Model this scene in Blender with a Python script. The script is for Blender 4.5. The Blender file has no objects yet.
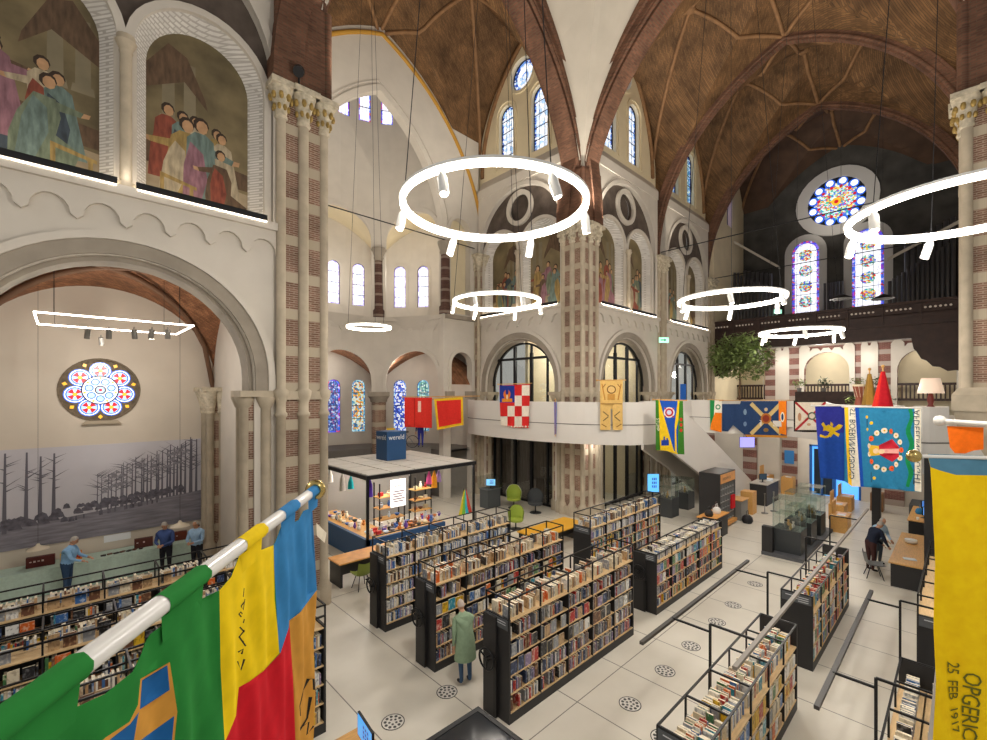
import bpy, bmesh, math, random
from mathutils import Vector, Matrix
from mathutils.geometry import delaunay_2d_cdt
R=math.radians; PI=math.pi; sin=math.sin; cos=math.cos
random.seed(7)
SC=bpy.context.scene; COL=SC.collection
D=bpy.data
# ------------------------------------------------------------------ materials
MATS={}
def nm(name):
    m=D.materials.new(name); m.use_nodes=True; nt=m.node_tree
    b=nt.nodes['Principled BSDF']; MATS[name]=m
    return m,nt,b
def lin(c):
    if isinstance(c,str):
        c=tuple(int(c[i:i+2],16)/255 for i in (0,2,4))
    return tuple(x/12.92 if x<=.04045 else ((x+.055)/1.055)**2.4 for x in c)+(1,)
def mat(name,c,rough=.6,metal=0,noise=.0,scale=8,spec=.4,stretch=(1,1,1)):
    if name in MATS: return MATS[name]
    m,nt,b=nm(name); col=lin(c)
    b.inputs['Roughness'].default_value=rough; b.inputs['Metallic'].default_value=metal
    b.inputs['Specular IOR Level'].default_value=spec
    if noise>0:
        tc=nt.nodes.new('ShaderNodeNewGeometry'); mp=nt.nodes.new('ShaderNodeMapping')
        mp.inputs['Scale'].default_value=stretch
        nz=nt.nodes.new('ShaderNodeTexNoise'); nz.inputs['Scale'].default_value=scale; nz.inputs['Detail'].default_value=4
        mx=nt.nodes.new('ShaderNodeMixRGB'); rp=nt.nodes.new('ShaderNodeMapRange')
        rp.inputs[1].default_value=.3; rp.inputs[2].default_value=.7
        mx.inputs[1].default_value=tuple(max(0,x*(1-noise)) for x in col[:3])+(1,)
        mx.inputs[2].default_value=tuple(min(1,x*(1+noise)) for x in col[:3])+(1,)
        L=nt.links.new
        L(tc.outputs['Position'],mp.inputs[0]); L(mp.outputs[0],nz.inputs['Vector']); L(nz.outputs['Fac'],rp.inputs[0]); L(rp.outputs[0],mx.inputs[0]); L(mx.outputs[0],b.inputs['Base Color'])
    else: b.inputs['Base Color'].default_value=col
    return m
def emit(name,c,s):
    if name in MATS: return MATS[name]
    m,nt,b=nm(name); col=lin(c)
    b.inputs['Base Color'].default_value=col; b.inputs['Emission Color'].default_value=col; b.inputs['Emission Strength'].default_value=s
    b.inputs['Roughness'].default_value=.3
    return m
def glass(name,c='ffffff',alpha=.12,rough=.02):
    if name in MATS: return MATS[name]
    m,nt,b=nm(name); out=nt.nodes['Material Output']
    t=nt.nodes.new('ShaderNodeBsdfTransparent'); g=nt.nodes.new('ShaderNodeBsdfGlossy'); x=nt.nodes.new('ShaderNodeMixShader')
    t.inputs[0].default_value=lin(c); g.inputs['Roughness'].default_value=rough; x.inputs[0].default_value=alpha
    L=nt.links.new; L(t.outputs[0],x.inputs[1]); L(g.outputs[0],x.inputs[2]); L(x.outputs[0],out.inputs[0])
    nt.nodes.remove(b); return m
def brickmat(name,c1,c2,mortar,scale,bw=.5,rh=.25,band=None,stone='b9ac98',rough=.75,ms=.02,axis='wall',var=.25,vs=1.2):
    """brick courses from world position; band=(period,stone_fraction) alternates with stone courses"""
    if name in MATS: return MATS[name]
    m,nt,b=nm(name); L=nt.links.new; N=nt.nodes.new
    g=N('ShaderNodeNewGeometry'); sp=N('ShaderNodeSeparateXYZ'); L(g.outputs['Position'],sp.inputs[0])
    ad=N('ShaderNodeMath'); ad.operation='ADD'; L(sp.outputs[0],ad.inputs[0]); L(sp.outputs[1],ad.inputs[1])
    cb=N('ShaderNodeCombineXYZ')
    L(ad.outputs[0],cb.inputs[0])
    if axis=='wall': L(sp.outputs[2],cb.inputs[1])
    else:
        a2=N('ShaderNodeMath'); a2.operation='SUBTRACT'; L(sp.outputs[0],a2.inputs[0]); L(sp.outputs[1],a2.inputs[1]); 
        a3=N('ShaderNodeMath'); a3.operation='ADD'; L(a2.outputs[0],a3.inputs[0]); L(sp.outputs[2],a3.inputs[1]); L(a3.outputs[0],cb.inputs[1])
    bt=N('ShaderNodeTexBrick'); L(cb.outputs[0],bt.inputs['Vector'])
    bt.inputs['Color1'].default_value=lin(c1); bt.inputs['Color2'].default_value=lin(c2); bt.inputs['Mortar'].default_value=lin(mortar)
    bt.inputs['Scale'].default_value=scale; bt.inputs['Mortar Size'].default_value=ms; bt.inputs['Brick Width'].default_value=bw; bt.inputs['Row Height'].default_value=rh
    nz=N('ShaderNodeTexNoise'); nz.inputs['Scale'].default_value=vs; nz.inputs['Detail'].default_value=5; L(g.outputs['Position'],nz.inputs['Vector'])
    mr=N('ShaderNodeMapRange'); mr.inputs[1].default_value=.3; mr.inputs[2].default_value=.7; mr.inputs[3].default_value=1-var; mr.inputs[4].default_value=1+var
    L(nz.outputs['Fac'],mr.inputs[0])
    mu=N('ShaderNodeMixRGB'); mu.blend_type='MULTIPLY'; mu.inputs[0].default_value=1
    L(bt.outputs[0],mu.inputs[1]); L(mr.outputs[0],mu.inputs[2]); last=mu.outputs[0]
    if band:
        dv=N('ShaderNodeMath'); dv.operation='DIVIDE'; L(sp.outputs[2],dv.inputs[0]); dv.inputs[1].default_value=band[0]
        fr=N('ShaderNodeMath'); fr.operation='FRACT'; L(dv.outputs[0],fr.inputs[0])
        lt=N('ShaderNodeMath'); lt.operation='LESS_THAN'; L(fr.outputs[0],lt.inputs[0]); lt.inputs[1].default_value=band[1]
        mx=N('ShaderNodeMixRGB'); L(lt.outputs[0],mx.inputs[0]); L(last,mx.inputs[1]); mx.inputs[2].default_value=lin(stone); last=mx.outputs[0]
    L(last,b.inputs['Base Color']); b.inputs['Roughness'].default_value=rough; b.inputs['Specular IOR Level'].default_value=.25
    return m
WHITE=mat('white_plaster','cec6ba',.85,noise=.04,scale=1.5)
CREAM=mat('cream_lit_plaster','e3d5b4',.85,noise=.05,scale=1)  # cream tone, including yellowish light put into the clerestory colour
GREY=mat('grey_stone','988e80',.8,noise=.12,scale=2)
STONE=mat('beige_stone','b5a893',.8,noise=.12,scale=3)
CAP=mat('carved_stone','bfb49e',.8,noise=.25,scale=9)
GOLD=mat('gilt','a58a4e',.5,.3,noise=.25,scale=14)
PIER=brickmat('pier_brick','8a6758','70513f','a39180',1,.23,.06,band=(1.0,.28),ms=.011,stone='b5a893')
ARCHB=brickmat('arch_brick','77513f','5c3d31','63503f',1,.23,.065,var=.3,ms=.01)
VAULT=brickmat('vault_brick','7a5a3a','5f442b','54402c',1,.25,.075,axis='x',var=.42,vs=1.1,ms=.01)
AVAULT=brickmat('aisle_brick','a87550','85553a','6b5040',1,.25,.075,axis='x',var=.35,vs=3,ms=.012)
RIB=mat('vault_rib','8a6746',.8,noise=.2,scale=3)
BRW=brickmat('striped_brick','7d4f47','673f3a','8a6d62',1,.23,.065,band=(.78,.4),ms=.01,stone='a89a90')
JAMB=brickmat('whitewashed_brick','e4e0da','d6d2cc','bab4ac',1,.22,.07,var=.08,ms=.014)
BLACK=mat('black_metal','1d1d1f',.4,.3)
DARK=mat('charcoal_panel','2b2a2b',.5)
WOODL=mat('birch_board','d9b98a',.5,noise=.12,scale=6,stretch=(1,6,6))
OAK=mat('oak_board','cf9d5a',.5,noise=.15,scale=5,stretch=(1,6,6))
ORANGEW=mat('orange_wood','d99a50',.5,noise=.12,scale=5)
DWOOD=mat('dark_carved_wood','38251f',.55,noise=.3,scale=3)
STEEL=mat('steel','8a8a88',.35,.8)
PIPE=mat('organ_pipe','77777a',.4,.6)
LWHITE=mat('lamp_white','e8e8e6',.4)
# ------------------------------------------------------------------ mesh builder
def pip(p,poly):
    x,y=p; c=False; n=len(poly); j=n-1
    for i in range(n):
        a=poly[i]; b=poly[j]
        if (a[1]>y)!=(b[1]>y) and x<(b[0]-a[0])*(y-a[1])/(b[1]-a[1])+a[0]: c=not c
        j=i
    return c
def cdt(loops,grid=None,inside=None):
    """triangles of the plane cut along all loops; keeps those whose centre passes inside()"""
    vs=[];es=[]
    for lp in loops:
        k=len(vs); n=len(lp)
        vs+=[Vector(p) for p in lp]; es+=[(k+i,k+(i+1)%n) for i in range(n)]
    if grid:
        xs=[v.x for v in vs]; ys=[v.y for v in vs]
        nx=max(1,int((max(xs)-min(xs))/grid)); ny=max(1,int((max(ys)-min(ys))/grid))
        for i in range(1,nx):
            for j in range(1,ny):
                vs.append(Vector((min(xs)+(i+.01*(j%2))*(max(xs)-min(xs))/nx,min(ys)+j*(max(ys)-min(ys))/ny)))
    ov,oe,of,_,_,_=delaunay_2d_cdt(vs,es,[],0,1e-5)
    out=[]
    for f in of:
        c=((ov[f[0]].x+ov[f[1]].x+ov[f[2]].x)/3,(ov[f[0]].y+ov[f[1]].y+ov[f[2]].y)/3)
        k=inside(c)
        if k is not None and k is not False: out.append((f,0 if k is True else k))
    return ov,out
class MB:
    def __init__(s,T=None): s.v=[];s.f=[];s.m=[];s.sm=[];s.T=T or (lambda a,b,c:(a,b,c))
    def add(s,vs,fs,m=0,smooth=False):
        k=len(s.v); s.v+=[s.T(*p) for p in vs]
        for f in fs: s.f.append([k+i for i in f]); s.m.append(m); s.sm.append(smooth)
        return s
    def box(s,x0,x1,y0,y1,z0,z1,m=0):
        return s.add([(x0,y0,z0),(x1,y0,z0),(x1,y1,z0),(x0,y1,z0),(x0,y0,z1),(x1,y0,z1),(x1,y1,z1),(x0,y1,z1)],
          [(0,3,2,1),(4,5,6,7),(0,1,5,4),(1,2,6,5),(2,3,7,6),(3,0,4,7)],m)
    def cbox(s,c,size,rz=0,m=0,tilt=0):
        x,y,z=[k/2 for k in size]; vs=[]
        for a,b,d in [(-x,-y,-z),(x,-y,-z),(x,y,-z),(-x,y,-z),(-x,-y,z),(x,-y,z),(x,y,z),(-x,y,z)]:
            b,d=b*cos(tilt)-d*sin(tilt),b*sin(tilt)+d*cos(tilt)
            vs.append((c[0]+a*cos(rz)-b*sin(rz),c[1]+a*sin(rz)+b*cos(rz),c[2]+d))
        return s.add(vs,[(0,3,2,1),(4,5,6,7),(0,1,5,4),(1,2,6,5),(2,3,7,6),(3,0,4,7)],m)
    def prism(s,poly,ax,a0,a1,m=0,smooth=False):
        n=len(poly)
        def P(p,a): return {'x':(a,p[0],p[1]),'y':(p[0],a,p[1]),'z':(p[0],p[1],a)}[ax]
        vs=[P(p,a0) for p in poly]+[P(p,a1) for p in poly]
        s.add(vs,[list(range(n-1,-1,-1)),list(range(n,2*n))],m)
        return s.add(vs,[(i,(i+1)%n,n+(i+1)%n,n+i) for i in range(n)],m,smooth)
    def plate(s,outer,holes=(),y0=0,y1=-.5,m=0,grid=None,mside=None):
        """wall plate in the x-z plane, front at y0, back at y1, with holes"""
        ov,tr=cdt([outer]+list(holes),grid,lambda c:pip(c,outer) and not any(pip(c,h) for h in holes))
        vs=[(p.x,y0,p.y) for p in ov]; vb=[(p.x,y1,p.y) for p in ov]
        s.add(vs,[t[0] for t in tr],m); s.add(vb,[t[0][::-1] for t in tr],m)
        for lp in [outer]+list(holes):
            n=len(lp); s.add([(p[0],y0,p[1]) for p in lp]+[(p[0],y1,p[1]) for p in lp],[(i,(i+1)%n,n+(i+1)%n,n+i) for i in range(n)],m if mside is None else mside)
        return s
    def sheet(s,polys,y=0,grid=None,f=None,outer=None,base=0,thick=0):
        """flat sheet with coloured regions: polys=[(poly,mat)], later ones on top; f(x,z)->y offset"""
        outer=outer or polys[0][0]
        def ins(c):
            if not pip(c,outer): return None
            k=base
            for p,mm in polys:
                if pip(c,p): k=mm
            return k
        ov,tr=cdt([outer]+[p for p,_ in polys if p is not outer],grid,ins)
        ff=f or (lambda a,b:0)
        for off,rev in ((0,False),(-thick,True)) if thick else ((0,False),):
            k=len(s.v); s.v+=[s.T(p.x,y+off+ff(p.x,p.y),p.y) for p in ov]
            for t,mm in tr: s.f.append([k+i for i in (t[::-1] if rev else t)]); s.m.append(mm); s.sm.append(f is not None)
        if thick:
            n=len(outer); s.add([(p[0],y+ff(*p),p[1]) for p in outer]+[(p[0],y-thick+ff(*p),p[1]) for p in outer],[(i,(i+1)%n,n+(i+1)%n,n+i) for i in range(n)],base)
        return s
    def tube(s,pts,r,n=8,m=0,closed=False,smooth=True):
        pts=[Vector(p) for p in pts]; N=len(pts); rs=r if isinstance(r,(list,tuple)) else [r]*N
        vs=[]; prev=None
        for i,p in enumerate(pts):
            if closed: t=(pts[(i+1)%N]-pts[i-1]).normalized()
            else: t=(pts[min(i+1,N-1)]-pts[max(i-1,0)]).normalized()
            if prev is None:
                up=Vector((0,0,1)) if abs(t.z)<.9 else Vector((1,0,0))
                a=t.cross(up).normalized()
            else:
                a=(prev-t*prev.dot(t)).normalized()
            prev=a; b=t.cross(a)
            for k in range(n):
                an=2*PI*(k+.5)/n; q=p+(a*cos(an)+b*sin(an))*rs[i]; vs.append(tuple(q))
        fs=[]
        for i in range(N if closed else N-1):
            j=(i+1)%N
            for k in range(n): fs.append((i*n+k,i*n+(k+1)%n,j*n+(k+1)%n,j*n+k))
        s.add(vs,fs,m,smooth)
        if not closed: s.add(vs,[tuple(range(n-1,-1,-1)),tuple(range((N-1)*n,N*n))],m)
        return s
    def bar(s,p,q,w=.03,m=0): return s.tube([p,q],w*.707,4,m,smooth=False)
    def lathe(s,cx,cy,prof,n=16,m=0,smooth=True,a0=0,a1=2*PI):
        full=abs(a1-a0-2*PI)<1e-6; K=n if full else n+1
        vs=[(cx+r*cos(a0+(a1-a0)*k/n),cy+r*sin(a0+(a1-a0)*k/n),z) for r,z in prof for k in range(K)]
        fs=[]
        for i in range(len(prof)-1):
            for k in range(n):
                k2=(k+1)%K; fs.append((i*K+k,i*K+k2,(i+1)*K+k2,(i+1)*K+k))
        s.add(vs,fs,m,smooth)
        if full: 
            s.add(vs,[tuple(range(K-1,-1,-1)),tuple(range((len(prof)-1)*K,len(prof)*K))],m)
        return s
    def ball(s,c,r,n=10,m=0):
        rx,ry,rz=r if isinstance(r,(tuple,list)) else (r,r,r)
        k=len(s.v); prof=[]
        vs=[];h=n//2+1
        for i in range(h+1):
            ph=-PI/2+PI*i/h
            for j in range(n): vs.append((c[0]+rx*cos(ph)*cos(2*PI*j/n),c[1]+ry*cos(ph)*sin(2*PI*j/n),c[2]+rz*sin(ph)))
        return s.add(vs,[(i*n+j,i*n+(j+1)%n,(i+1)*n+(j+1)%n,(i+1)*n+j) for i in range(h) for j in range(n)],m,True)
    def ring(s,curve_in,curve_out,y0,y1,m=0):
        """band between two open curves (x,z) of equal length, extruded y0..y1"""
        n=len(curve_in); vs=[]
        for y in (y0,y1): vs+=[(p[0],y,p[1]) for p in curve_in]+[(p[0],y,p[1]) for p in curve_out]
        fs=[]
        for i in range(n-1):
            fs+=[(i,i+1,n+i+1,n+i),(2*n+i,3*n+i,3*n+i+1,2*n+i+1),(i,2*n+i,2*n+i+1,i+1),(n+i,n+i+1,3*n+i+1,3*n+i)]
        fs+=[(0,n,3*n,2*n),(n-1,3*n-1,4*n-1,2*n-1)]
        return s.add(vs,fs,m)
    def build(s,name,mats,parent=None,kind=None,recalc=True):
        me=D.meshes.new(name); me.from_pydata(s.v,[],s.f)
        if not isinstance(mats,(list,tuple)): mats=[mats]
        for m in mats: me.materials.append(m)
        me.polygons.foreach_set('material_index',s.m); me.polygons.foreach_set('use_smooth',s.sm)
        if recalc:
            bm=bmesh.new(); bm.from_mesh(me); bmesh.ops.recalc_face_normals(bm,faces=bm.faces); bm.to_mesh(me); bm.free()
        me.update(); o=D.objects.new(name,me); COL.objects.link(o)
        if parent is not None:
            o.parent=parent; 
            if parent.type=='EMPTY' or True: o.matrix_parent_inverse=parent.matrix_basis.inverted()
        if kind: o['kind']=kind
        return o
def root(name,loc,label,cat,group=None,rz=0):
    o=D.objects.new(name,None); o.empty_display_size=.1; COL.objects.link(o); o.location=loc; o.rotation_euler=(0,0,rz)
    return tag(o,label,cat,group)
def tag(o,label,cat,group=None):
    o['label']=label; o['category']=cat
    if group: o['group']=group
    return o
def copy_tree(o,parent=None):
    c=o.copy(); COL.objects.link(c)
    if parent is not None: c.parent=parent
    for ch in o.children: copy_tree(ch,c)
    return c
def FR(o,d,n):  # frame: along d, outward n
    return lambda a,b,c:(o[0]+a*d[0]+b*n[0],o[1]+a*d[1]+b*n[1],c)
def arc(cx,cz,r,a0,a1,n): return [(cx+r*cos(a0+(a1-a0)*i/n),cz+r*sin(a0+(a1-a0)*i/n)) for i in range(n+1)]
def archpoly(cx,z0,zs,r,n=20):  # round-headed opening outline
    return [(cx-r,z0)]+[(cx-r*cos(PI*i/n),zs+r*sin(PI*i/n)) for i in range(n+1)]+[(cx+r,z0)]
def archcurve(cx,z0,zs,r,n=20): return archpoly(cx,z0,zs,r,n)
def pz(t,half,rise,zs):
    t=min(abs(t),half); c=max(0,(rise*rise-half*half)/(2*half)); Rr=half+c
    if rise<half: return zs+rise*math.sqrt(max(0,1-(t/half)**2))
    return zs+math.sqrt(max(0,Rr*Rr-(t+c)**2))
def pcurve(cx,half,rise,zs,n=16,off=0):
    """pointed arch outline (x,z) left to right, offset outward by off"""
    c=max(0,(rise*rise-half*half)/(2*half)); Rr=half+c+off; a1=math.acos(min(1,c/Rr))
    l=[(cx+c-Rr*cos(a1*i/n),zs+Rr*sin(a1*i/n)) for i in range(n+1)]
    return l+[(2*cx-x,z) for x,z in l[-2::-1]]
# ------------------------------------------------------------------ stained glass materials
def glassmat(name,cols,scale,s=1.2,kind='vor',lead=.06):
    if name in MATS: return MATS[name]
    m,nt,b=nm(name); L=nt.links.new; N=nt.nodes.new
    g=N('ShaderNodeNewGeometry'); sp=N('ShaderNodeSeparateXYZ'); L(g.outputs['Position'],sp.inputs[0])
    ad=N('ShaderNodeMath'); ad.operation='MULTIPLY_ADD'; L(sp.outputs[1],ad.inputs[0]); ad.inputs[1].default_value=-.7; L(sp.outputs[0],ad.inputs[2])
    cb=N('ShaderNodeCombineXYZ'); L(ad.outputs[0],cb.inputs[0]); L(sp.outputs[2],cb.inputs[1])
    v=N('ShaderNodeTexVoronoi'); v.voronoi_dimensions='2D'; v.inputs['Scale'].default_value=scale; L(cb.outputs[0],v.inputs['Vector'])
    r=N('ShaderNodeValToRGB'); r.color_ramp.interpolation='CONSTANT'; e=r.color_ramp.elements
    while len(e)<len(cols): e.new(.5)
    for i,c in enumerate(cols): e[i].position=i/len(cols); e[i].color=lin(c)
    s2=N('ShaderNodeSeparateColor'); L(v.outputs['Color'],s2.inputs[0]); L(s2.outputs[0],r.inputs[0])
    v2=N('ShaderNodeTexVoronoi'); v2.voronoi_dimensions='2D'; v2.feature='DISTANCE_TO_EDGE'; v2.inputs['Scale'].default_value=scale; L(cb.outputs[0],v2.inputs['Vector'])
    gt=N('ShaderNodeMath'); gt.operation='GREATER_THAN'; L(v2.outputs['Distance'],gt.inputs[0]); gt.inputs[1].default_value=lead
    mu=N('ShaderNodeMath'); mu.operation='MULTIPLY_ADD'; L(gt.outputs[0],mu.inputs[0]); mu.inputs[1].default_value=s*.9; mu.inputs[2].default_value=s*.1
    L(r.outputs[0],b.inputs['Base Color']); L(r.outputs[0],b.inputs['Emission Color']); L(mu.outputs[0],b.inputs['Emission Strength']); b.inputs['Roughness'].default_value=.3
    return m
G_PALE=glassmat('pale_leaded_glass',['eef4ff','dbe8fb','c9daf2','f4f7ff','9fc0e6'],7,1.15)
G_BLUE=glassmat('blue_border_glass',['2f56b4','6a94dd','1c3a86','8fb6ea','e8eefc'],11,1.0)
G_TEAL=glassmat('teal_leaded_glass',['5fa3c4','a8d3e2','2f7fa8','d5ecf2','4a90c8'],9,1.0)
G_VIO=glassmat('violet_border_glass',['4a4ad0','7a6ae8','c04a70','3a6ae0','b9b4ff','8a3ac0'],8,1.1)
G_WHITE=glassmat('milk_glass',['f6f4ff','eef0ff','e2e6fb'],6,1.3)
G_LILAC=glassmat('lilac_border_glass',['c9c0f0','a8a0e0','e8e4ff','9a8fd8'],12,1.0)
G_BW=glassmat('blue_white_glass',['2a3f9c','eef2ff','5a7ad8','dfe8ff','3a4fb0'],9,.9)
G_MULTI=glassmat('coloured_glass',['3fae9a','d0484a','f0c44a','bfe6e0','5a6ad8','e8f0f0'],13,1.1)
G_AMBER=glassmat('amber_glass',['e0a83a','cfe0c8','5f9ab8','e8efe0','3a6a98','d88a3a'],9,.8)
G_NAVY=glassmat('navy_glass',['2a3f8c','4a68b8','8a5a98','5a86c8','b8c8e8','33488f'],10,.75)
G_GREEN=glassmat('seagreen_glass',['6aa39a','a8cfc4','3f7f88','cfe4dc','5a8a9f'],9,.8)
E_BLUE=emit('blue_glass','2f66d8',.8);E_RED=emit('red_glass','c8202c',.75);E_YEL=emit('yellow_glass','f2b531',.85);E_WHT=emit('white_glass','f2f6ff',1.15);E_LBL=emit('light_blue_glass','a9cbf4',1.0)
LEAD=mat('lead','20222a',.6)
GLASS=glass('clear_glass','f4f7f6',.07)
LED=emit('led_white','fff4e2',9)
LEDS=emit('led_strip_white','fff0dc',14)
WARM=mat('warm_room_plaster','e2d3b4',.9)
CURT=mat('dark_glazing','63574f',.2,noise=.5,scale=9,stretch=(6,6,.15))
NWIN=[0]
def lancet(T,cx,z0,zs,r,depth,inner,border,parent=None,rows=4,bw=.22,medal=None):
    NWIN[0]+=1
    o=MB(T); po=archpoly(cx,z0,zs,r,16); pi=archpoly(cx,z0+r*bw,zs,r*(1-bw),16)
    polys=[(po,1),(pi,0)]
    mats=[inner,border]
    if medal:
        n=int((zs+r*.4-z0)/(r*1.25)); mats+=[E_WHT,medal]
        ip=archpoly(cx,z0+r*.42,zs,r*.58,14); polys.append((ip,2))
        for i in range(n):
            cz=z0+r*.55+(i+.5)*(zs+r*.3-z0-r*.4)/n; polys.append(([(cx+r*.52*cos(2*PI*k/14),cz+r*.52*sin(2*PI*k/14)) for k in range(14)],3))
    o.sheet(polys,y=depth,outer=po,base=1)
    w=o.build('window_%d'%NWIN[0],mats,kind='structure')
    f=MB(T); f.ring(po,archpoly(cx,z0-.07,zs,r+.07,16),depth-.05,depth+.07)
    for i in range(1,rows): z=z0+(zs+r-z0)*i/rows; f.box(cx-r,cx+r,depth+.005,depth+.03,z-.018,z+.018)
    f.box(cx-r*.36,cx-r*.33,depth+.005,depth+.025,z0,zs+r*.85); f.box(cx+r*.33,cx+r*.36,depth+.005,depth+.025,z0,zs+r*.85)
    f.build('window_frame',[LEAD],w)
    return w
def circ(cx,cz,r,n=28,a=0): return [(cx+r*cos(a+2*PI*i/n),cz+r*sin(a+2*PI*i/n)) for i in range(n)]
def roundwin(T,cx,cz,r,depth,inner,border):
    NWIN[0]+=1
    w=MB(T).sheet([(circ(cx,cz,r),1),(circ(cx,cz,r*.72),0),(circ(cx,cz,r*.3),1),(circ(cx,cz,r*.18),0)],y=depth).build('window_%d'%NWIN[0],[inner,border],kind='structure')
    MB(T).ring(circ(cx,cz,r)+[circ(cx,cz,r)[0]],circ(cx,cz,r+.08)+[circ(cx,cz,r+.08)[0]],depth-.05,depth+.08).build('window_frame',[LEAD],w)
    return w
def loft(mb,c0,y0,c1,y1,m=0):
    n=len(c0); return mb.add([(p[0],y0,p[1]) for p in c0]+[(p[0],y1,p[1]) for p in c1],[(i,i+1,n+i+1,n+i) for i in range(n-1)],m)
# ------------------------------------------------------------------ paintings (plain robed figures on a hall background)
P_BG=mat('painted_olive_hall','73664a',.7,noise=.4,scale=1.1); P_FL=mat('painted_stone_floor','8f8068',.7,noise=.3,scale=2)
P_COL=mat('painted_column','7d735c',.7,noise=.15,scale=2); P_SKIN=mat('painted_skin','b08a66',.7,noise=.2,scale=5); P_HAIR=mat('painted_hair','32251b',.7)
ROBES=[mat('painted_robe_%s'%n,c,.7,noise=.35,scale=3,stretch=(4,4,1)) for n,c in [('red','7d4030'),('teal','64756f'),('rose','86606a'),('ochre','927a48'),('cream','a3957c'),('navy','3a434c'),('brown','5c4836'),('green','69735f')]]
PMATS=[P_BG,P_FL,P_COL,P_SKIN,P_HAIR]+ROBES
def figure(x,z,h,rc,lean=0,seated=False,arm=0,rc2=None):
    """painted standing or seated figure as flat regions: robe, cloak, arm, head, hair"""
    r=5+rc; q=5+(rc2 if rc2 is not None else rc); s=h
    if seated: body=[(-.22,0),(.3,0),(.34,.2),(.12,.34),(.14,.55),(.08,.74),(-.1,.76),(-.2,.5),(-.24,.25)]
    else: body=[(-.17,0),(.18,0),(.15,.35),(.13,.6),(.12,.78),(.04,.84),(-.06,.84),(-.13,.76),(-.14,.5)]
    cloak=[(-.17,.05),(-.02,.02),(.06,.35),(.02,.62),(-.1,.72),(-.16,.45)]
    sgn=1 if arm>=0 else -1
    armp=[(.08*sgn,.72),(.12*sgn,.62),(.3*sgn,.56+.1*abs(arm)),(.32*sgn,.62+.1*abs(arm))]
    hand=[(.3*sgn,.56+.1*abs(arm)),(.37*sgn,.57+.1*abs(arm)),(.38*sgn,.62+.1*abs(arm)),(.32*sgn,.62+.1*abs(arm))]
    f=lambda P:[(x+(a+lean*b)*s,z+b*s) for a,b in P]
    hx=x+lean*.9*s; hz=z+.91*s
    out=[(f(body),r),(f(cloak),q)]
    if arm: out+=[(f(armp),r),(f(hand),3)]
    out+=[([(hx+.075*s*cos(2*PI*k/9),hz+.02*s+.085*s*sin(2*PI*k/9)) for k in range(9)],4),([(hx+.01*s+.055*s*cos(2*PI*k/9),hz+.072*s*sin(2*PI*k/9)) for k in range(9)],3)]
    return out
PAINT={}
def painting(T,cx,z0,zs,r,depth,seed,label):
    po=archpoly(cx,z0,zs,r,18); rnd=random.Random(seed); H=zs+r-z0
    polys=[(po,0),([(cx-r,z0),(cx+r,z0),(cx+r,z0+.18*H),(cx-r,z0+.24*H)],1)]
    for k in range(2):
        x=cx+r*(.35+.4*k) if seed%2 else cx-r*(.2+.4*k)
        polys.append(([(x-.13,z0+.5*H),(x+.13,z0+.5*H),(x+.12,zs+.3*r),(x-.12,zs+.3*r)],2)); polys.append(([(x-.2,z0+.46*H),(x+.2,z0+.46*H),(x+.17,z0+.5*H),(x-.17,z0+.5*H)],2))
    D0=[(cx-r+.01,z0+.62*H),(cx-.3*r,z0+.72*H),(cx+.15*r,z0+.6*H),(cx+.1*r,z0+.66*H),(cx-.25*r,z0+.86*H),(cx-r*.6,z0+.9*H),(cx-r+.01,zs)]
    polys.append((D0 if seed!=1 else [(2*cx-a,b) for a,b in D0],11)); polys.append(([(cx-r+.01,z0+.22*H),(cx+r-.01,z0+.2*H),(cx+r-.01,z0+.3*H),(cx-r+.01,z0+.36*H)],11))
    if seed==1: figs=[(-.8,.5,2.1,6,.0,0,.6,5),(-.62,.32,1.9,5,.05,0,0,6),(-.35,.75,1.7,2,-.1,0,.8,2),(.25,.85,1.45,4,-.05,0,-.5,0),(.55,.6,1.45,1,-.1,0,0,5),(.1,.35,1.55,7,.1,1,.6,1)]
    elif seed==2: figs=[(-.72,.75,1.5,0,.05,0,.4,0),(-.35,.8,1.4,1,0,0,0,5),(-.1,.85,1.35,4,0,0,0,2),(.35,.7,1.35,3,0,0,-.6,3),(.6,.55,1.4,4,-.1,0,0,4),(-.5,.12,1.8,3,.12,0,-.6,4),(.02,.1,1.9,1,.0,0,.3,2),(.5,.12,1.35,6,-.05,1,-.3,0)]
    else: figs=[(rnd.uniform(-.75,.75),.75-.09*k,rnd.uniform(1.3,1.8),rnd.randrange(8),rnd.uniform(-.1,.1),rnd.random()<.3,rnd.choice([0,.6,-.6]),rnd.randrange(8)) for k in range(7)]
    for fx,fz,h,rc,le,se,ar,rc2 in figs:
        polys+=[([q for q in p],m) for p,m in figure(cx+fx*r*.95,z0+fz*.9,h*1.22,rc,le,se,ar,rc2)]
    # bench
    if seed in (1,2):
        bx=cx+(.28 if seed==1 else -.75)*r; polys+=[([(bx,z0+.72),(bx+.75,z0+.56),(bx+.75,z0+.64),(bx,z0+.82)],8),([(bx,z0+.2),(bx+.08,z0+.2),(bx+.08,z0+.75),(bx,z0+.75)],8),([(bx+.6,z0+.1),(bx+.68,z0+.1),(bx+.68,z0+.6),(bx+.6,z0+.6)],8)]
    polys2=[]
    for p,m in polys:
        q=[(min(max(a,cx-r+.004),cx+r-.004),b) for a,b in p]
        polys2.append((q if p is not po else p,m))
    o=MB(T).sheet(polys2,y=depth,outer=po,base=0,thick=.03).build('painting',PMATS)
    return tag(o,label,'painting')
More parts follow.
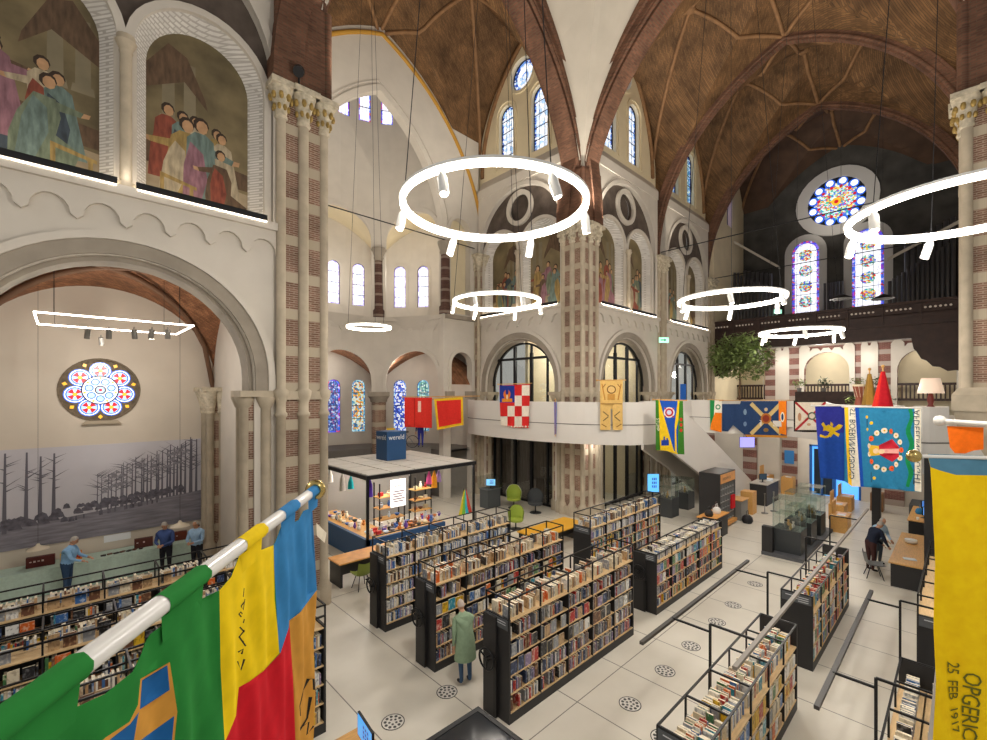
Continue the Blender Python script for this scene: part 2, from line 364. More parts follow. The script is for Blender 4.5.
# ------------------------------------------------------------------ one bay of the side walls
SLAB={}
PLAB=[]
def bay(tag_,T,L,c,glazed=True,plabels=('',''),seeds=(3,4),upper=True,win=(G_PALE,G_BLUE),lead_label='',corb=True):
    zt=18.1
    # lower wall with the arch; painted zone recess above
    ench=archpoly(c,10.5,14.3,3.05,26)
    low=archpoly(c,-.1,6.4,2.6,24)
    w=MB(T).plate([(0,-.2),(L,-.2),(L,zt),(0,zt)],[low,ench],0,-.8).build('wall_'+tag_,[WHITE],kind='structure')
    p1=archpoly(c-1.51,10.52,13.85,1.36,18); p2=archpoly(c+1.51,10.52,13.85,1.36,18); oc=circ(c,16.25,.72)
    t=MB(T); t.plate(archpoly(c,10.5,14.3,3.06,26),[p1,p2,oc],-.22,-.4,0)
    t.build('tympanum',[mat('tympanum_brown','5b5048',.85,noise=.3,scale=2)],w)
    m=MB(T)
    for x in (c-1.51,c+1.51):
        m.ring(archpoly(x,10.52,13.85,1.36,18),archpoly(x,10.52,13.85,1.53,18),-.22,-.08,0)
    m.ring(oc+[oc[0]],circ(c,16.25,.97)+[circ(c,16.25,.97)[0]],-.22,-.08,0)
    m.ring(archpoly(c,10.5,14.3,3.05,26),archpoly(c,10.5,14.3,3.25,26),-.05,.06,0)
    m.box(c-.2,c+.2,-.22,-.12,10.5,13.85,0)
    m.build('arch_moulding',[WHITE],w)
    j=MB(T)
    for x in (c-1.51,c+1.51): loft(j,archpoly(x,10.52,13.85,1.36,18),-.2,archpoly(x,10.52,13.85,1.08,18),-.62)
    j.build('jamb',[JAMB],w)
    MB(T).plate(circ(c,16.25,.74),[],-.42,-.45).build('oculus_panel',[mat('tympanum_brown','5b5048')],w)
    k=MB(T); 
    for r,z0,z1 in ((.17,10.5,10.62),(.11,10.62,13.5),(.17,13.72,13.85)): k.lathe(c,.0,[(r,z0),(r,z1)],12)
    k.lathe(c,0,[(.11,13.45),(.13,13.5),(.12,13.55),(.2,13.72)],12); k.build('colonnette',[STONE],w)
    s=MB(T); s.box(0,L,-.02,.2,10.3,10.5); s.box(0,L,-.02,.1,10.2,10.3)
    s.build('sill',[WHITE],w)
    if corb:
        cb=MB(T); n=int(L/.78); st=L/n
        for i in range(n):
            a=i*st; pts=[(a,10.2),(a,9.62)]+[(a+.1+ (st-.2)/2-(st-.2)/2*cos(PI*q/8),9.7+.34*sin(PI*q/8)) for q in range(9)]+[(a+st,9.62),(a+st,10.2)]
            cb.prism(pts,'y',-.02,.1)
        cb.build('corbel_table',[WHITE],w)
    av=MB(T); A_=lambda r_: archpoly(c,6.06,6.4,r_,28)
    av.ring(A_(2.62),A_(2.92),-.5,.07,0); av.ring(A_(2.92),A_(3.08),-.1,.13,1); av.ring(A_(2.5),A_(2.64),-.74,-.14,0)
    jb=MB(T); js=MB(T)
    for s_ in (-1,1):
        e0,e1=sorted((c+s_*2.48,c+s_*2.95)); jb.box(e0,e1,-.7,-.06,0,5.85)
        for x,y,r in ((c+s_*2.44,-.2,.14),(c+s_*2.44,-.62,.12),(c+s_*2.88,0,.13)):
            js.lathe(x,y,[(r+.07,0),(r+.07,.5),(r,.6),(r,5.6),(r+.03,5.64),(r+.12,5.86),(r+.12,5.9)],10)
        e0,e1=sorted((c+s_*2.24,c+s_*3.05)); js.box(e0,e1,-.78,.14,5.9,6.06)
    jb.build('jamb_pier',[PIER],w); js.build('jamb_shaft',[STONE],w)
    av.build('archivolt',[GREY,WHITE],w)
    for x,lb,sd in ((c-1.51,plabels[0],seeds[0]),(c+1.51,plabels[1],seeds[1])):
        if lb: painting(T,x,10.53,13.85,1.1,-.6,sd,lb)
    # lamp strip on the sill
    for q,x in ((0,c-1.51),(1,c+1.51)):
        if plabels[q]:
            l=MB(T); l.box(x-1.35,x+1.35,.14,.2,10.5,10.64,0); ls=l.build('light_strip',[BLACK]); tag(ls,'slim light bar under the '+SLAB[plabels[q]],'lamp','light bars under the paintings')
            MB(T).box(x-1.33,x+1.33,.2,.212,10.455,10.475,0).build('diffuser',[LEDS],ls); MB(T).box(x-1.33,x+1.33,.1,.135,10.52,10.56,0).build('uplight',[LEDU],ls)
    if glazed:
        g=MB(T)
        g.ring(archpoly(c,.0,6.4,2.3,28)[1:-1],archpoly(c,0,6.4,2.4,28)[1:-1],-.5,-.38)
        for x in (-2.35,-1.75,-.62,.62,1.75,2.3):
            zz=6.4+math.sqrt(max(0,2.35**2-min(abs(x),2.34)**2)); g.box(c+x-.05,c+x+.05,-.5,-.4,0,zz)
        g.box(c-.7,c-.54,-.52,-.38,0,8.2);g.box(c+.54,c+.7,-.52,-.38,0,8.6)
        g.box(c-2.3,c+2.3,-.5,-.4,7.85,7.98); g.box(c-2.4,c+2.4,-.5,-.4,3.9,4.7); g.box(c-2.4,c+2.4,-.5,-.4,0,.12)
        gf=g.build('window_screen',[BLACK],w)
        MB(T).plate(archpoly(c,4.7,6.4,2.32,24),[],-.45,-.46).build('pane',[GLASS],w)
        if tag_=='choir':
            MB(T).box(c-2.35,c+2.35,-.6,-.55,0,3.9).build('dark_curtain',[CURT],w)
        MB(T).box(c-2.3,c+2.3,-.452,-.448,.12,3.9).build('lower_pane',[GLASS],w)
    if upper:
        hz=19.0; outer=[(-.5,zt),(-.5,26.6),(L+.5,26.6),(L+.5,zt)]
        h1=archpoly(c-1.25,19.1,22.0,.56,14);h2=archpoly(c+1.25,19.1,22.0,.56,14);h3=circ(c,23.75,.86)
        u=MB(T).plate(outer,[h1,h2,h3],-.35,-.9).build('clerestory',[CREAM],w)  # cream here is the zone's yellowish light put into the wall colour
        e=MB(T); e.prism([(0.06,17.6),(0.06,18.1),(-.36,18.75),(-.36,17.6)],'x',0,L); 
        for x in (c-1.25,c+1.25):
            e.ring(archpoly(x,19.0,22.0,.72,14),archpoly(x,19.0,22.0,.84,14),-.37,-.28,1)
        e.ring(h3+[h3[0]],circ(c,23.75,1.02)+[circ(c,23.75,1.02)[0]],-.37,-.27,1)
        e.T=T; e.build('ledge',[WHITE,CREAM],w)
        for x in (c-1.25,c+1.25): lancet(T,x,19.12,22.0,.54,-.62,win[0],win[1],rows=5)
        roundwin(T,c,23.75,.84,-.62,win[0],win[1])
        rb=MB(T); rb.tube([(p[0],-.3,p[1]) for p in pcurve(c,L/2,25.4-hz,hz,12)],.13,6); rb.build('wall_rib',[RIB],w)
    return w
LEDU=emit('led_uplight','fff0d8',14)
# ------------------------------------------------------------------ piers 
def pier(cx,cy,h=14.25,half=.6,name='pillar',z0=0,carve=True,gilt=False):
    m=MB(); m.box(cx-half,cx+half,cy-half,cy+half,z0,h,0); o=m.build(name,[PIER],kind='structure')
    s=MB(); cs=[]
    for a in (-1,0,1):
        for b in (-1,0,1):
            if a or b:
                r=.125 if a and b else .14; x=cx+a*(half-.02 if a and b else half+.01); y=cy+b*(half-.02 if a and b else half+.01); cs.append((x,y,r))
    for x,y,r in cs:
        s.lathe(x,y,[(r+.09,z0),(r+.09,z0+.5),(r+.02,z0+.62),(r,z0+.7),(r,5.35),(r+.04,5.38),(r+.04,5.45),(r,5.5),(r,5.74),(r+.06,5.9),(r+.08,6.06),(r,6.12),(r,h-.9)],10)
    s.box(cx-half-.1,cx+half+.1,cy-half-.1,cy+half+.1,5.82,6.05)
    s.box(cx-half-.12,cx+half+.12,cy-half-.12,cy+half+.12,z0,z0+.45)
    s.build('shaft',[STONE],o)
    c=MB(); g=MB()
    for x,y,r in cs:
        c.lathe(x,y,[(r,h-.95),(r+.05,h-.9),(r+.02,h-.82),(r+.08,h-.5),(r+.2,h-.15)],10)
        c.box(x-r-.2,x+r+.2,y-r-.2,y+r+.2,h-.15,h)
        for q in range(8):
            an=2*PI*q/8; 
            for zz,rr,sz in ((h-.66,r+.06,.07),(h-.4,r+.13,.085)): g.ball((x+rr*cos(an+zz),y+rr*sin(an+zz),zz),(sz*.8,sz*.8,sz*1.3),6)
    c.build('capital',[CAP],o)
    if carve: g.build('capital_leaf',[GOLD if gilt else CAP],o)
    if carve and half>.5:
        sp=MB(); sp.box(cx-half-.12,cx+half+.12,cy-half-.12,cy+half+.12,h,h+2.5)
        for a in (-1,1):
            for b in (-1,1): sp.lathe(cx+a*(half+.06),cy+b*(half+.06),[(.12,h),(.12,h+2.5)],8)
        sp.build('springer',[ARCHB],o)
    return o
# ================================================================== the church
YN,YS=13.25,-.62; X0,X1,X2,X3,X4=4.85,18.65,26.5,34.2,41.2
# floor: pale poured slab with saw cuts
def floormat():
    m,nt,b=nm('poured_floor'); L=nt.links.new; N=nt.nodes.new
    g=N('ShaderNodeNewGeometry'); sp=N('ShaderNodeSeparateXYZ'); L(g.outputs['Position'],sp.inputs[0]); cut=None
    def line(axis,off,per,w):
        a=N('ShaderNodeMath'); a.operation='SUBTRACT'; L(sp.outputs[axis],a.inputs[0]); a.inputs[1].default_value=off
        d=N('ShaderNodeMath'); d.operation='DIVIDE'; L(a.outputs[0],d.inputs[0]); d.inputs[1].default_value=per
        f=N('ShaderNodeMath'); f.operation='FRACT'; L(d.outputs[0],f.inputs[0])
        l=N('ShaderNodeMath'); l.operation='LESS_THAN'; L(f.outputs[0],l.inputs[0]); l.inputs[1].default_value=w/per; return l
    a=line(0,5.62,1.62,.022); c=line(1,5.2,7.6,.02)
    mx=N('ShaderNodeMath'); mx.operation='MAXIMUM'; L(a.outputs[0],mx.inputs[0]); L(c.outputs[0],mx.inputs[1])
    nz=N('ShaderNodeTexNoise'); nz.inputs['Scale'].default_value=.8; nz.inputs['Detail'].default_value=5; L(g.outputs['Position'],nz.inputs['Vector'])
    r=N('ShaderNodeValToRGB'); r.color_ramp.elements[0].position=.3; r.color_ramp.elements[1].position=.72
    r.color_ramp.elements[0].color=lin('cfc8ba'); r.color_ramp.elements[1].color=lin('ddd7ca'); L(nz.outputs['Fac'],r.inputs[0])
    k=N('ShaderNodeMixRGB'); L(mx.outputs[0],k.inputs[0]); L(r.outputs[0],k.inputs[1]); k.inputs[2].default_value=lin('77716a')
    L(k.outputs[0],b.inputs['Base Color']); b.inputs['Roughness'].default_value=.42; return m
MB().box(-12,44,-8,32,-.2,0).build('floor',[floormat()],kind='structure')
pier(X0,YN,gilt=True); pier(X1,YN); c_=pier(X1,YS,gilt=True)
m=MB(); 
for h0,h1,q0,q1 in ((5.5,5.95,.88,.88),(5.95,6.15,.88,.74)): m.add([(X1+a*q,YS+b*q,z) for q,z in ((q0,h0),(q1,h1)) for a,b in ((-1,-1),(1,-1),(1,1),(-1,1))],[(3,2,1,0),(4,5,6,7)]+[(i,(i+1)%4,4+(i+1)%4,4+i) for i in range(4)])
m.add([(X1+a*q,YS+b*q,z) for q,z in ((.64,4.3),(.84,5.5)) for a,b in ((-1,-1),(1,-1),(1,1),(-1,1))],[(3,2,1,0),(4,5,6,7)]+[(i,(i+1)%4,4+(i+1)%4,4+i) for i in range(4)]); m.build('corbel',[STONE],c_)
pier(X2,YN,half=.46); pier(X3,YN,half=.46); pier(-2.75,YN); pier(X2,YS,half=.46); pier(X3,YS,half=.46)
pier(X1-.2,20.5,half=.42,carve=False); pier(4.9,20.5,half=.42,carve=False)
SLAB.update({'pale arched painting beside the organ loft':'painting next to the organ loft','large arched painting of robed men and a seated scribe, beside the white column': 'painting of robed men and a seated scribe', 'arched painting of a crowd around a yellow robed kneeler, next to the brick pier': 'painting of a crowd with a yellow robed kneeler', 'arched painting with a red robed figure, just beyond the crossing pier': 'painting just beyond the crossing pier', 'dark arched painting ending at the second pier of the nave': 'painting ending at the second nave pier', 'blue grey arched painting past the second nave pier': 'painting past the second nave pier', 'pale arched painting beside the organ loft': 'painting next to the organ loft', 'arched painting touching the crossing pier on the choir side': 'painting touching the crossing pier on the choir side', 'narrow looking arched painting at the choir corner': 'painting at the choir corner'})
# left aisle bay: open arch, two paintings
bay('nave',FR((-2.15,12.8),(1,0),(0,-1)),6.4,3.2,False,('large arched painting of robed men and a seated scribe, beside the white column','arched painting of a crowd around a yellow robed kneeler, next to the brick pier'),(1,2),upper=False)
MB(FR((-2.15,12.8),(1,0),(0,-1))).plate([(0,18),(6.4,18),(6.4,24),(0,24)],[],-.3,-.8).build('wall_clerestory',[CREAM],kind='structure')
# nave bays and choir bay
bay('nave_north',FR((19.25,12.8),(1,0),(0,-1)),6.7,3.3,True,('arched painting with a red robed figure, just beyond the crossing pier','dark arched painting ending at the second pier of the nave'),(5,6))
bay('nave_far',FR((27.0,12.8),(1,0),(0,-1)),6.7,3.3,True,('blue grey arched painting past the second nave pier','pale arched painting beside the organ loft'),(7,8),win=(G_TEAL,G_BLUE))
bay('choir',FR((18.2,13.85),(0,1),(-1,0)),6.45,3.2,True,('arched painting touching the crossing pier on the choir side','narrow looking arched painting at the choir corner'),(9,10))
# third nave bay beside the organ, plain
MB(FR((34.7,12.8),(1,0),(0,-1))).plate([(0,0),(6.6,0),(6.6,25),(0,25)],[archpoly(3.3,19.1,22,.56,12)],0,-.8).build('wall_organ_bay',[CREAM],kind='structure')
lancet(FR((34.7,12.8),(1,0),(0,-1)),3.3,19.12,22,.54,-.4,G_VIO,G_BLUE)
MB().box(19.3,41.5,-1.4,-1.0,0,26).build('wall_south',[WHITE],kind='structure')
# rooms behind the glass
MB().box(19.2,34.5,17.2,17.4,0,9.4).build('wall_office_back',[WARM],kind='structure')
MB().box(23.8,24.0,13.7,20.3,0,9.4).build('wall_office_side',[WARM],kind='structure')
MB().box(19.1,34.5,13.7,20.3,9.3,9.5).build('ceiling_office',[WHITE],kind='structure')
MB().box(19.0,34.5,13.65,20.3,3.85,4.6).build('floor_upper',[WHITE],kind='structure')
# ---- pointed arches
def parch(name,T,c,half,rise,zs,w,dep,mat_,n=18,roll=True):
    m=MB(T); i=pcurve(c,half,rise,zs,n); 
    for o0,o1,a,b in ((0,.28,-w*.28,w*.28),(.2,.52,-w*.42,w*.42),(.45,dep,-w*.5,w*.5)):
        m.ring(pcurve(c,half,rise,zs,n,o0),pcurve(c,half,rise,zs,n,o1),a,b)
    if roll:
        for y in (-w*.34,w*.34): m.tube([(p[0],y,p[1]) for p in pcurve(c,half,rise,zs,n,.16)],.09,6)
    return m.build(name,[mat_],kind='structure')
HN=(YN-YS)/2-.35; CN=(YN+YS)/2
TX=lambda X:FR((X,0),(0,1),(-1,0)); TY=lambda Y:FR((0,Y),(1,0),(0,-1))
parch('ceiling_crossing_arch',TX(X1),CN,HN,9.5,14.25,1.62,1.2,ARCHB)
parch('ceiling_crossing_arch',TY(YN),(X0+X1)/2,(X1-X0)/2-.35,9.7,14.25,1.62,1.2,ARCHB)
parch('ceiling_crossing_arch',TX(X0),CN,HN,9.5,14.25,1.62,1.2,ARCHB)
parch('ceiling_nave_arch',TX(X2),CN,HN+.1,9.45,14.25,.55,.55,ARCHB)
parch('ceiling_nave_arch',TX(X3),CN,HN+.1,9.45,14.25,.55,.55,ARCHB)
# ---- vaults
def vault(name,x0,x1,y0,y1,za,zb,bump,mt,ribs=True,nx=36,ny=44,ribmat=None,rr=.1,lat=3.2,stilt=(14.25,19.0),longaxis='y'):
    cx,cy=(x0+x1)/2,(y0+y1)/2; hx,hy=(x1-x0)/2,(y1-y0)/2
    def Z(x,y):
        u=min(1,abs(x-cx)/hx); v=min(1,abs(y-cy)/hy)
        if longaxis=='y': A=pz(v*hy,hy,za-stilt[0],stilt[0]); B=pz(u*hx,hx,zb-stilt[1],stilt[1]) if u<.999 else stilt[0]
        else: A=pz(u*hx,hx,za-stilt[0],stilt[0]); B=pz(v*hy,hy,zb-stilt[1],stilt[1]) if v<.999 else stilt[0]
        return max(A,B)+bump*(1-u*u)*(1-v*v)
    m=MB(); ys=[y0+(y1-y0)*(.5-.5*cos(PI*j/ny)) for j in range(ny+1)]; xs=[x0+(x1-x0)*(.5-.5*cos(PI*i/nx)) for i in range(nx+1)]
    vs=[(x,y,Z(x,y)) for x in xs for y in ys]
    m.add(vs,[(i*(ny+1)+j,i*(ny+1)+j+1,(i+1)*(ny+1)+j+1,(i+1)*(ny+1)+j) for i in range(nx) for j in range(ny)],0,False)
    o=m.build(name,[mt],kind='structure',recalc=False)
    if ribs:
        r=MB()
        if longaxis=='y': b=[(cx,cy-lat),(cx,cy+lat)]; ap=[(x0,cy),(x1,cy)]
        else: b=[(cx-lat,cy),(cx+lat,cy)]; ap=[(cx,y0),(cx,y1)]
        segs=[]
        for q in b:
            for p in ap: segs.append((q,p))
            for c_ in ((x0+.15,y0+.15),(x1-.15,y0+.15),(x1-.15,y1-.15),(x0+.15,y1-.15)):
                if ((c_[1]-cy)*(q[1]-cy)>0 if longaxis=='y' else (c_[0]-cx)*(q[0]-cx)>0): segs.append((q,c_))
        for p in ap: segs.append(((cx,cy),p))
        for p,q in segs:
            zl=[(Z(p[0]+(q[0]-p[0])*t/14,p[1]+(q[1]-p[1])*t/14)-.04) for t in range(15)]
            if p in b and q in ap: zl=[min(z,zl[0]+(zl[-1]-zl[0])*t/14+1.3*(t/14)*(1-t/14)) for t,z in enumerate(zl)]
            r.tube([(p[0]+(q[0]-p[0])*t/14,p[1]+(q[1]-p[1])*t/14,zl[t]) for t in range(15)],rr,6)
        for q in b+[(cx,cy)]: r.ball((q[0],q[1],Z(*q)-.05),(.28,.28,.18),8)
        r.build('rib',[ribmat or RIB],o)
    return o
vault('ceiling_nave_vault',X1+.5,X2-.1,YS-.1,YN+.1,24.0,24.6,.8,VAULT)
vault('ceiling_nave_vault',X2+.1,X3-.1,YS-.1,YN+.1,24.0,24.6,.8,VAULT)
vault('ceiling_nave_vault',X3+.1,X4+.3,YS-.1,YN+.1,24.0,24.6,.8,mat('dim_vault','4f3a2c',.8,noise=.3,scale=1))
vault('ceiling_choir_vault',X0-.1,X1+.1,YN+.5,20.7,24.3,25.4,1.0,VAULT,longaxis='x')
vault('ceiling_crossing_vault',X0+.35,X1-.35,YS+.35,YN-.35,25.0,25.2,2.4,mat('vault_plaster','bdb5a8',.85,noise=.06,scale=1),ribs=False,stilt=(14.3,14.3),nx=40,ny=40)
vault('ceiling_west_vault',-2.6,X0-.4,YS+.3,YN-.4,24.2,25.4,1.0,VAULT)
# left aisle
MB(FR((-9.5,19.8),(1,0),(0,-1))).plate([(0,-.2),(14.7,-.2),(14.7,11),(0,11)],[circ(10.47,6.1,1.04,36)],0,-.6).build('wall_aisle',[mat('warm_white_plaster','d6cbbb',.85,noise=.04,scale=1.2)],kind='structure')
vault('ceiling_aisle_vault',-2.3,4.3,13.55,19.75,9.45,9.5,.25,AVAULT,ribs=False,stilt=(6.2,6.2))
vault('ceiling_aisle_vault',-9.3,-3.0,13.55,19.75,9.45,9.5,.25,AVAULT,ribs=False,stilt=(6.2,6.2))
r_=MB()
for p,q in (((-2.2,13.6),(4.2,19.7)),((4.2,13.6),(-2.2,19.7))):
    r_.tube([(p[0]+(q[0]-p[0])*t/18,p[1]+(q[1]-p[1])*t/18,6.1+3.45*math.sqrt(max(0,1-(2*t/18-1)**2))) for t in range(19)],.09,6)
r_.build('ceiling_aisle_rib',[mat('aisle_rib','6d503c',.8)],kind='structure')
# transverse aisle arch and its pilaster
MB(TX(4.75)).plate([(12.9,-.2),(20.2,-.2),(20.2,10.5),(12.9,10.5)],[[(14.0,-.1),(14.0,6.2)]+[(16.55-2.55*cos(PI*i/16),6.2+3.1*sin(PI*i/16)) for i in range(1,16)]+[(19.1,6.2),(19.1,-.1)]],.4,-.4,mside=1).build('wall_aisle_cross',[mat('grey_stone_dim','8f8577',.85),GREY],kind='structure')
pier(4.3,19.2,6.2,half=.42,carve=False)
MB().box(-9.6,-9.4,12.9,20.2,0,11).build('wall_aisle_end',[WHITE],kind='structure')
# ---- apse
AC=(11.6,20.52); AR=4.15
def AP(rad): return lambda a,b,c:(AC[0]+(rad-b)*cos(a/rad),AC[1]+(rad-b)*sin(a/rad),c)
rad=AR; LA=PI*rad
h=[]; HW=[rad*R(t) for t in (19.2,36.4,53.5,71.1,87.7,104.9,122)]
for k in range(3):
    a=LA*(k+.5)/3; h+=[archpoly(a,-.1,6.75,1.78,16),archpoly(a,10.5,15.0,1.78,16)]
for a in HW: h.append(archpoly(a,22.0,24.2,.34,8))
MB(AP(rad)).plate([(LA*i/24,-.2) for i in range(25)]+[(LA*i/24,26) for i in range(24,-1,-1)],h,0,-.35,grid=.9).build('wall_apse',[WHITE],kind='structure')
mo=MB(AP(rad)); 
for k in range(3):
    a=LA*(k+.5)/3
    for z0,zs in ((6.0,6.75),(14.55,15.0)): mo.ring(archpoly(a,z0,zs,1.74,18),archpoly(a,z0,zs,1.98,18),-.1,.07)
for a in HW: lancet(AP(rad),a,22.02,24.2,.33,-.1,G_WHITE,G_VIO,rows=3)
mo.build('wall_apse_moulding',[WHITE],kind='structure')
cb=MB(AP(rad))
cb.ring([(LA*i/40,10.25) for i in range(41)],[(LA*i/40,10.48) for i in range(41)],-.1,.16)
n=int(LA/.8)
for i in range(n):
    a=i*LA/n; st=LA/n; cb.prism([(a,10.2),(a,9.62)]+[(a+.1+(st-.2)/2-(st-.2)/2*cos(PI*q/6),9.7+.32*sin(PI*q/6)) for q in range(7)]+[(a+st,9.62),(a+st,10.2)],'y',-.02,.06)
cb.build('trim_1',[WHITE],kind='structure')
for k in range(4):
    an=PI*k/3; x,y=AC[0]+(rad+.12)*cos(an),AC[1]+(rad+.12)*sin(an)
    if 0<k<3:
        m=MB(); m.lathe(x,y,[(.5,0),(.5,.5),(.42,.6),(.42,5.5)],14); c=m.build('column',[PIER],kind='structure')
        MB().lathe(x,y,[(.44,5.45),(.5,5.5),(.5,5.62),(.62,5.78),(.62,5.8)],14).cbox((x,y,5.93),(1.25,1.25,.26),an).build('capital',[GREY],c)
    m=MB(); m.lathe(x,y,[(.36,10.5),(.36,10.9),(.28,11.0),(.26,13.9)],14); c=m.build('column',[brickmat('dark_striped_brick','5d4038','4c332d','6a5248',1,.23,.065,band=(.62,.22),ms=.01,stone='8b7b6e')],kind='structure')
    MB().lathe(x,y,[(.26,13.85),(.33,14.0),(.3,14.1),(.45,14.5),(.45,14.6)],14).build('capital',[GREY],c)
ro=7.0; LO=PI*ro; h=[]; AW=[ro*R(t) for t in (36.4,49.1,70.6,83.2,100,112.7,134,147)]
for a in AW: h+=[archpoly(a,3.5,6.45,.41,10),archpoly(a,11.65,14.0,.38,10)]
MB(AP(ro)).plate([(LO*i/24,-.2) for i in range(25)]+[(LO*i/24,18) for i in range(24,-1,-1)],h,0,-.3,grid=1.0).build('wall_ambulatory',[WHITE],kind='structure')
ST=[(G_GREEN,G_TEAL),(G_BW,G_BLUE),(G_AMBER,G_TEAL),(G_NAVY,G_VIO)]*2
for a,s in zip(AW,ST):
    lancet(AP(ro),a,3.52,6.45,.4,-.12,s[0],s[1],rows=4); lancet(AP(ro),a,11.67,14.0,.36,-.12,G_WHITE,G_LILAC,rows=4)
    f=MB(AP(ro)); f.ring(archpoly(a,11.6,14.0,.38,12),archpoly(a,11.6,14.0,.56,12),-.02,.06); f.build('trim_2',[WHITE],kind='structure')
# ambulatory floors and vault rings
def annulus(r0,r1,z0,z1,name,m):
    v=[];K=30
    for r in (r0,r1):
        for z in (z0,z1): v+=[(AC[0]+r*cos(PI*i/K),AC[1]+r*sin(PI*i/K),z) for i in range(K+1)]
    n=K+1; f=[]
    for i in range(K): f+=[(i,i+1,n+i+1,n+i),(2*n+i,3*n+i,3*n+i+1,2*n+i+1),(n+i,n+i+1,3*n+i+1,3*n+i),(i,2*n+i,2*n+i+1,i+1)]
    MB().add(v,f).build(name,[m],kind='structure')
annulus(rad+.3,ro,9.9,10.4,'floor_triforium',WHITE)
def bays(name,spring,rise,mt):
    m=MB(); Q=16
    for k in range(3):
        a0=PI*k/3; v=[]
        for i in range(5):
            rr=rad+.1+(ro+.1-rad-.1)*i/4
            for q in range(Q+1):
                t=q/Q; v.append((AC[0]+rr*cos(a0+PI/3*t),AC[1]+rr*sin(a0+PI/3*t),spring+rise*sin(PI*t)**.75))
        m.add(v,[(i*(Q+1)+q,(i+1)*(Q+1)+q,(i+1)*(Q+1)+q+1,i*(Q+1)+q+1) for i in range(4) for q in range(Q)],0,True)
    m.build(name,[mt],kind='structure')
bays('ceiling_ambulatory',6.5,2.15,AVAULT); bays('ceiling_triforium',14.7,2.3,CREAM)
annulus(rad+.1,ro,2.6,2.72,'floor_platform',mat('platform_grey','6f6a64',.7))
annulus(rad+.1,rad+.2,0,2.6,'trim_3',mat('platform_grey','6f6a64',.7))
# chancel wall
o=[(4.9,-.2),(18.3,-.2),(18.3,26.5),(4.9,26.5)]
hole=[(7.56,-.1),(7.56,14.4)]+pcurve(11.6,4.04,6.7,14.5,12)[1:-1]+[(15.64,14.4),(15.64,-.1)]
sh=[archpoly(16.95,-.1,7.6,.78,12),archpoly(6.25,-.1,7.6,.78,12)]
niche=archpoly(16.85,10.6,15.4,.75,12)
w=MB(TY(20.4)).plate(o,[hole]+sh+[niche],0,-.4).build('wall_chancel',[WHITE],kind='structure')
m=MB(TY(20.4)); m.ring(pcurve(11.6,4.04,6.7,14.5,14),pcurve(11.6,4.04,6.7,14.5,14,.3),-.1,.1); m.ring(pcurve(11.6,4.04,6.7,14.5,14,.42),pcurve(11.6,4.04,6.7,14.5,14,.5),-.02,.05)
m.ring(archpoly(16.85,10.6,15.4,.75,12),archpoly(16.85,10.6,15.4,.95,12),-.02,.07); m.ring(archpoly(16.95,6,7.6,.78,12),archpoly(16.95,6,7.6,.98,12),-.02,.08)
m.build('arch_moulding',[WHITE],w)
MB(TY(20.4)).box(15.75,18.3,-.1,.22,10.25,10.48).box(15.75,16.3,-.45,.2,5.7,6.1).box(17.6,18.3,-.45,.2,5.7,6.1).build('sill',[GREY],w)
MB(TY(20.85)).plate(archpoly(16.85,10.6,15.4,.8,12),[],0,-.05).build('niche_back',[CREAM],w)
MB(TY(20.4)).tube([(p[0],.02,p[1]-.12) for p in pcurve(11.75,6.95,10.0,14.25,18)[1:-1]],.11,6).build('gold_trim',[mat('ochre_paint','b98a35',.7)],w)
MB().box(4.2,5.2,13.9,20.4,0,10).build('wall_choir_west',[WHITE],kind='structure')
MB().box(4.2,4.8,13.9,20.4,10,25).build('wall_choir_west_upper',[WHITE],kind='structure')
# ---- organ end
T=TX(41.2); oc=circ(6.55,20.1,1.75,30); l1=archpoly(8.45,11.9,16.75,.88,14); l2=archpoly(4.75,11.9,16.75,.88,14)
w=MB(T).plate([(-.9,0),(13.4,0),(13.4,26.5),(-.9,26.5)],[oc,l1,l2],0,-.5).build('wall_organ',[mat('slate_wall','4a4845',.85,noise=.35,scale=.9)],kind='structure')
m=MB(T); m.ring(oc+[oc[0]],circ(6.55,20.1,2.5,30)+[circ(6.55,20.1,2.5,30)[0]],-.1,.12)
for c in (8.45,4.75): m.ring(archpoly(c,10.8,16.75,.88,14),archpoly(c,10.8,16.75,1.35,14),-.1,.1)
m.build('white_surround',[mat('white_surround','d4d2d0',.85)],w)
for c in (8.45,4.75): lancet(T,c,11.92,16.75,.87,-.05,G_WHITE,G_VIO,rows=7,bw=.2,medal=G_MULTI)
NWIN[0]+=1
ps=[(circ(6.55,20.1,1.74,30),0),(circ(6.55,20.1,1.36,30),3)]
for k in range(12): ps.append((circ(6.55+1.42*cos(2*PI*(k+.5)/12),20.1+1.42*sin(2*PI*(k+.5)/12),.33,12),1)); ps.append((circ(6.55+1.48*cos(2*PI*(k+.5)/12),20.1+1.48*sin(2*PI*(k+.5)/12),.22,10),2))
for k in range(12): ps.append((circ(6.55+.82*cos(2*PI*k/12),20.1+.82*sin(2*PI*k/12),.24,10),3))
for k in range(12): ps.append((circ(6.55+1.1*cos(2*PI*(k+.5)/12),20.1+1.1*sin(2*PI*(k+.5)/12),.11,8),4))
ps+=[(circ(6.55,20.1,.5,16),3),(circ(6.55,20.1,.3,12),5),(circ(6.55,20.1,.14,8),4)]
MB(T).sheet(ps,y=-.05).build('window_%d'%NWIN[0],[LEAD,E_BLUE,E_WHT,G_MULTI,E_RED,E_YEL],kind='structure')
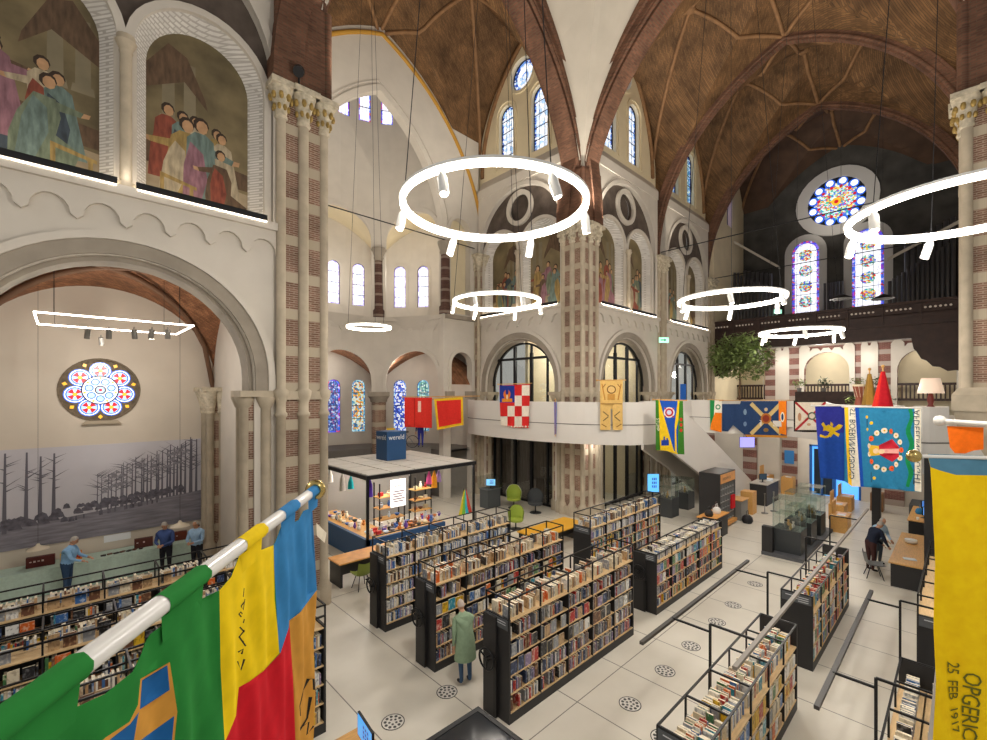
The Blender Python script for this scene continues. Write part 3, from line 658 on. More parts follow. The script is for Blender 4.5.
# lower wall under the loft: striped brick, white niches, lit arches
T=TX(39.4)
hs=[archpoly(6.84,3,7.6,1.32,16),archpoly(1.7,3,7.5,1.35,16),archpoly(11.9,3,7.5,1.2,16)]
def batt(c,hw,z0,zt):  # stepped scalloped white surround
    p=[(c-hw,z0)]
    for i in range(5):
        a=c-hw+hw*2*i/5; b=a+hw*.4
        p+=[(a,zt+ (.25 if i in (0,4) else .0)),(a+hw*.1,zt+.22+(.25 if i in (0,4) else 0)),(b-hw*.1,zt+.22+(.25 if i in (0,4) else 0)),(b,zt+(.25 if i in (0,4) else .0))]
    return p+[(c+hw,z0)]
w=MB(T).plate([(-.5,3),(13,3),(13,11),(-.5,11)],hs,0,-.5).build('wall_loft',[BRW],kind='structure')
m=MB(T); 
for c,hh,hw in ((6.84,hs[0],1.62),(1.7,hs[1],1.66),(11.9,hs[2],1.1)): m.plate(batt(c,hw,4.6,9.0),[[(min(max(a,c-hw+.02),c+hw-.02),max(b,4.62)) for a,b in hh]],.06,.0)
for c in (4.45,9.55): m.plate([(c-.45,5.2),(c+.45,5.2),(c+.45,9.2),(c+.38,9.45),(c+.12,9.45),(c+.05,9.2),(c-.05,9.2),(c-.12,9.45),(c-.38,9.45),(c-.45,9.2)],[],.05,0)
m.build('white_surround',[WHITE],w)
MB(T).box(-.5,13,-1.6,-1.5,3,11).build('loft_back_wall',[CREAM],w)
m=MB(T)
for c in (6.84,1.7,11.9): m.box(c-1.35,c+1.35,-.35,-.25,6.5,6.65); m.box(c-1.35,c+1.35,-.35,-.25,5.5,5.65); [m.box(c-1.3+.2*i,c-1.22+.2*i,-.33,-.27,5.6,6.55) for i in range(13)]
m.build('inner_balustrade',[DWOOD],w)
# organ loft front: dark carved balustrade and arcade
T=TX(34.75); outer=[(-.3,8.9),(.0,8.6)]
def scal(c,hw,z,rise,n=16): return [(c-hw*cos(PI*i/n),z+rise*sin(PI*i/n)+(.09 if i%2 else 0)) for i in range(n+1)]
bot=[(-.3,4.7),(.0,4.7)]+[(.0+2.1*sin(PI*i/20),7.1+2.0*(1-cos(PI*i/20))+(.12 if i%2 else 0)) for i in range(11)]+[(10.9,9.1)]+[(13.0-2.1*sin(PI*i/20),7.1+2.0*(1-cos(PI*i/20))+(.12 if i%2 else 0)) for i in range(9,-1,-1)]+[(13.0,4.7),(13.2,4.7)]
MB(T).plate(bot+[(13.2,9.9),(-.3,9.9)],[],0,-.35).build('wall_loft_front',[DWOOD],kind='structure')
m=MB(T); m.box(-.3,13.2,-.3,.12,9.85,10.0); m.box(-.3,13.2,-.3,.14,11.05,11.2); m.box(-.3,13.2,-.1,.0,9.95,10.55)
hl=[]
for i in range(8):
    for k in range(6): hl.append(circ(.3+i*1.62+.22+k*.2,10.78,.06,8))
m.box(-.3,13.2,-.08,0,10.5,11.1)
for q in hl: m.prism(q,'y',0,.012,1)  # pale discs stand for light showing through the balustrade holes, put into colour
for i in range(9): m.box(.1+i*1.62-.05,.1+i*1.62+.05,0,.08,10.0,11.05)
m.build('trim_4',[DWOOD,mat('lit_hole_tone','d8ccc0',.4)],kind='structure')
MB(T).box(-.3,13.2,-6.4,-.35,9.7,9.9).build('floor_loft',[DWOOD],kind='structure')
# gallery deck across the nave
MB().box(27.35,39.4,-.9,12.8,4.3,4.65).build('floor_gallery',[WHITE],kind='structure')
# tie rods
for i,(p,q) in enumerate([((5.5,20.2,14.6),(17.8,20.2,14.6)),((X2,YN-.4,14.6),(X2,YS+.3,14.6)),((X3,YN-.4,14.3),(X3,YS+.3,14.3))]):
    MB().tube([p,q],.03,5).build('trim_%d'%(5+i),[BLACK],kind='structure')
# ------------------------------------------------------------------ pixel-measured places of the photograph, as points in the room
F_,CX_,CY_=452.,493.5,393.; FW=(cos(R(46.2)),sin(R(46.2))); RT=(sin(R(46.2)),-cos(R(46.2)))
def ray(u,v): k=(u-CX_)/F_; return (FW[0]+RT[0]*k,FW[1]+RT[1]*k,(CY_-v)/F_)
def atD(u,v,d): r=ray(u,v); return (r[0]*d,r[1]*d,6+r[2]*d)
def atZ(u,v,z): r=ray(u,v); t=(z-6)/r[2]; return (r[0]*t,r[1]*t,z)
def project(x,y,z):
    d=x*FW[0]+y*FW[1]; s=x*RT[0]+y*RT[1]
    return (CX_+F_*s/d,CY_-F_*(z-6)/d,d)
class Line:
    """vertical plane through two floor points; m(u,v) -> (s,z) on it"""
    def __init__(s,p,q):
        s.p=p; L=math.hypot(q[0]-p[0],q[1]-p[1]); s.d=((q[0]-p[0])/L,(q[1]-p[1])/L); s.n=(s.d[1],-s.d[0]); s.L=L
        if s.n[0]*p[0]+s.n[1]*p[1]>0: s.n=(-s.n[0],-s.n[1])
        s.T=FR(p,s.d,s.n)
    def m(s,u,v):
        r=ray(u,v); t=(s.p[0]*s.n[0]+s.p[1]*s.n[1])/(r[0]*s.n[0]+r[1]*s.n[1])
        x,y,z=r[0]*t,r[1]*t,6+r[2]*t
        return ((x-s.p[0])*s.d[0]+(y-s.p[1])*s.d[1],z)
    def M(s,P): return [s.m(*p) for p in P]
def text_mesh(txt,size,mb,to,m=0,spacing=1.0):
    """letters as flat mesh: to(a,b) maps text plane to mb coordinates"""
    cu=D.curves.new('t','FONT'); cu.body=txt; cu.size=size; cu.space_character=spacing; cu.resolution_u=2
    o=D.objects.new('t',cu); COL.objects.link(o); dg=bpy.context.evaluated_depsgraph_get(); me=D.meshes.new_from_object(o.evaluated_get(dg))
    vs=[to(v.co.x,v.co.y) for v in me.vertices]; mb.add(vs,[tuple(p.vertices) for p in me.polygons],m)
    D.objects.remove(o); D.meshes.remove(me); D.curves.remove(cu)
# ------------------------------------------------------------------ ring lamps
def ringlamp(x,y,z,rr,label,heads=6,a0=.3,th=.042):
    r=root('ring_lamp',(x,y,z),label,'lamp',)
    pts=[(x+rr*cos(2*PI*i/64),y+rr*sin(2*PI*i/64),z) for i in range(64)]
    MB().tube(pts,th,8,closed=True).build('light_tube',[LED],r)
    m=MB(); 
    v=[(x+q*cos(2*PI*i/48),y+q*sin(2*PI*i/48),zz) for q,zz in ((rr-.05,z+.05),(rr+.05,z+.05),(rr+.05,z+.09),(rr-.05,z+.09)) for i in range(48)]
    m.add(v,[(k*48+i,k*48+(i+1)%48,((k+1)%4)*48+(i+1)%48,((k+1)%4)*48+i) for k in range(4) for i in range(48)]); m.build('housing',[LWHITE],r)
    w=MB()
    for k in range(3):
        an=a0+2*PI*k/3; w.tube([(x+rr*cos(an),y+rr*sin(an),z+.09),(x+.3*cos(an),y+.3*sin(an),24.2)],.008,4)
    w.build('cable',[BLACK],r)
    for k in range(heads):
        an=a0+2*PI*k/heads; px,py=x+rr*cos(an),y+rr*sin(an)
        s=MB(); s.tube([(px,py,z-.03),(px+.03*cos(an+1),py+.03*sin(an+1),z-.12),(px+.1*cos(an+1),py+.1*sin(an+1),z-.36)],[.03,.07,.07],10); h=s.build('spot_head',[LWHITE],r)
        MB().tube([(px+.1*cos(an+1),py+.1*sin(an+1),z-.362),(px+.103*cos(an+1),py+.103*sin(an+1),z-.368)],.058,10).build('lens',[LED],h)
    return r
RINGS=[(5.2,5.4,9.05,1.5,'big glowing ring lamp hanging in front of the crossing pier'),(11.0,11.3,9.15,1.5,'glowing ring lamp hanging over the rounded white balcony by the chequered flag'),
 (15.2,5.1,8.9,1.5,'glowing ring lamp hanging over the white stair, third nave pier behind it'),(22.2,4.75,8.5,1.45,'flat looking glowing ring lamp below the organ balustrade'),
 (10.55,0.0,8.95,1.5,'glowing ring lamp cut by the picture edge, near the organ pipes side'),(9.9,18.3,8.9,.93,'small glowing ring lamp above the shop kiosk in the apse')]
for x,y,z,rr,lb in RINGS: ringlamp(x,y,z,rr,lb,heads=6 if rr>1 else 0)
# ------------------------------------------------------------------ balcony and stair
def smooth(P,n=6):
    o=[]
    for i in range(len(P)-1):
        p0,p1,p2,p3=P[max(i-1,0)],P[i],P[i+1],P[min(i+2,len(P)-1)]
        for k in range(n):
            t=k/n; o.append(tuple(.5*(2*p1[j]+(p2[j]-p0[j])*t+(2*p0[j]-5*p1[j]+4*p2[j]-p3[j])*t*t+(3*p1[j]-p0[j]-3*p2[j]+p3[j])*t**3) for j in (0,1)))
    return o+[P[-1]]
def offset(P,d):
    o=[]
    for i,p in enumerate(P):
        a=P[max(i-1,0)]; b=P[min(i+1,len(P)-1)]; L=math.hypot(b[0]-a[0],b[1]-a[1]) or 1
        o.append((p[0]-(b[1]-a[1])/L*d,p[1]+(b[0]-a[0])/L*d))
    return o
def strip(P,d,z0,z1,mb,m=0):
    q=offset(P,d); n=len(P); vs=[(x,y,z) for z in (z0,z1) for (x,y) in P+q]
    fs=[]
    for i in range(n-1):
        fs+=[(i,i+1,2*n+i+1,2*n+i),(n+i,3*n+i,3*n+i+1,n+i+1),(2*n+i,2*n+i+1,3*n+i+1,3*n+i),(i,n+i,n+i+1,i+1)]
    fs+=[(0,2*n,3*n,n),(n-1,2*n-1,4*n-1,3*n-1)]
    mb.add(vs,fs,m)
PARA=mat('white_parapet','d6d1ca',.7,noise=.02,scale=1)
LB=smooth([(17.3,20.1),(16.5,19.2),(16.1,17.5),(16.0,14.5),(16.5,11.9),(17.4,10.3),(18.7,9.45),(20.4,9.3)])
RB=smooth([(26.5,11.0),(26.6,10.0),(27.0,8.5),(27.2,6.3),(25.6,4.7),(23,4.0),(20.1,3.3),(18.4,2.1),(17.3,.95),(17.72,.3)])
for P,nme in ((LB,'wall_balcony'),(RB,'wall_balcony_south'),([(20.4,10.9),(26.5,11.0)],'wall_balcony_stair')):
    m=MB(); strip(P,.12,3.75,5.6,m); 
    m.build(nme,[PARA],kind='structure')
    q=offset(P,-.012); g=MB(); strip(q,.01,4.6,4.635,g,0); g.build('trim_9',[mat('shadow_joint','6b6660',.8)],kind='structure')
m=MB(); m.prism(offset(LB,.05)+[(20.4,10.9),(26.5,10.9),(26.5,12.7),(18.1,12.7),(18.1,20.1)],'z',4.25,4.55); m.build('floor_balcony',[PARA],kind='structure')
m=MB(); m.prism(offset(RB,.05)[6:]+[(18.2,-.9),(27.2,-.9),(27.2,5.0)],'z',4.25,4.55); m.build('floor_balcony_south',[PARA],kind='structure')
st=root('staircase',(26,10,0),'white stair with solid sloping flanks descending from the balcony to the hall floor','staircase')
for y0,y1 in ((9.3,9.45),(10.75,10.9)):
    MB().prism([(20.4,5.6),(24.2,3.95),(31.4,.5),(31.4,0),(27.2,.0),(23.3,1.96),(20.4,3.25)],'y',y0,y1).build('flank',[PARA],st)
m=MB(); N=24
for i in range(N): x=20.5+10.6*i/N; z=4.55*(1-i/N); m.box(x,x+10.6/N+.1,9.45,10.75,max(0.005,z-.5),z)
m.build('tread',[mat('stair_tread','9a948b',.7)],st)
# column posts under the balcony
for (u,v,d,w,lb) in ((876.5,545,17.3,.13,'post'),(931,600,12.2,.13,'post')):
    x,y,_=atD(u,v,d); MB().box(x-w,x+w,y-w,y+w,0,4.3).build('pillar_steel',[DARK],kind='structure')
# ------------------------------------------------------------------ flags
CL={}
def cloth(c,name=None):
    if c not in CL: CL[c]=mat('cloth_'+(name or c),c,.85,noise=.08,scale=14,spec=.1)
    return CL[c]
def wave(amp,fs,ph=0,fz=1.3): return lambda a,b: amp*(sin(a*fs+ph+.6*sin(b*fz))+.45*sin(a*fs*2.3+b*fz*1.7+ph))
def pdepth(u):
    best=99; rx,ry,_=ray(u,393)
    for P in (LB,RB):
        for i in range(len(P)-1):
            ax,ay=P[i]; bx,by=P[i+1]; den=rx*(by-ay)-ry*(bx-ax)
            if abs(den)<1e-9: continue
            t=(ax*(by-ay)-ay*(bx-ax))/den; q=(ax*ry-ay*rx)/den
            if 0<=q<=1 and 0<t<best: best=t
    return best
def pxflag(u0,d0,u1,d1,polys,label,amp=.03,fs=9,grid=.09,pole=None,text=(),fix=False):
    """hanging flag on the vertical plane through two measured points; polys: [(pixel polygon, colour)], first is the outline"""
    dd=[pdepth(u0+(u1-u0)*k/8) for k in range(9)]
    if dd[0]<90 and dd[8]<90 and not fix and u0>490:
        d0,d1=dd[0]-.12,dd[8]-.12
        for k in range(9):
            li=1/((1-k/8)/d0+(k/8)/d1); 
            if li>dd[k]-.1: e=li-dd[k]+.1; d0-=e; d1-=e
    A=atD(u0,0,d0); B=atD(u1,0,d1); L=Line(A,B); cols=[]
    P=[]
    for p,c in polys:
        if c not in cols: cols.append(c)
        P.append((L.M(p),cols.index(c)))
    top=max(z for _,z in P[0][0]); s0=min(s for s,_ in P[0][0]); s1=max(s for s,_ in P[0][0])
    r=root('flag',L.T((s0+s1)/2,0,top),label,'flag')
    w=wave(amp,fs); ff=lambda a,b: w(a,b)*min(1,.25+(top-b))
    MB(L.T).sheet(P,grid=grid,f=ff,thick=.004).build('cloth',[cloth(c) for c in cols],r)
    for tx,size,cu,cv,rot,mir,c,sp in text:
        a,b=L.m(cu,cv); t=MB(L.T); 
        def to(x,y,a=a,b=b):
            if mir: x=-x
            X=a+x*cos(rot)-y*sin(rot); Z=b+x*sin(rot)+y*cos(rot); return (X,ff(X,Z)+.012,Z)
        text_mesh(tx,size,t,to,spacing=sp); t.build('lettering',[cloth(c)],r)
    if pole:
        m=MB(L.T); a,b=L.m(*pole[0]); c,d=L.m(*pole[1]); m.tube([(a,-.0,b),(c,-.0,d)],pole[2],8); m.ball((a,0,b),pole[2]*2,8); m.build('pole',[mat('pole_white','e6e2da',.35) if pole[3]=='w' else OAK],r)
    return r
def rect(u0,u1,v0,v1,v2=None,v3=None): return [(u0,v0),(u1,v2 if v2 is not None else v0),(u1,v3 if v3 is not None else v1),(u0,v1)]
def disc(u,v,r,ry=None,n=14): return [(u+r*cos(2*PI*k/n),v+(ry or r)*sin(2*PI*k/n)) for k in range(n)]
def stroke(pts,w):
    l=[];r_=[]
    for i,p in enumerate(pts):
        a=pts[max(i-1,0)];b=pts[min(i+1,len(pts)-1)];L=math.hypot(b[0]-a[0],b[1]-a[1]) or 1
        nx,ny=-(b[1]-a[1])/L*w/2,(b[0]-a[0])/L*w/2; l.append((p[0]+nx,p[1]+ny)); r_.append((p[0]-nx,p[1]-ny))
    return l+r_[::-1]
RED='cf2f2c';YEL='efc02a';BLU='2b4fa0';GRN='2a7a3a';ORG='e8731c';CRM='e9dfc6';NAV='2f3f6b'
# two red banners at the far end of the balcony
pxflag(404,24.3,433,24.3,[(rect(404.5,432,397.5,427,397.5,428),'d8382f'),(rect(418,421,401,412),'f0c8b8'),(rect(414,415,398,428),'b82a26')],'plain red banner hanging beside the yellow bordered one at the balcony end',pole=((403,397),(480,396),.025,'o'))
pxflag(434,24.0,464,24.0,[([(434,399),(463,397),(463.5,425),(450,427.5),(437,430)],'e0b52c'),([(436.5,401),(461,399.5),(461.2,423),(450,425),(439,427)],'d4332d')],'red banner with a yellow border hanging at the balcony end',pole=((433,399),(470,396),.022,'o'))
# chequered flag
def q(u,v,a=0): return u,v
ch=[([(499.5,385.5),(530,384),(528.5,428),(513,427.5),(501,425)],'d3302f')]
for i in range(4):
    for j in range(4):
        if (i+j)%2==1 and not (i<2 and j<2):
            u0=499.7+7.45*i;u1=u0+7.45;v0=385.2+10.4*j;v1=v0+10.4; ch.append((rect(u0,u1-.01,v0,v1),'ece2d2'))
ch+=[(rect(499.8,514.5,385.5,402.5),'2a3a90'),(disc(507,394.5,3.6,5),'d8702a'),(rect(502,512.4,398.5,402),'e0902a'),(disc(507,392,1.7,3),'2a3a90'),(disc(507,397,1.2,2.4),'e8d8b0')]
for k in range(11): ch.append((disc(500.5+k*2.8,426.6,.9),'ece2d2'))
pxflag(499,21.0,531,20.6,ch,'red and cream chequered flag with a blue corner on the white balcony',amp=.02,pole=((498,384.3),(532,383.2),.02,'o'))
pxflag(553,20.2,557.5,20.1,[([(554,402),(556.5,402),(556.3,434),(554.4,435)],'2f55b8')],'narrow furled blue flag between the chequered and the straw yellow flags',amp=.01,grid=.06,pole=((555.2,399.5),(555.2,436.5),.018,'o'))
cf=[([(600,380.5),(622.8,380.5),(622.6,430),(612.8,430),(612.4,409),(610.8,409),(610.6,430),(600.2,430)],'d9b36c')]
cf+=[(disc(611.4,389.5,4.6,4.2),'6b4a2c'),(disc(611.4,389.5,3.6,3.2),'dcb876'),(rect(607.5,615,394,400),'c49048'),(rect(600.5,622,403.4,404.2),'8a6232')]
for s in (-1,1):
    cf+=[(stroke([(611.5+s*8.5,411.5),(611.5+s*3,416)],1.0),'6b5a3c'),(stroke([(611.5+s*8.5,421),(611.5+s*3,416.5)],1.0),'6b5a3c'),(stroke([(611.5+s*9.5,384),(611.5+s*6.5,400)],1.2),'b9803c'),(stroke([(611.5+s*10,424),(611.5+s*5,427)],.9),'8a6232'),(stroke([(611.5+s*6,384),(611.5+s*9,388)],.8),'8a5a2c')]
pxflag(600,19.0,623,18.9,cf,'straw yellow embroidered banner split at the bottom on the balcony',amp=.02,pole=((597,380.3),(626,380),.022,'o'))
yf=[([(655.5,400),(683,401),(684.5,454.5),(676,454),(667,451),(655.8,450)],'e9c325'),([(659.5,400.3),(679,401),(678,453),(674,451),(668,430)],'2452b0'),([(655.5,400),(658.5,400),(660,450),(655.8,450)],'3f7a2a'),([(678.6,401),(683,401),(684.5,454.5),(677.5,454)],'3f7a2a'),([(677.6,401.0),(679.4,401),(678.4,420),(676,430),(676.8,453),(675,452),(674.6,424)],'e9c325'),
 (disc(669.2,412.5,5.4),'e8e2dc'),(disc(669.2,412.5,4.2),'b83a48'),(disc(669.2,412.5,2.4),'c8d2ea'),(rect(661,669,440,445.5),'24409a'),(rect(663.5,665,436.5,440),'24409a'),(rect(666.5,668,438,440),'24409a')]
for k in range(4): yf.append((stroke([(669.2+6.5*cos(k*1.57+.8),412.5+6.5*sin(k*1.57+.8)),(669.2+4.6*cos(k*1.57+.8),412.5+4.6*sin(k*1.57+.8))],1.3),'b83a48')); yf.append((disc(681,419.5+k*5.4,1.5,1.9),'c23c2c')) if k<3 else None
pxflag(655,18.6,685,18.4,yf,'yellow blue and green banner with a round emblem over the stair top',amp=.03,pole=((653,399.6),(687,400.4),.02,'o'),text=[('STUMP',.17,656.2,418,-PI/2,False,'e8e2d0',1.0)])
pxflag(680,27,687,27,[(rect(680.2,686,384,413),'2f63b8'),(disc(690,390,.1),'2f63b8')][:1],'small blue banner hanging against the far nave arch',amp=.01)
pxflag(709.5,24.8,722.5,24.6,[([(710,400),(722,401),(721.5,432.5),(710,429.5)],'ece8dc'),([(710,400),(714.6,400.3),(713.6,421),(710.2,430)],'2a8a4a'),([(711,424),(715,412.5),(722,413),(721.5,432.5),(710.2,429.6)],'ef8022'),(disc(718,407,2.6),'3f8a5a'),(disc(718,407,1.5),'ece8dc')],'small green white and orange flag right beside the stair top',amp=.02,pole=((708,399.6),(724,400.2),.018,'o'))
sa=[([(722,404),(740,404),(740,401),(798.5,401),(798.5,437.5),(747,436.5),(740,431),(733,425),(728,431.5),(722,431)],'2c4166'),(stroke([(751,403.5),(781,434)],4),'cbb37a'),(stroke([(781,403.5),(751,434)],4),'cbb37a'),([(743,401),(798.5,401),(798.5,404),(743,403)],'c98a36'),([(745,434.5),(787,435.5),(787,438),(747,437)],'c98a36'),(disc(766,418.5,5.4),'b06a30'),(disc(766,418.5,3.6),'8a3a2c'),(disc(766,409.5,2.6),'3a4a7a'),(disc(766,409.5,1.8),'c9b48a'),(disc(766,430,2.6,2),'8a6a3a'),
 ([(778.5,401),(786.5,401),(786.5,435),(779,433.5)],'ea8022'),(disc(782.5,417,2.1,5),'e8e0cc'),(disc(782.5,417,1.2,3.6),'2c4166'),(disc(745,412,1.6,3),'7d93a8'),(disc(745,424,1.6,2.4),'6d83a0')]
sa=[([(722,404),(740,404),(741,401),(787,401),(787,437.8),(747,436.8),(740,431),(733,425),(728,431.5),(722,431)],'2c4166')]+sa[1:3]+sa[4:]
pxflag(721,24.6,788,24.0,sa,'dark blue banner with a gold diagonal cross and orange stripe on the balcony',amp=.03,pole=((720,400.6),(790,400.2),.02,'o'))
sr=[([(793.5,400.5),(826,400.5),(826,432),(810,432.5),(793.8,431.5)],'e6dccb'),(stroke([(795,402),(826,431)],2.2),'b03038'),(stroke([(826,402),(795,430.5)],2.2),'b03038'),(rect(793.5,795.2,400.5,431.5),'35302c'),(rect(793.5,826,400.5,402.2),'35302c'),(rect(793.5,826,430,432.2),'35302c'),(disc(799.5,417,2,4.2),'c09070'),(disc(812,416,4.2,4),'5f6a5a'),(disc(812,416,2.6,2.6),'d9cfbe'),(disc(809,424.5,2,1.4),'c8a080')]
pxflag(793,18.6,827,18.3,sr,'white flag with a thin red diagonal cross and dark border on the balcony',amp=.02,fix=True)
# blue lion flag and bird banner on the near south balcony
bl=[([(815,406.5),(845.8,406),(845.9,406.2),(846.5,481.5),(833,479),(820,477.5)],'2a55b4'),([(815,406.5),(846,406),(846,432),(817,436)],'3a3fa6')]
LION=[[(820,424),(823,422),(826,426),(829,424.5),(835,428),(839,424),(842,425.5),(840,429),(836,431.5),(840,434),(839,437),(834.5,434),(831,437.5),(828,436),(830,432),(825.5,430.5),(821.5,431),(822.5,427.5)],[(819,434),(824,436),(830,435),(829,437.6),(824,438),(819,436.8)],[(831,421.5),(834,424),(833.5,427),(830.5,425)]]
bl+=[(p,'efc828') for p in LION]
pxflag(815,13.7,846,13.6,bl,'bright blue flag with a yellow lion beside the flowery banner',fix=True,amp=.05,pole=((812,405.8),(845,405.8),.02,'w'))
bf=[([(844.5,407),(921,408.7),(920,492),(907,491),(898,489.5),(868,487.3),(853,486.5),(844.5,481)],'2f7fa8')]
bf+=[([(844.5,407),(848.6,407),(853,486.6),(848.6,484)],YEL),([(848.6,407.1),(855,407.2),(859.5,487),(853,486.6)],'ece4d0'),([(855,407.2),(858.7,407.3),(862.8,487.2),(859.5,487)],'1f4fb0'),([(914.3,408.6),(921,408.7),(920,492),(914.3,491)],'ece4d0')]
gw=[(909.6+1.6*sin(k*.9),409+k*4.1) for k in range(20)]; bf.append((stroke(gw,3.6),'1e8a4e'))
cxw,cyw=885.5,450.0
for k in range(15):
    an=2*PI*k/15; bf.append((disc(cxw+16.5*cos(an),cyw+19.5*sin(an),2.6,2.8,10),'f08a5a' if False else ('e8602c' if k%3==0 else 'f0e0c4'))); bf.append((disc(cxw+16.5*cos(an+.21),cyw+19.5*sin(an+.21),1.1,1.2,6),'2a6a4a'))
for k in range(15): an=2*PI*k/15; bf.append((disc(cxw+16.5*cos(an),cyw+19.5*sin(an),.9,1,6),'d8a82c' if k%3 else 'c03a1c'))
bf+=[([(868,450),(872,445),(880,446),(884,450),(880,455),(872,456)],'e6b93a'),([(879,445.5),(892,439),(899.5,447),(899.5,457),(891,462),(880,455)],'c22a3a'),([(880,449),(899.5,448.5),(899.5,453.5),(880,453)],'eea8a0'),(disc(881.5,451.5,3,2.4),'efcfa8'),(disc(876.5,451,2.4,2.6),'efcfa8'),(disc(867,417,1.6),'efc02a'),(disc(872,423,1.6),'efc02a'),(disc(867.5,429.5,1.6),'efc02a'),(disc(875.5,478,1.6),'efc02a'),(rect(866.5,868.3,419,427),'2a5a78'),(rect(870.5,872.3,472,482),'2a5a78')]
pxflag(844,13.5,921,11.5,bf,'light blue banner with a wreath of flowers around a red cloaked figure',amp=.035,fix=True,pole=((843,406.6),(922,408),.02,'w'),
  text=[('ST. BOERINNENBOND',.215,855.4,408.5,PI/2,True,'3a4a5a',.95),('AFDEELING VUGHT',.215,919.6,410,PI/2,True,'3a4a5a',1.02)])
# orange flag on a white pole below the pier
pxflag(944,8.3,985,7.9,[([(947,426),(983.5,427.5),(983.5,449.5),(974,450.5),(965,453.5),(955,453),(950,447)],'f0701c')],'plain orange flag on a white pole below the stone pier',amp=.03,grid=.05,pole=((940,420.8),(992,424.5),.05,'w'))
# furled red and orange flag and a brown one standing on the balcony edge
def furled(u,v0,v1,d,w,cols,label):
    x,y,z1=atD(u,v0,d); _,_,z0=atD(u,v1,d); r=root('furled_flag',(x,y,z0),label,'flag')
    MB().tube([(x,y,z0),(x,y,z1+.12)],.02,8).ball((x,y,z1+.15),.045,8).build('staff',[OAK],r)
    mbs=MB(); n=18; H=z1-z0
    vs=[]
    for i in range(9):
        t=i/8
        for k in range(n): an=2*PI*k/n; rr=(.05+(w-.05)*t)*(1+.16*sin(an*5+t)); vs.append((x+rr*cos(an)*.9,y+rr*sin(an)*.9,z1-H*t))
    for i in range(8):
        for k in range(n): mbs.add([],[],0)
    mbs.add(vs,[],0)
    for i in range(8):
        for k in range(n): mbs.f.append([i*n+k,i*n+(k+1)%n,(i+1)*n+(k+1)%n,(i+1)*n+k]); mbs.m.append(int((k+10)*len(cols)/n)%len(cols)); mbs.sm.append(True)
    mbs.build('cloth',[cloth(c) for c in cols],r)
furled(883,371.5,408.5,13.2,.26,['c0222c','e8641e','d03026'],'furled red and orange flag standing upright on the balcony edge')
furled(869.5,374,405,14.2,.2,['a07a38','8a6a30'],'furled brown yellow flag standing beside the furled red one')
# ---- the big striped flag on its pole next to the camera
B=(1.005,2.458); A=(.06,1.234); L=Line(B,A); PZ=5.47
r=root('flag',(B[0],B[1],PZ),'huge green yellow blue and red striped flag on a white pole close by','flag')
far=(A[0]+(A[0]-B[0])*.3,A[1]+(A[1]-B[1])*.3)
MB().tube([(B[0],B[1],PZ),(far[0],far[1],PZ)],.0255,20).build('pole',[mat('pole_gloss','e8e6e2',.22)],r)
dx,dy=(B[0]-A[0]),(B[1]-A[1]); ll=math.hypot(dx,dy); dx/=ll; dy/=ll
m=MB(); m.tube([(B[0]-.012*dx,B[1]-.012*dy,PZ),(B[0],B[1],PZ),(B[0]+.012*dx,B[1]+.012*dy,PZ),(B[0]+.04*dx,B[1]+.04*dy,PZ),(B[0]+.06*dx,B[1]+.06*dy,PZ)],[.035,.052,.055,.04,.01],18); m.build('finial',[mat('brass','c8b070',.25,.9)],r)
GR,YE,BU,RD,OC,BK,SB='2a8038','f2cf18','3a83bd','cf1f2c','cf9540','2a2622','1f5f9c'
out=[(313,506),(314.8,590),(313,640),(312,760),(-60,790),(-60,760),(0,738),(40,722),(72,710),(105,694),(131,672),(141,655),(146,643),(152,634),(195,601.8),(219.5,590.4),(230.7,577),(240,553),(258,551),(275.2,545),(277,541),(281,527),(289,523),(296.5,521.6),(299,520),(303,511),(308,509)]
P=[(out,GR),([(219.5,590.4),(230.7,577),(240,553),(258,551),(275.2,545),(276,600),(277.8,652.8),(262,671),(243,687),(237,715.6),(223.5,742),(218,760),(222.5,740),(220.5,667)],YE),
 ([(275.2,545),(277,541),(281,527),(289,523),(296.5,521.6),(299,520),(303,511),(308,509),(313,506),(314.8,590),(292.5,620.4),(288.4,627.5),(279.3,652.8),(277.5,652.8)],BU),
 ([(292.5,620.4),(294.5,760),(216,760),(223.6,741),(237,715.6),(243,687),(262,671),(278,653.4),(288.4,627.5)],RD),([(292.5,620.4),(314.8,590),(313,640),(312,760),(294.5,760)],OC),
 ([(139.5,679),(169.5,662),(174,712),(171.5,760),(80,760),(103,737.5),(128,722),(136.5,705)],OC),([(141.5,680.3),(167.8,665),(169.5,690),(139,709.5)],SB),([(138,712),(138.5,711),(137,716),(134,740),(128,760),(88,760),(105,741),(129,724)],SB),([(172.3,716),(170,760),(135,760),(140,741),(160,729)],SB)]
for s in ([(245.5,588),(244,597)],[(241,606),(247,601)],[(247,599),(244,610),(241,606)],[(242,617),(239,614),(241,612),(243,614)],[(246,619),(244.5,623)],[(241,627),(246,632)],[(246,630),(241,637),(245,642)],[(241.5,637),(247,646)],[(241,652),(245,649),(244,654)],[(241,661),(244,670),(246,659)]): P.append((L.M([]) and [] or stroke(s,1.5),BK))
P+=[(stroke([(301,716),(299,706),(303,690),(309,679),(311.5,679),(311.8,690)],1.6),BK),(stroke([(310,697),(308,718),(301,731),(300,742)],1.5),BK),(stroke([(302,728),(309,722),(307,735),(312,726)],1.4),BK)]
cols=[];PP=[]
for p,c in P:
    if c not in cols: cols.append(c)
    PP.append((L.M(p),cols.index(c)))
top=PZ-.02; w1=lambda a,b: (.010*sin(a*24+b*3)+.005*sin(a*47-b*9+1))*min(1,max(0,(top-b)*3)+.15)
MB(L.T).sheet(PP,grid=.016,f=w1,thick=.0015).build('cloth',[cloth(c) for c in cols],r)
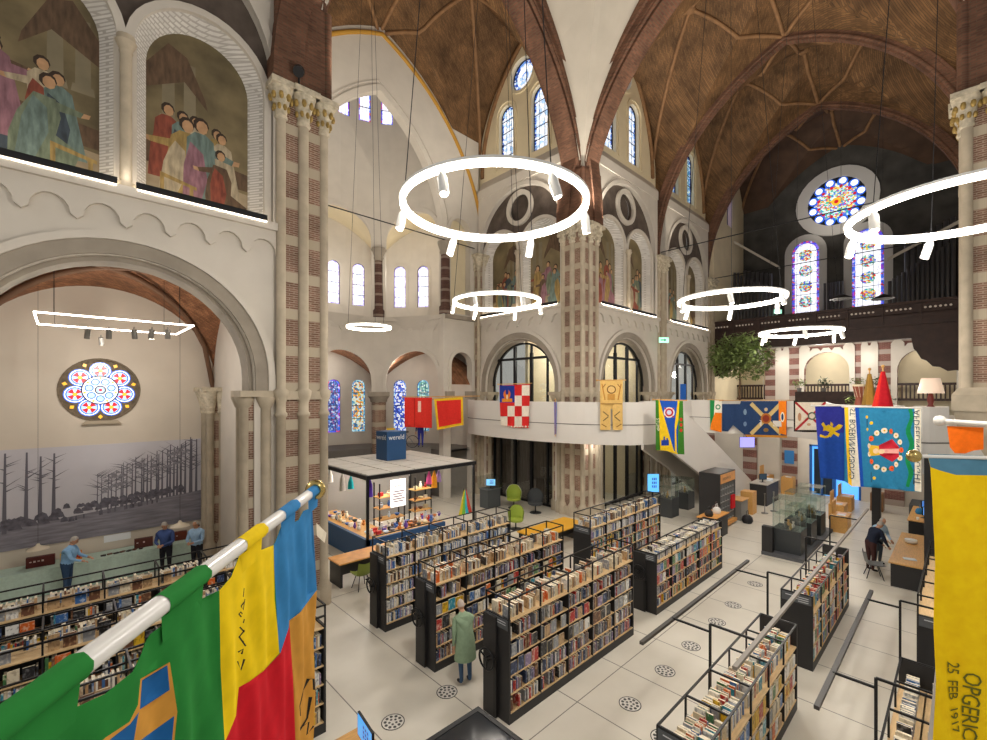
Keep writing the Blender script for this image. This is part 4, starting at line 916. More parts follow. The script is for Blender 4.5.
# sleeves round the pole
def sleeve(s0,s1,col,skew=.0):
    m=MB(L.T); n=20; vs=[]
    for i in range(5):
        t=i/4; s=s0+(s1-s0)*t
        for k in range(n): an=2*PI*k/n; rr=.0272+.0016*sin(k*2+i); vs.append((s+skew*sin(an),rr*cos(an),PZ+rr*sin(an)))
    m.add(vs,[(i*n+k,i*n+(k+1)%n,(i+1)*n+(k+1)%n,(i+1)*n+k) for i in range(4) for k in range(n)],0,True)
    # web from the sleeve down to the cloth
    m.add([(s0,.004,PZ-.02),(s1,.004,PZ-.02),(s1-.01,.002,PZ-.1),(s0+.01,.002,PZ-.1)],[(0,1,2,3)],0)
    m.build('sleeve',[cloth(col)],r)
def sp(u,v):
    # position along the pole of a pixel on it
    x,y,z=atZ(u,v,PZ); return (x-B[0])*L.d[0]+(y-B[1])*L.d[1]
for (ua,va),(ub,vb),c in (((316,488),(309,495.5),BU),((296.5,505),(282,516),BU),((259,530),(237,546),YE),((200,574),(158,606),GR),((80,666),(-40,750),GR)): sleeve(sp(ua,va),sp(ub,vb),c)
m=MB(L.T); a=L.m(315,521); m.add([(*(L.m(314.5,523)[0:1]),.01,L.m(314.5,523)[1]),(L.m(324,533)[0],.015,L.m(324,533)[1]),(L.m(322,543)[0],.015,L.m(322,543)[1]),(L.m(315,536)[0],.01,L.m(315,536)[1])],[(0,1,2,3)]); m.build('tag',[cloth('e6dcc8')],r)
# ---- yellow flag with a blue top at the other side of the camera
A2=atD(914,456,3.0); B2=atD(987,460,2.92); L=Line(A2,B2); PZ=A2[2]
r=root('flag',A2,'large yellow flag with a blue top and dark stitched date close by','flag')
e=(A2[0]+(B2[0]-A2[0])*2.2,A2[1]+(B2[1]-A2[1])*2.2)
MB().tube([(A2[0],A2[1],PZ),(e[0],e[1],PZ)],.012,12).build('pole',[mat('pole_gloss','e8e6e2',.22)],r)
MB().ball(A2,(.042,.042,.042),14).build('finial',[mat('brass','c8b070',.25,.9)],r)
P=[([(927,453.8),(1060,458),(1060,770),(928.5,770),(930,740),(934.5,680),(938,630),(938.5,590),(937.5,565),(935,541),(931,490),(929.9,467)],'ffd21a'),([(927,453.8),(1060,458),(1060,480),(987,475.7),(955,474.7),(940,470.5),(929.9,467)],'5a8ba6')]
cols=[];PP=[]
for p,c in P:
    if c not in cols: cols.append(c)
    PP.append((L.M(p),cols.index(c)))
w2=lambda a,b: (.034*sin(a*12-(PZ-b)*3.2)+.009*sin(a*27-(PZ-b)*6+1))*min(1,max(0,(PZ-b)*1.4)+.1)
MB(L.T).sheet(PP,grid=.035,f=w2,thick=.002).build('cloth',[cloth(c) for c in cols],r)
for tx,size,u,v in (('OPGERICHT',.118,966,672),('25',.088,951.5,664),('FEB',.088,951.2,682),('1917',.088,950.6,707)):
    t=MB(L.T); a,b=L.m(u,v)
    text_mesh(tx,size,t,lambda x,y:(a+y,w2(a+y,b-x)+.008,b-x),spacing=.92); t.build('lettering',[cloth('6a6a2c')],r)
# ------------------------------------------------------------------ bookcases and books
def bookmat(nme,c,c2):
    m,nt,b=nm('book_'+nme); L=nt.links.new; N=nt.nodes.new
    g=N('ShaderNodeNewGeometry'); mp=N('ShaderNodeMapping'); mp.inputs['Scale'].default_value=(1,1,.7); L(g.outputs['Position'],mp.inputs[0])
    nz=N('ShaderNodeTexNoise'); nz.inputs['Scale'].default_value=22; nz.inputs['Detail'].default_value=1; L(mp.outputs[0],nz.inputs['Vector'])
    r=N('ShaderNodeValToRGB'); e=r.color_ramp.elements
    e[0].color=lin(c); e[0].position=.52; e[1].position=.66; e[1].color=tuple(.45*a+.55*b_ for a,b_ in zip(lin(c),lin(c2))); L(nz.outputs['Fac'],r.inputs[0]); L(r.outputs[0],b.inputs['Base Color']); b.inputs['Roughness'].default_value=.4
    return m
BC=[('cream','e2d6bc','9a8468'),('white','e9e7e2','4a5058'),('black','2a2a2d','8f8f92'),('navy','2c3a5c','8fa0c0'),('grey','8f9298','d4d2cc'),('red','b5302c','e6d8c8'),('brown','6d4a38','c9a47a'),('blue','3a6aa8','d8e2ee'),
    ('teal','2f8fa6','dff0ee'),('yellow','e0b42c','5a3a20'),('orange','d8682a','f0dcc0'),('green','4a7a4c','d4dcb8'),('tan','c3a27a','6a4a34'),('lilac','8d7a9c','e0d4e4')]
BM=[bookmat(*b) for b in BC]; PAGES=mat('page_edges','eee3cb',.8); NB=len(BC)
PAL={'warm':[0,0,0,12,1,6,4,0,2,10,12],'dvd':[4,2,3,4,13,2,12,6,4,3,1,5],'mix':[1,4,2,3,5,7,6,12,0,9,10,11,8],'bright':[5,10,9,1,7,8,11,13,1,5,2],'pale':[1,1,1,4,7,1,2,0,13],'light':[0,1,12,1,0,4,6,7,2],'mags':[1,7,9,10,11,0,8,5,1,1,4,0]}
BOOKS=[]  # (x,y,z,w,d,h,color,faceout,place)
def bookgeo(mb,x,y,z,w,d,h,c,face,tilt=0):
    """one book whose front (spine or cover) looks to -Y"""
    if face:
        mb.box(x,x+w,y,y+d*.15,z,z+h,c); mb.box(x+.004,x+w-.004,y+d*.15,y+d*.85,z+.004,z+h-.004,NB); mb.box(x,x+w,y+d*.85,y+d,z,z+h,c)
    else:
        mb.box(x,x+w*.12,y,y+d,z,z+h,c); mb.box(x+w*.88,x+w,y,y+d,z,z+h,c); mb.box(x+w*.12,x+w*.88,y,y+.006,z,z+h,c); mb.box(x+w*.12,x+w*.88,y+.006,y+d-.004,z+.004,z+h-.004,NB)
def fillrow(x0,x1,y,z,pal,place,hmin,hmax,fill=.93,rnd=random,wmin=.018,wmax=.042,faceout=0,d=.15,gaps=.05):
    x=x0+.01; P=PAL[pal]
    while x<x1-.05:
        if rnd.random()<gaps: x+=rnd.uniform(.04,.16); continue
        if faceout and rnd.random()<faceout:
            w=rnd.uniform(.13,.18)
            if x+w>x1-.01: break
            BOOKS.append((x,y+.0,z,w,rnd.uniform(.02,.04),rnd.uniform(.2,.26),rnd.choice(P),True,place)); x+=w+rnd.uniform(.01,.05)
        else:
            w=rnd.uniform(wmin,wmax)
            if x+w>x1-.01: break
            BOOKS.append((x,y+rnd.uniform(0,.02),z,w,d,rnd.uniform(hmin,hmax),rnd.choice(P),False,place)); x+=w+.0015
    return x
def bookcase(x0,x1,y0,y1,label,tall=True,wheel=False,nb=5,sign=True,pals=('dvd','dvd','dvd','dvd','dvd'),toppal='warm',place='',faces={},topface=0,seed=1,rail2=None,rail=None,top=None,endpanel=1,backrow=True,topgap=.12,group='black bookcases'):
    rnd=random.Random(seed); top=top or (1.86 if tall else 1.2); rail=rail or (2.25 if tall else 1.6)
    r=root('bookcase',((x0+x1)/2,(y0+y1)/2,0),label,'bookcase',group)
    MB().box(x0,x1,y0,y1,0,.17).build('plinth',[DARK],r)
    ph=top+.03 if tall else rail
    for e,xx in ((0,x0),(1,x1-.04)):
        m=MB(); m.box(xx,xx+.04,y0,y1,.17,ph); o=m.build('end_panel',[DARK],r)
    ym=(y0+y1)/2
    if wheel:
        m=MB(); m.box(x0-.06,x0-.001,ym-.02,y1,.0,ph-.03); m.build('drive_column',[DARK],r)
        m=MB(); m.box(x0-.075,x0-.062,ym-.05,ym+.02,.05,ph-.75,0); m.build('guide_slot',[BLACK],r)
        wy,wz=ym+.12,1.08
        m=MB(); m.tube([(x0-.16,wy+.19*cos(2*PI*k/24),wz+.19*sin(2*PI*k/24)) for k in range(24)],.02,7,closed=True); 
        m.tube([(x0-.06,wy,wz),(x0-.17,wy,wz)],.045,12)
        for k in range(3): m.tube([(x0-.15,wy,wz),(x0-.16,wy+.18*cos(2*PI*k/3+.5),wz+.18*sin(2*PI*k/3+.5))],.016,6)
        m.tube([(x0-.16,wy+.1,wz+.15),(x0-.24,wy+.1,wz+.15)],.018,7); m.build('handwheel',[BLACK],r)
    if sign:
        m=MB(); m.box(x0-.015,x0-.002,y0+.03,y1-.03,ph-.2,ph-.02,0)
        o=m.build('sign_panel',[mat('sign_grey','55585c',.5)],r)
        l=MB()
        for k in range(2 if tall else 3): l.box(x0-.018,x0-.0155,y0+.08,y1-.1-.12*k,ph-.075-.045*k,ph-.06-.045*k)
        l.build('lettering',[mat('sign_letter','c9ccd0',.5)],o)
    m=MB(); m.box(x0+.04,x1-.04,ym-.01,ym+.01,.17,top); m.build('divider',[mat('divider_grey','3a3836',.6)],r)
    nlev=len(pals); zs=[.2+(top-.2)*i/nlev for i in range(nlev)]; bw=(x1-x0)/nb
    for z in zs+[top]:
        s=MB(); s.box(x0+.04,x1-.04,y0+.004,y1-.004,z-.022,z,0); s.build('shelf',[WOODL],r)
    u=MB()
    for i in range(1,nb):
        v=MB(); v.box(x0+bw*i-.012,x0+bw*i+.012,y0+.001,y1-.001,.17,top-.02); v.build('upright',[DARK],r)
    f=MB()
    for yy in (y0+.015,y1-.015):
        f.bar((x0,yy,rail),(x1,yy,rail),.026)
        for i in range(nb+1):
            xx=min(max(x0+bw*i,x0+.013),x1-.013); f.bar((xx,yy,top),(xx,yy,rail),.026)
    for i in range(nb+1):
        xx=min(max(x0+bw*i,x0+.013),x1-.013); f.bar((xx,y0+.015,rail),(xx,y1-.015,rail),.026)
    if rail2:
        for yy in (y0+.015,y1-.015): f.bar((x0,yy,rail2),(x1,yy,rail2),.03)
    f.build('rail_frame',[BLACK],r)
    gap=(top-.2)/nlev
    for li,z in enumerate(zs):
        for b in range(nb):
            a,c=x0+bw*b+(.05 if b==0 else .016),x0+bw*(b+1)-(.05 if b==nb-1 else .016)
            fo=faces.get(li,0)
            fillrow(a,c,y0+.02 if not fo else y0+.015,z+.001,pals[li],place,gap*.55,min(.27,gap*.82),rnd=rnd,faceout=fo,gaps=.03)
    if toppal:
        for b in range(nb):
            a,c=x0+bw*b+.05,x0+bw*(b+1)-.05
            fillrow(a,c,y0+.08,top+.001,toppal,place+' top',.17,.25,rnd=rnd,faceout=topface,gaps=topgap,wmin=.015)
            if topgap<.01: fillrow(a,c,y0+.252,top+.001,toppal,place+' top',.2,.3,rnd=rnd,gaps=.02,wmin=.01,wmax=.03,d=.095)
            if backrow: fillrow(a,c,y1-.26,top+.001,toppal,place+' top',.15,.23,rnd=rnd,gaps=topgap,wmin=.015)
    return r
bookcase(5.85,10.28,5.69,6.32,'tall black bookcase closest to the tablet table, green coated visitor at its wheel end',True,True,place='the tall bookcase beside the green coated visitor',pals=('dvd',)*5,faces={2:.75,3:.35},seed=1)
bookcase(5.8,10.3,7.87,8.5,'tall black bookcase behind the green coated visitor, middle one of three in a row',True,True,place='the middle tall bookcase behind the green coated visitor',pals=('dvd','dvd','mix','mix','dvd'),faces={2:.9,3:.6},seed=2)
bookcase(5.88,10.4,10.05,10.72,'tall black bookcase in front of the shop kiosk beside the orange table',True,True,place='the tall bookcase in front of the kiosk',pals=('pale','pale','pale','light','pale'),toppal='light',seed=3)
bookcase(11.62,16.2,7.87,8.5,'tall black bookcase beyond the yellow bench under the straw banner',True,False,place='the tall bookcase beyond the yellow bench',pals=('mix','dvd','bright','mix','pale'),toppal='light',seed=4)
bookcase(11.62,16.4,5.76,6.4,'low black bookcase with grey sign panel facing the round floor grilles',False,True,place='the low bookcase behind the round floor grilles',pals=('mix','dvd','bright','bright'),toppal='pale',faces={2:.8,3:.8},seed=5,top=1.4,rail=1.62,nb=5)
bookcase(5.7,10.1,2.2,2.83,'low black magazine rack under the long light beam nearer the tablet table',False,False,place='the low magazine rack under the light beam',pals=('warm','mags','mags'),toppal='mags',faces={0:.7,1:.85,2:.9},topgap=.0,topface=.1,seed=6,nb=5)
bookcase(11.69,16.05,2.26,2.87,'low black comic rack with colourful covers and a grey sign panel',False,False,place='the low rack of colourful comics',pals=('bright','bright','bright'),toppal='bright',faces={0:.6,1:.8,2:.8},topgap=.0,topface=.2,seed=7,nb=5)
bookcase(5.7,10.1,.1,.75,'low black rack of pale books beside the big yellow flag',False,False,place='the low rack beside the big yellow flag',pals=('pale','pale','pale'),toppal='pale',seed=8,nb=5,topgap=.03,topface=.2)
bookcase(11.5,16.0,.0,.62,'taller black bookcase with almost empty top behind the low rack by the yellow flag',True,False,place='the bookcase behind the yellow flag',pals=('light','light','light','light','light'),toppal=None,seed=9)
for k in range(14): BOOKS.append((11.7+.02*k+.26*(k//3),.12,1.861,.02,.15,.2,[7,0,1,12][k%4],False,'the bookcase behind the yellow flag top'))
bookcase(-2.0,3.4,7.83,8.5,'long black bookcase in the side aisle, partly behind the striped flag',True,False,sign=False,place='the aisle bookcase behind the striped flag',pals=('mix','mix','pale','mix','mix'),toppal='light',topface=.75,faces={4:.3},seed=10,rail2=2.06,nb=6)
bookcase(-2.0,3.4,10.05,10.7,'long black bookcase in the side aisle, middle of three rows before the green table',True,False,sign=False,place='the middle aisle bookcase',pals=('mix','pale','mix','mix','mix'),toppal='light',topface=.75,faces={4:.3},seed=11,rail2=2.06,nb=6)
bookcase(-2.0,3.3,11.98,12.58,'long black bookcase in the side aisle closest to the green tablecloth',True,False,sign=False,place='the aisle bookcase closest to the green tablecloth',pals=('mix','mix','mix','mix','mix'),toppal='light',topface=.8,faces={4:.3},seed=12,rail2=2.06,nb=6)
# pick the books that show largest, the rest is one mass
FLL=[(-60,760),(0,702),(84,640),(158,600),(310,490),(316,500),(314,760)]; FLR=[(914,450),(1100,450),(1100,800),(928,800),(935,680),(937,600),(930,470)]
def shown(b):
    u,v,d=project(b[0]+b[3]/2,b[1],b[2]+b[5]*.6)
    if d<1 or not(0<u<987 and 0<v<740) or pip((u,v),FLL) or pip((u,v),FLR): return 0
    k=1.0
    if 5.6<b[1]<6.5 or True:
        # hidden by the case in front: follow the sight line to each nearer case
        for (cx0,cx1,cy0,cy1,ct) in CASES:
            if cy1<b[1]-.05:
                for yy in (cy0,cy1):
                    t=yy/b[1]; xx=b[0]*t; zz=6+(b[2]+b[5]*.6-6)*t
                    if cx0<xx<cx1 and zz<ct: return 0
    return b[3]*b[5]*(F_/d)**2
CASES=[(5.85,10.28,5.69,6.32,1.9),(5.8,10.3,7.87,8.5,1.9),(11.62,16.2,7.87,8.5,1.9),(11.62,16.4,5.76,6.4,1.5),(5.7,10.1,2.2,2.83,1.4),(11.69,16.05,2.26,2.87,1.4),(-2,3.4,7.83,8.5,1.9),(-2,3.4,10.05,10.7,1.9)]
BOOKS.sort(key=lambda b:-shown(b))
PROTO={}
def book_obj(b):
    x,y,z,w,d,h,c,face,place=b; key=(c,face)
    if key not in PROTO:
        m=MB(); bookgeo(m,0,0,0,1,1,1,c,face) if face else (m.box(0,.12,0,1,0,1,c),m.box(.88,1,0,1,0,1,c),m.box(.12,.88,0,.04,0,1,c),m.box(.12,.88,.04,.97,.02,.98,NB))
        me=m.build('book',BM+[PAGES]); PROTO[key]=me; o=me
    else:
        o=PROTO[key].copy(); COL.objects.link(o)
    o.location=(x,y,z); o.scale=(w,d,h)
    top=place.endswith(' top'); pl=place[:-4] if top else place
    kind='cover-out book' if face else 'book'
    tag(o,'%s %s %s %s'%(BC[c][0],kind,'on' if top else 'in',pl),'book','books on '+pl)
IND=BOOKS[:300]; RESTB=BOOKS[300:]
for b in IND: book_obj(b)
rest=MB()
for b in RESTB:
    x,y,z,w,d,h,c,face,_=b
    if face: bookgeo(rest,x,y,z,w,d,h,c,True)
    else:
        rest.box(x,x+w,y,y+d,z,z+h,c); k=len(rest.m); rest.m[k-5]=NB   # top edge shows pages
o=rest.build('shelved_books',BM+[PAGES],kind='stuff',recalc=False); o['label']='all the smaller books filling the rows of black bookcases'; o['category']='books'
# ------------------------------------------------------------------ floor grilles
def grille(x,y,lbl,grp):
    r=root('floor_grille',(x,y,0),lbl,'grille',grp)
    m=MB(); m.lathe(x,y,[(.21,.001),(.21,.006),(.195,.006),(.195,.001)],28,0); m.build('rim',[BLACK],r)
    m=MB(); m.lathe(x,y,[(.194,.001),(.194,.004)],28); m.build('plate',[mat('grille_plate','d8d4cc',.5)],r)
    m=MB()
    for k in range(10): a=2*PI*k/10; m.lathe(x+.14*cos(a),y+.14*sin(a),[(.03,.004),(.03,.007)],8)
    for k in range(5): a=2*PI*k/5+.3; m.lathe(x+.065*cos(a),y+.065*sin(a),[(.024,.004),(.024,.007)],8)
    m.build('slot',[mat('slot_dark','4a4846',.6)],r)
for u,v in ((663,738),(630,704),(665,671),(691,646),(717,622),(733,605),(755,584)):
    x,y,_=atZ(u,v,0); grille(x,y,'round ornamental floor grille in the aisle beside the light bars','grilles along the light bars')
for u,v in ((447,692),(393,722)):
    x,y,_=atZ(u,v,0); grille(x,y,'round ornamental floor grille in the aisle by the tablet table','grilles by the tablet table')
# ------------------------------------------------------------------ standing light frames over the low racks
LEDB=emit('led_bar','fff3e0',5)
def lightframe(posts,py,beam,strip,label,zb=2.2,zs=2.05):
    r=root('light_stand',(posts[0],py,0),label,'lamp')
    for x in posts:
        m=MB(); m.bar((x,py,0),(x,py,zb),.035); m.cbox((x,py,.01),(.22,.22,.018)); m.build('post',[BLACK],r)
        m=MB(); m.bar((x,py,zb),(x,beam[2],zb),.03); 
        if strip and strip[0]<x<strip[1]: m.bar((x,py,zs+.02),(x,strip[2],zs+.02),.03)
        m.build('cross_arm',[BLACK],r)
    for b,z in ((beam,zb),(strip,zs)):
        if b:
            MB().box(b[0],b[1],b[2]-.03,b[2]+.03,z-.025,z+.025).build('light_bar',[mat('bar_grey','8b837a',.5) if b is beam else mat('bar_dark','4a4744',.45,.2)],r)
            MB().box(b[0]+.02,b[1]-.02,b[2]-.022,b[2]+.022,z-.032,z-.026).build('diffuser',[LEDB],r)
y1=(atZ(641.5,644.6,2.05)[1]+atZ(746.9,560.5,2.05)[1])/2; y2=(atZ(823,711,2.05)[1]+atZ(867,590,2.05)[1])/2
lightframe((7.72,10.85,14.2,17.25),2.9,(6.72,19.1,2.2),(6.62,11.7,y1),'long black framed light bars standing over the magazine and comic racks')
lightframe((7.85,11.1),.82,(6.3,13.2,.25),(6.85,11.68,y2),'black framed light bars standing by the rack beside the big yellow flag')
# ------------------------------------------------------------------ tables in the hall
def table(x0,x1,y0,y1,z,label,topm,legs='post',thick=.04,base=None,nm='table'):
    r=root(nm,((x0+x1)/2,(y0+y1)/2,0),label,'table'); MB().box(x0,x1,y0,y1,z-thick,z).build('table_top',[topm],r)
    if legs=='post':
        for a in (x0+.06,x1-.06):
            for b in (y0+.06,y1-.06): MB().bar((a,b,0),(a,b,z-thick),.05).build('leg',[BLACK],r)
    elif legs=='slab':
        for a in (x0+.05,x1-.13): MB().box(a,a+.08,y0+.05,y1-.05,0,z-thick).build('leg',[DARK],r)
        MB().box(x0+.13,x1-.13,(y0+y1)/2-.02,(y0+y1)/2+.02,.25,z-thick).build('modesty_panel',[DARK],r)
    elif legs=='cab':
        MB().box(x0+.04,x1-.04,y0+.05,y1-.04,0,z-thick).build('cabinet',[base or DARK],r)
    return r
def chair(x,y,rz,label,shell,leg=BLACK,s=1.0,grp=None):
    r=root('chair',(x,y,0),label,'chair',grp); c,sn=cos(rz),sin(rz)
    P=lambda a,b,z:(x+(a*c-b*sn)*s,y+(a*sn+b*c)*s,z*s)
    m=MB(); n=9; vs=[]
    prof=[(.24,.46),(.2,.43),(.0,.42),(-.16,.44),(-.23,.52),(-.26,.66),(-.29,.82)]
    for a,z in prof:
        for k in range(n):
            t=-1+2*k/(n-1); w=.24-.03*max(0,z-.5)*2; vs.append(P(a+.05*t*t*(1 if z>.45 else 0),w*t,z+.05*t*t))
    k0=len(vs); vs+=[(p[0]-.0,p[1],p[2]-.02) for p in vs]
    f=[(i*n+k,i*n+k+1,(i+1)*n+k+1,(i+1)*n+k) for i in range(len(prof)-1) for k in range(n-1)]
    m.add(vs,f+[tuple(k0+q for q in t[::-1]) for t in f],0,True); m.build('seat_shell',[shell],r)
    for a in (-1,1):
        for b in (-1,1): MB().tube([P(a*.1,b*.12,.42),P(a*.22,b*.22,0)],.014*s,6).build('leg',[leg],r)
    return r
def screen(x,y,z,w,h,rz,label,cat='screen',scr='4a9be0',stand=True,nm='monitor',s=.9,foot=True,rows=True):
    r=root(nm,(x,y,z),label,cat); T=lambda a,b,c_:(x+a*cos(rz)-b*sin(rz),y+a*sin(rz)+b*cos(rz),z+c_)
    zb=.14 if stand else 0
    MB(T).box(-w/2,w/2,-.015,.02,zb,zb+h).build('case',[BLACK],r)
    MB(T).box(-w/2+.015,w/2-.015,-.018,-.0155,zb+.015,zb+h-.015).build('display',[emit('screen_'+scr,scr,s)],r)
    if rows:
        m=MB(T)
        for k in range(3):
            for q in range(3): m.box(-w*.1+q*w*.14,-w*.01+q*w*.14,-.0195,-.0183,zb+h*(.25+.2*k),zb+h*(.38+.2*k))
        m.build('icon',[emit('screen_icons','2b4a8a',.6)],r)
    if stand: m=MB(T); m.box(-.03,.03,0.02,.04,.01,zb+h*.4); m.box(-.12,.12,-.05,.12,0,.012); m.build('stand',[BLACK],r)
    return r
# dark glass touch table
r=root('touch_table',(4.0,4.7,0),'black framed touch table with a dark glass top at the picture bottom','table')
MB().box(3.2,4.82,3.9,5.38,.9,.985).build('table_top',[DARK],r); MB().box(3.28,4.74,3.98,5.3,.986,.99).build('glass',[mat('dark_glass','2c2f34',.08,.3)],r)
m=MB(); 
for a,b,c,d in ((3.2,4.82,3.9,3.98),(3.2,4.82,5.3,5.38),(3.2,3.28,3.98,5.3),(4.74,4.82,3.98,5.3)): m.box(a,b,c,d,.986,1.0)
m.build('rim',[BLACK],r); MB().box(3.7,4.3,4.4,4.9,0,.9).build('leg',[DARK],r)
table(2.5,3.45,5.5,6.6,.75,'small oak desk with a monitor beside the round floor grille',OAK,'slab')
screen(3.2,6.02,.75,.56,.34,-PI/2-.12,'monitor with a bright blue screen on the small oak desk')
# orange table by the kiosk
table(6.15,8.3,13.2,14.05,.76,'orange wooden table between the kiosk and the wheel end of the bookcase',ORANGEW,'slab')
GS=mat('moss_green','7d8a3a',.6); GP=mat('lime_pad','93a53c',.7)
chair(6.7,12.85,PI/2,'green shell chair tucked under the orange table, brick pier side',GS); chair(7.5,12.85,PI/2,'second green shell chair under the orange table',GS)
table(12.5,15.4,10.6,11.75,.76,'long yellow topped table beyond the middle bookcases',mat('yellow_laminate','e0a62c',.45),'slab')
# ------------------------------------------------------------------ lounge corner at the dark glazing
def lounge(x,y,rz,label,a,b,s=1.0):
    r=root('lounge_chair',(x,y,0),label,'chair'); c,sn=cos(rz),sin(rz); m=MB(); i_=MB(); n=14
    def surf(off): 
        vs=[]
        for j in range(8):
            t=j/7; z=.38+.62*t
            for k in range(n): an=PI*.5+PI*(k/(n-1)); rr=(.3+.05*t-off); p=(rr*cos(an)*.9-.05*t,rr*1.02*sin(an)); 
            for k in range(n):
                an=PI*.5+PI*(k/(n-1)); rr=.32+.05*t-off; zz=.38+(.62*t)*(1-.45*abs(cos(PI*k/(n-1)))**3)
                vs.append((x+s*((rr*cos(an)*.9-.04*t)*c-rr*sin(an)*sn),y+s*((rr*cos(an)*.9-.04*t)*sn+rr*sin(an)*c),zz*s))
        return vs
    f=[(j*n+k,j*n+k+1,(j+1)*n+k+1,(j+1)*n+k) for j in range(7) for k in range(n-1)]
    m.add(surf(0),f,0,True); m.build('shell',[a],r); i_.add(surf(.03),f,0,True); i_.build('lining',[b],r)
    MB().lathe(x,y,[(.3*s,.36*s),(.33*s,.4*s),(.3*s,.47*s)],16).build('seat_pad',[b],r)
    MB().lathe(x,y,[(.26*s,0),(.26*s,.02),(.03,.04),(.03,.36*s)],14).build('pedestal',[BLACK],r)
    return r
lounge(17.1,16.3,PI+.75,'white rimmed green lounge chair in front of the dark glazing',mat('shell_white','d8d6cc',.5),GP,1.15)
lounge(14.5,13.7,PI+.6,'green lounge chair end-on behind the bookcase by the kiosk',GS,GP)
lounge(17.2,14.9,PI+.75,'charcoal lounge chair in front of the dark glazing',DARK,mat('charcoal_felt','3f4244',.9),1.15)
r=table(15.9,16.9,17.0,17.7,1.0,'grey counter with a monitor under the balcony end',mat('counter_grey','6d6f70',.5),'cab',base=mat('counter_dark','4c5052',.5))
screen(16.3,17.2,1.0,.5,.36,PI/4*-1-.1,'small monitor with a light blue picture on the grey counter under the balcony',scr='7fc4f0')
m=MB(); m.box(15.85,16.95,16.95,17.75,1.02,1.62); o=m.build('display_hood',[GLASS]); 
tag(o,'clear glass hood over the grey counter','glass hood')
screen(17.9,9.02,1.85,.5,.78,-.78,'portrait blue information screen on a pole by the stair foot',nm='information_screen',scr='5aa9e8',stand=False,s=1.0)
MB().bar((17.9,9.05,0),(17.9,9.05,1.85),.06).build('pole',[BLACK],D.objects['information_screen'])
# ------------------------------------------------------------------ vitrines
def vitrine(x,y,w,d,hb,ht,label,short,grp=None):
    r=root('display_case',(x,y,0),label,'display case',grp)
    MB().box(x-w/2,x+w/2,y-d/2,y+d/2,0,hb).build('base',[mat('vitrine_base','3a3d3f',.5)],r)
    MB().box(x-w/2+.02,x+w/2-.02,y-d/2+.02,y+d/2-.02,hb+.004,ht).build('glass_hood',[glass('vitrine_glass','f3f9f7',.1)],r)
    for a in (-1,1):
        for b in (-1,1): MB().bar((x+a*(w/2-.02),y+b*(d/2-.02),hb),(x+a*(w/2-.02),y+b*(d/2-.02),ht),.012).build('edge_bar',[mat('glass_edge','8fa39c',.2)],r)
    MB().box(x-w/2,x+w/2,y-d/2,y+d/2,ht,ht+.012).build('lid',[glass('vitrine_lid','eef4f2',.3)],r)
    MB().box(x-w/2+.06,x+w/2-.06,y-d/2+.06,y+d/2-.06,(hb+ht)/2-.008,(hb+ht)/2).build('glass_shelf',[glass('vitrine_glass','f3f9f7',.1)],r)
    for k in range(4):
        q=MB(); a=x+(k-1.5)*w*.2; b=y+(.1 if k%2 else -.1); z=hb+.006
        q.lathe(a,b,[(.03,z),(.06,z+.08),(.025,z+.16),(.045,z+.22)],10); tag(q.build('exhibit',[[GOLD,STEEL,WHITE,OAK][k]]),['gilt','steel','white','brown'][k]+' exhibit in the '+short,'exhibit')
    return r
MB().box(18.85,24.2,3.95,5.25,0,.12).build('trim_10',[mat('plinth_grey','55565a',.6)],kind='structure')
for x,lb,sh in ((19.75,'tall glass display case on the dark plinth, first from the light bars','first tall case on the dark plinth'),(21.4,'tall glass display case on the dark plinth, middle one','middle tall case on the dark plinth'),(23.05,'tall glass display case on the dark plinth, last towards the blue door','last tall case on the dark plinth')):
    vitrine(x,4.55,.95,.9,.95,2.05,lb,sh)
tag(MB().box(18.9,19.15,4.9,5.25,.12,1.05).build('lectern_block',[DARK]),'dark square block at the corner of the display plinth','block')
vitrine(21.5,10.1,.8,.8,.9,1.9,'glass display case on dark base under the white stair, taller one','taller case under the white stair'); vitrine(23.6,10.15,.8,.7,.85,1.55,'glass display case on dark base under the white stair, lower one','lower case under the white stair')
# ------------------------------------------------------------------ pigeonhole cabinet
r=root('pigeonhole_cabinet',(21.75,7.85,0),'charcoal pigeonhole cabinet with an orange wooden header in front of the stair','cabinet')
m=MB(); m.box(20.8,22.7,7.55,8.3,0,2.45); m.box(20.8,20.86,7.4,7.55,0,2.45); m.box(22.64,22.7,7.4,7.55,0,2.45); m.box(20.86,22.64,7.4,7.55,2.4,2.45); m.build('carcass',[DARK],r)
MB().box(20.86,22.64,7.39,7.54,2.0,2.4).build('header',[ORANGEW],r); t=MB(); text_mesh('INFORMATIE',.17,t,lambda a,b:(21.1+a,7.385,2.13+b)); t.build('lettering',[BLACK],r)
m=MB()
for k in range(7): x=20.86+1.78*k/6; m.box(x-.01,x+.01,7.42,7.55,.3,2.0)
for k in range(7): z=.3+1.7*k/6; m.box(20.86,22.64,7.42,7.55,z-.01,z+.01)
m.build('grid',[mat('grid_grey','8a8a88',.5)],r); MB().box(20.86,22.64,7.3,7.54,.1,.24).build('bench',[ORANGEW],r)
tag(MB().box(22.0,22.4,7.3,7.38,.75,1.35).build('red_bag',[cloth('d02a30')]),'red folder hanging on the front of the pigeonhole cabinet','bag')
table(18.9,20.6,6.95,7.65,.92,'low charcoal counter with orange top before the pigeonhole cabinet',ORANGEW,'cab')
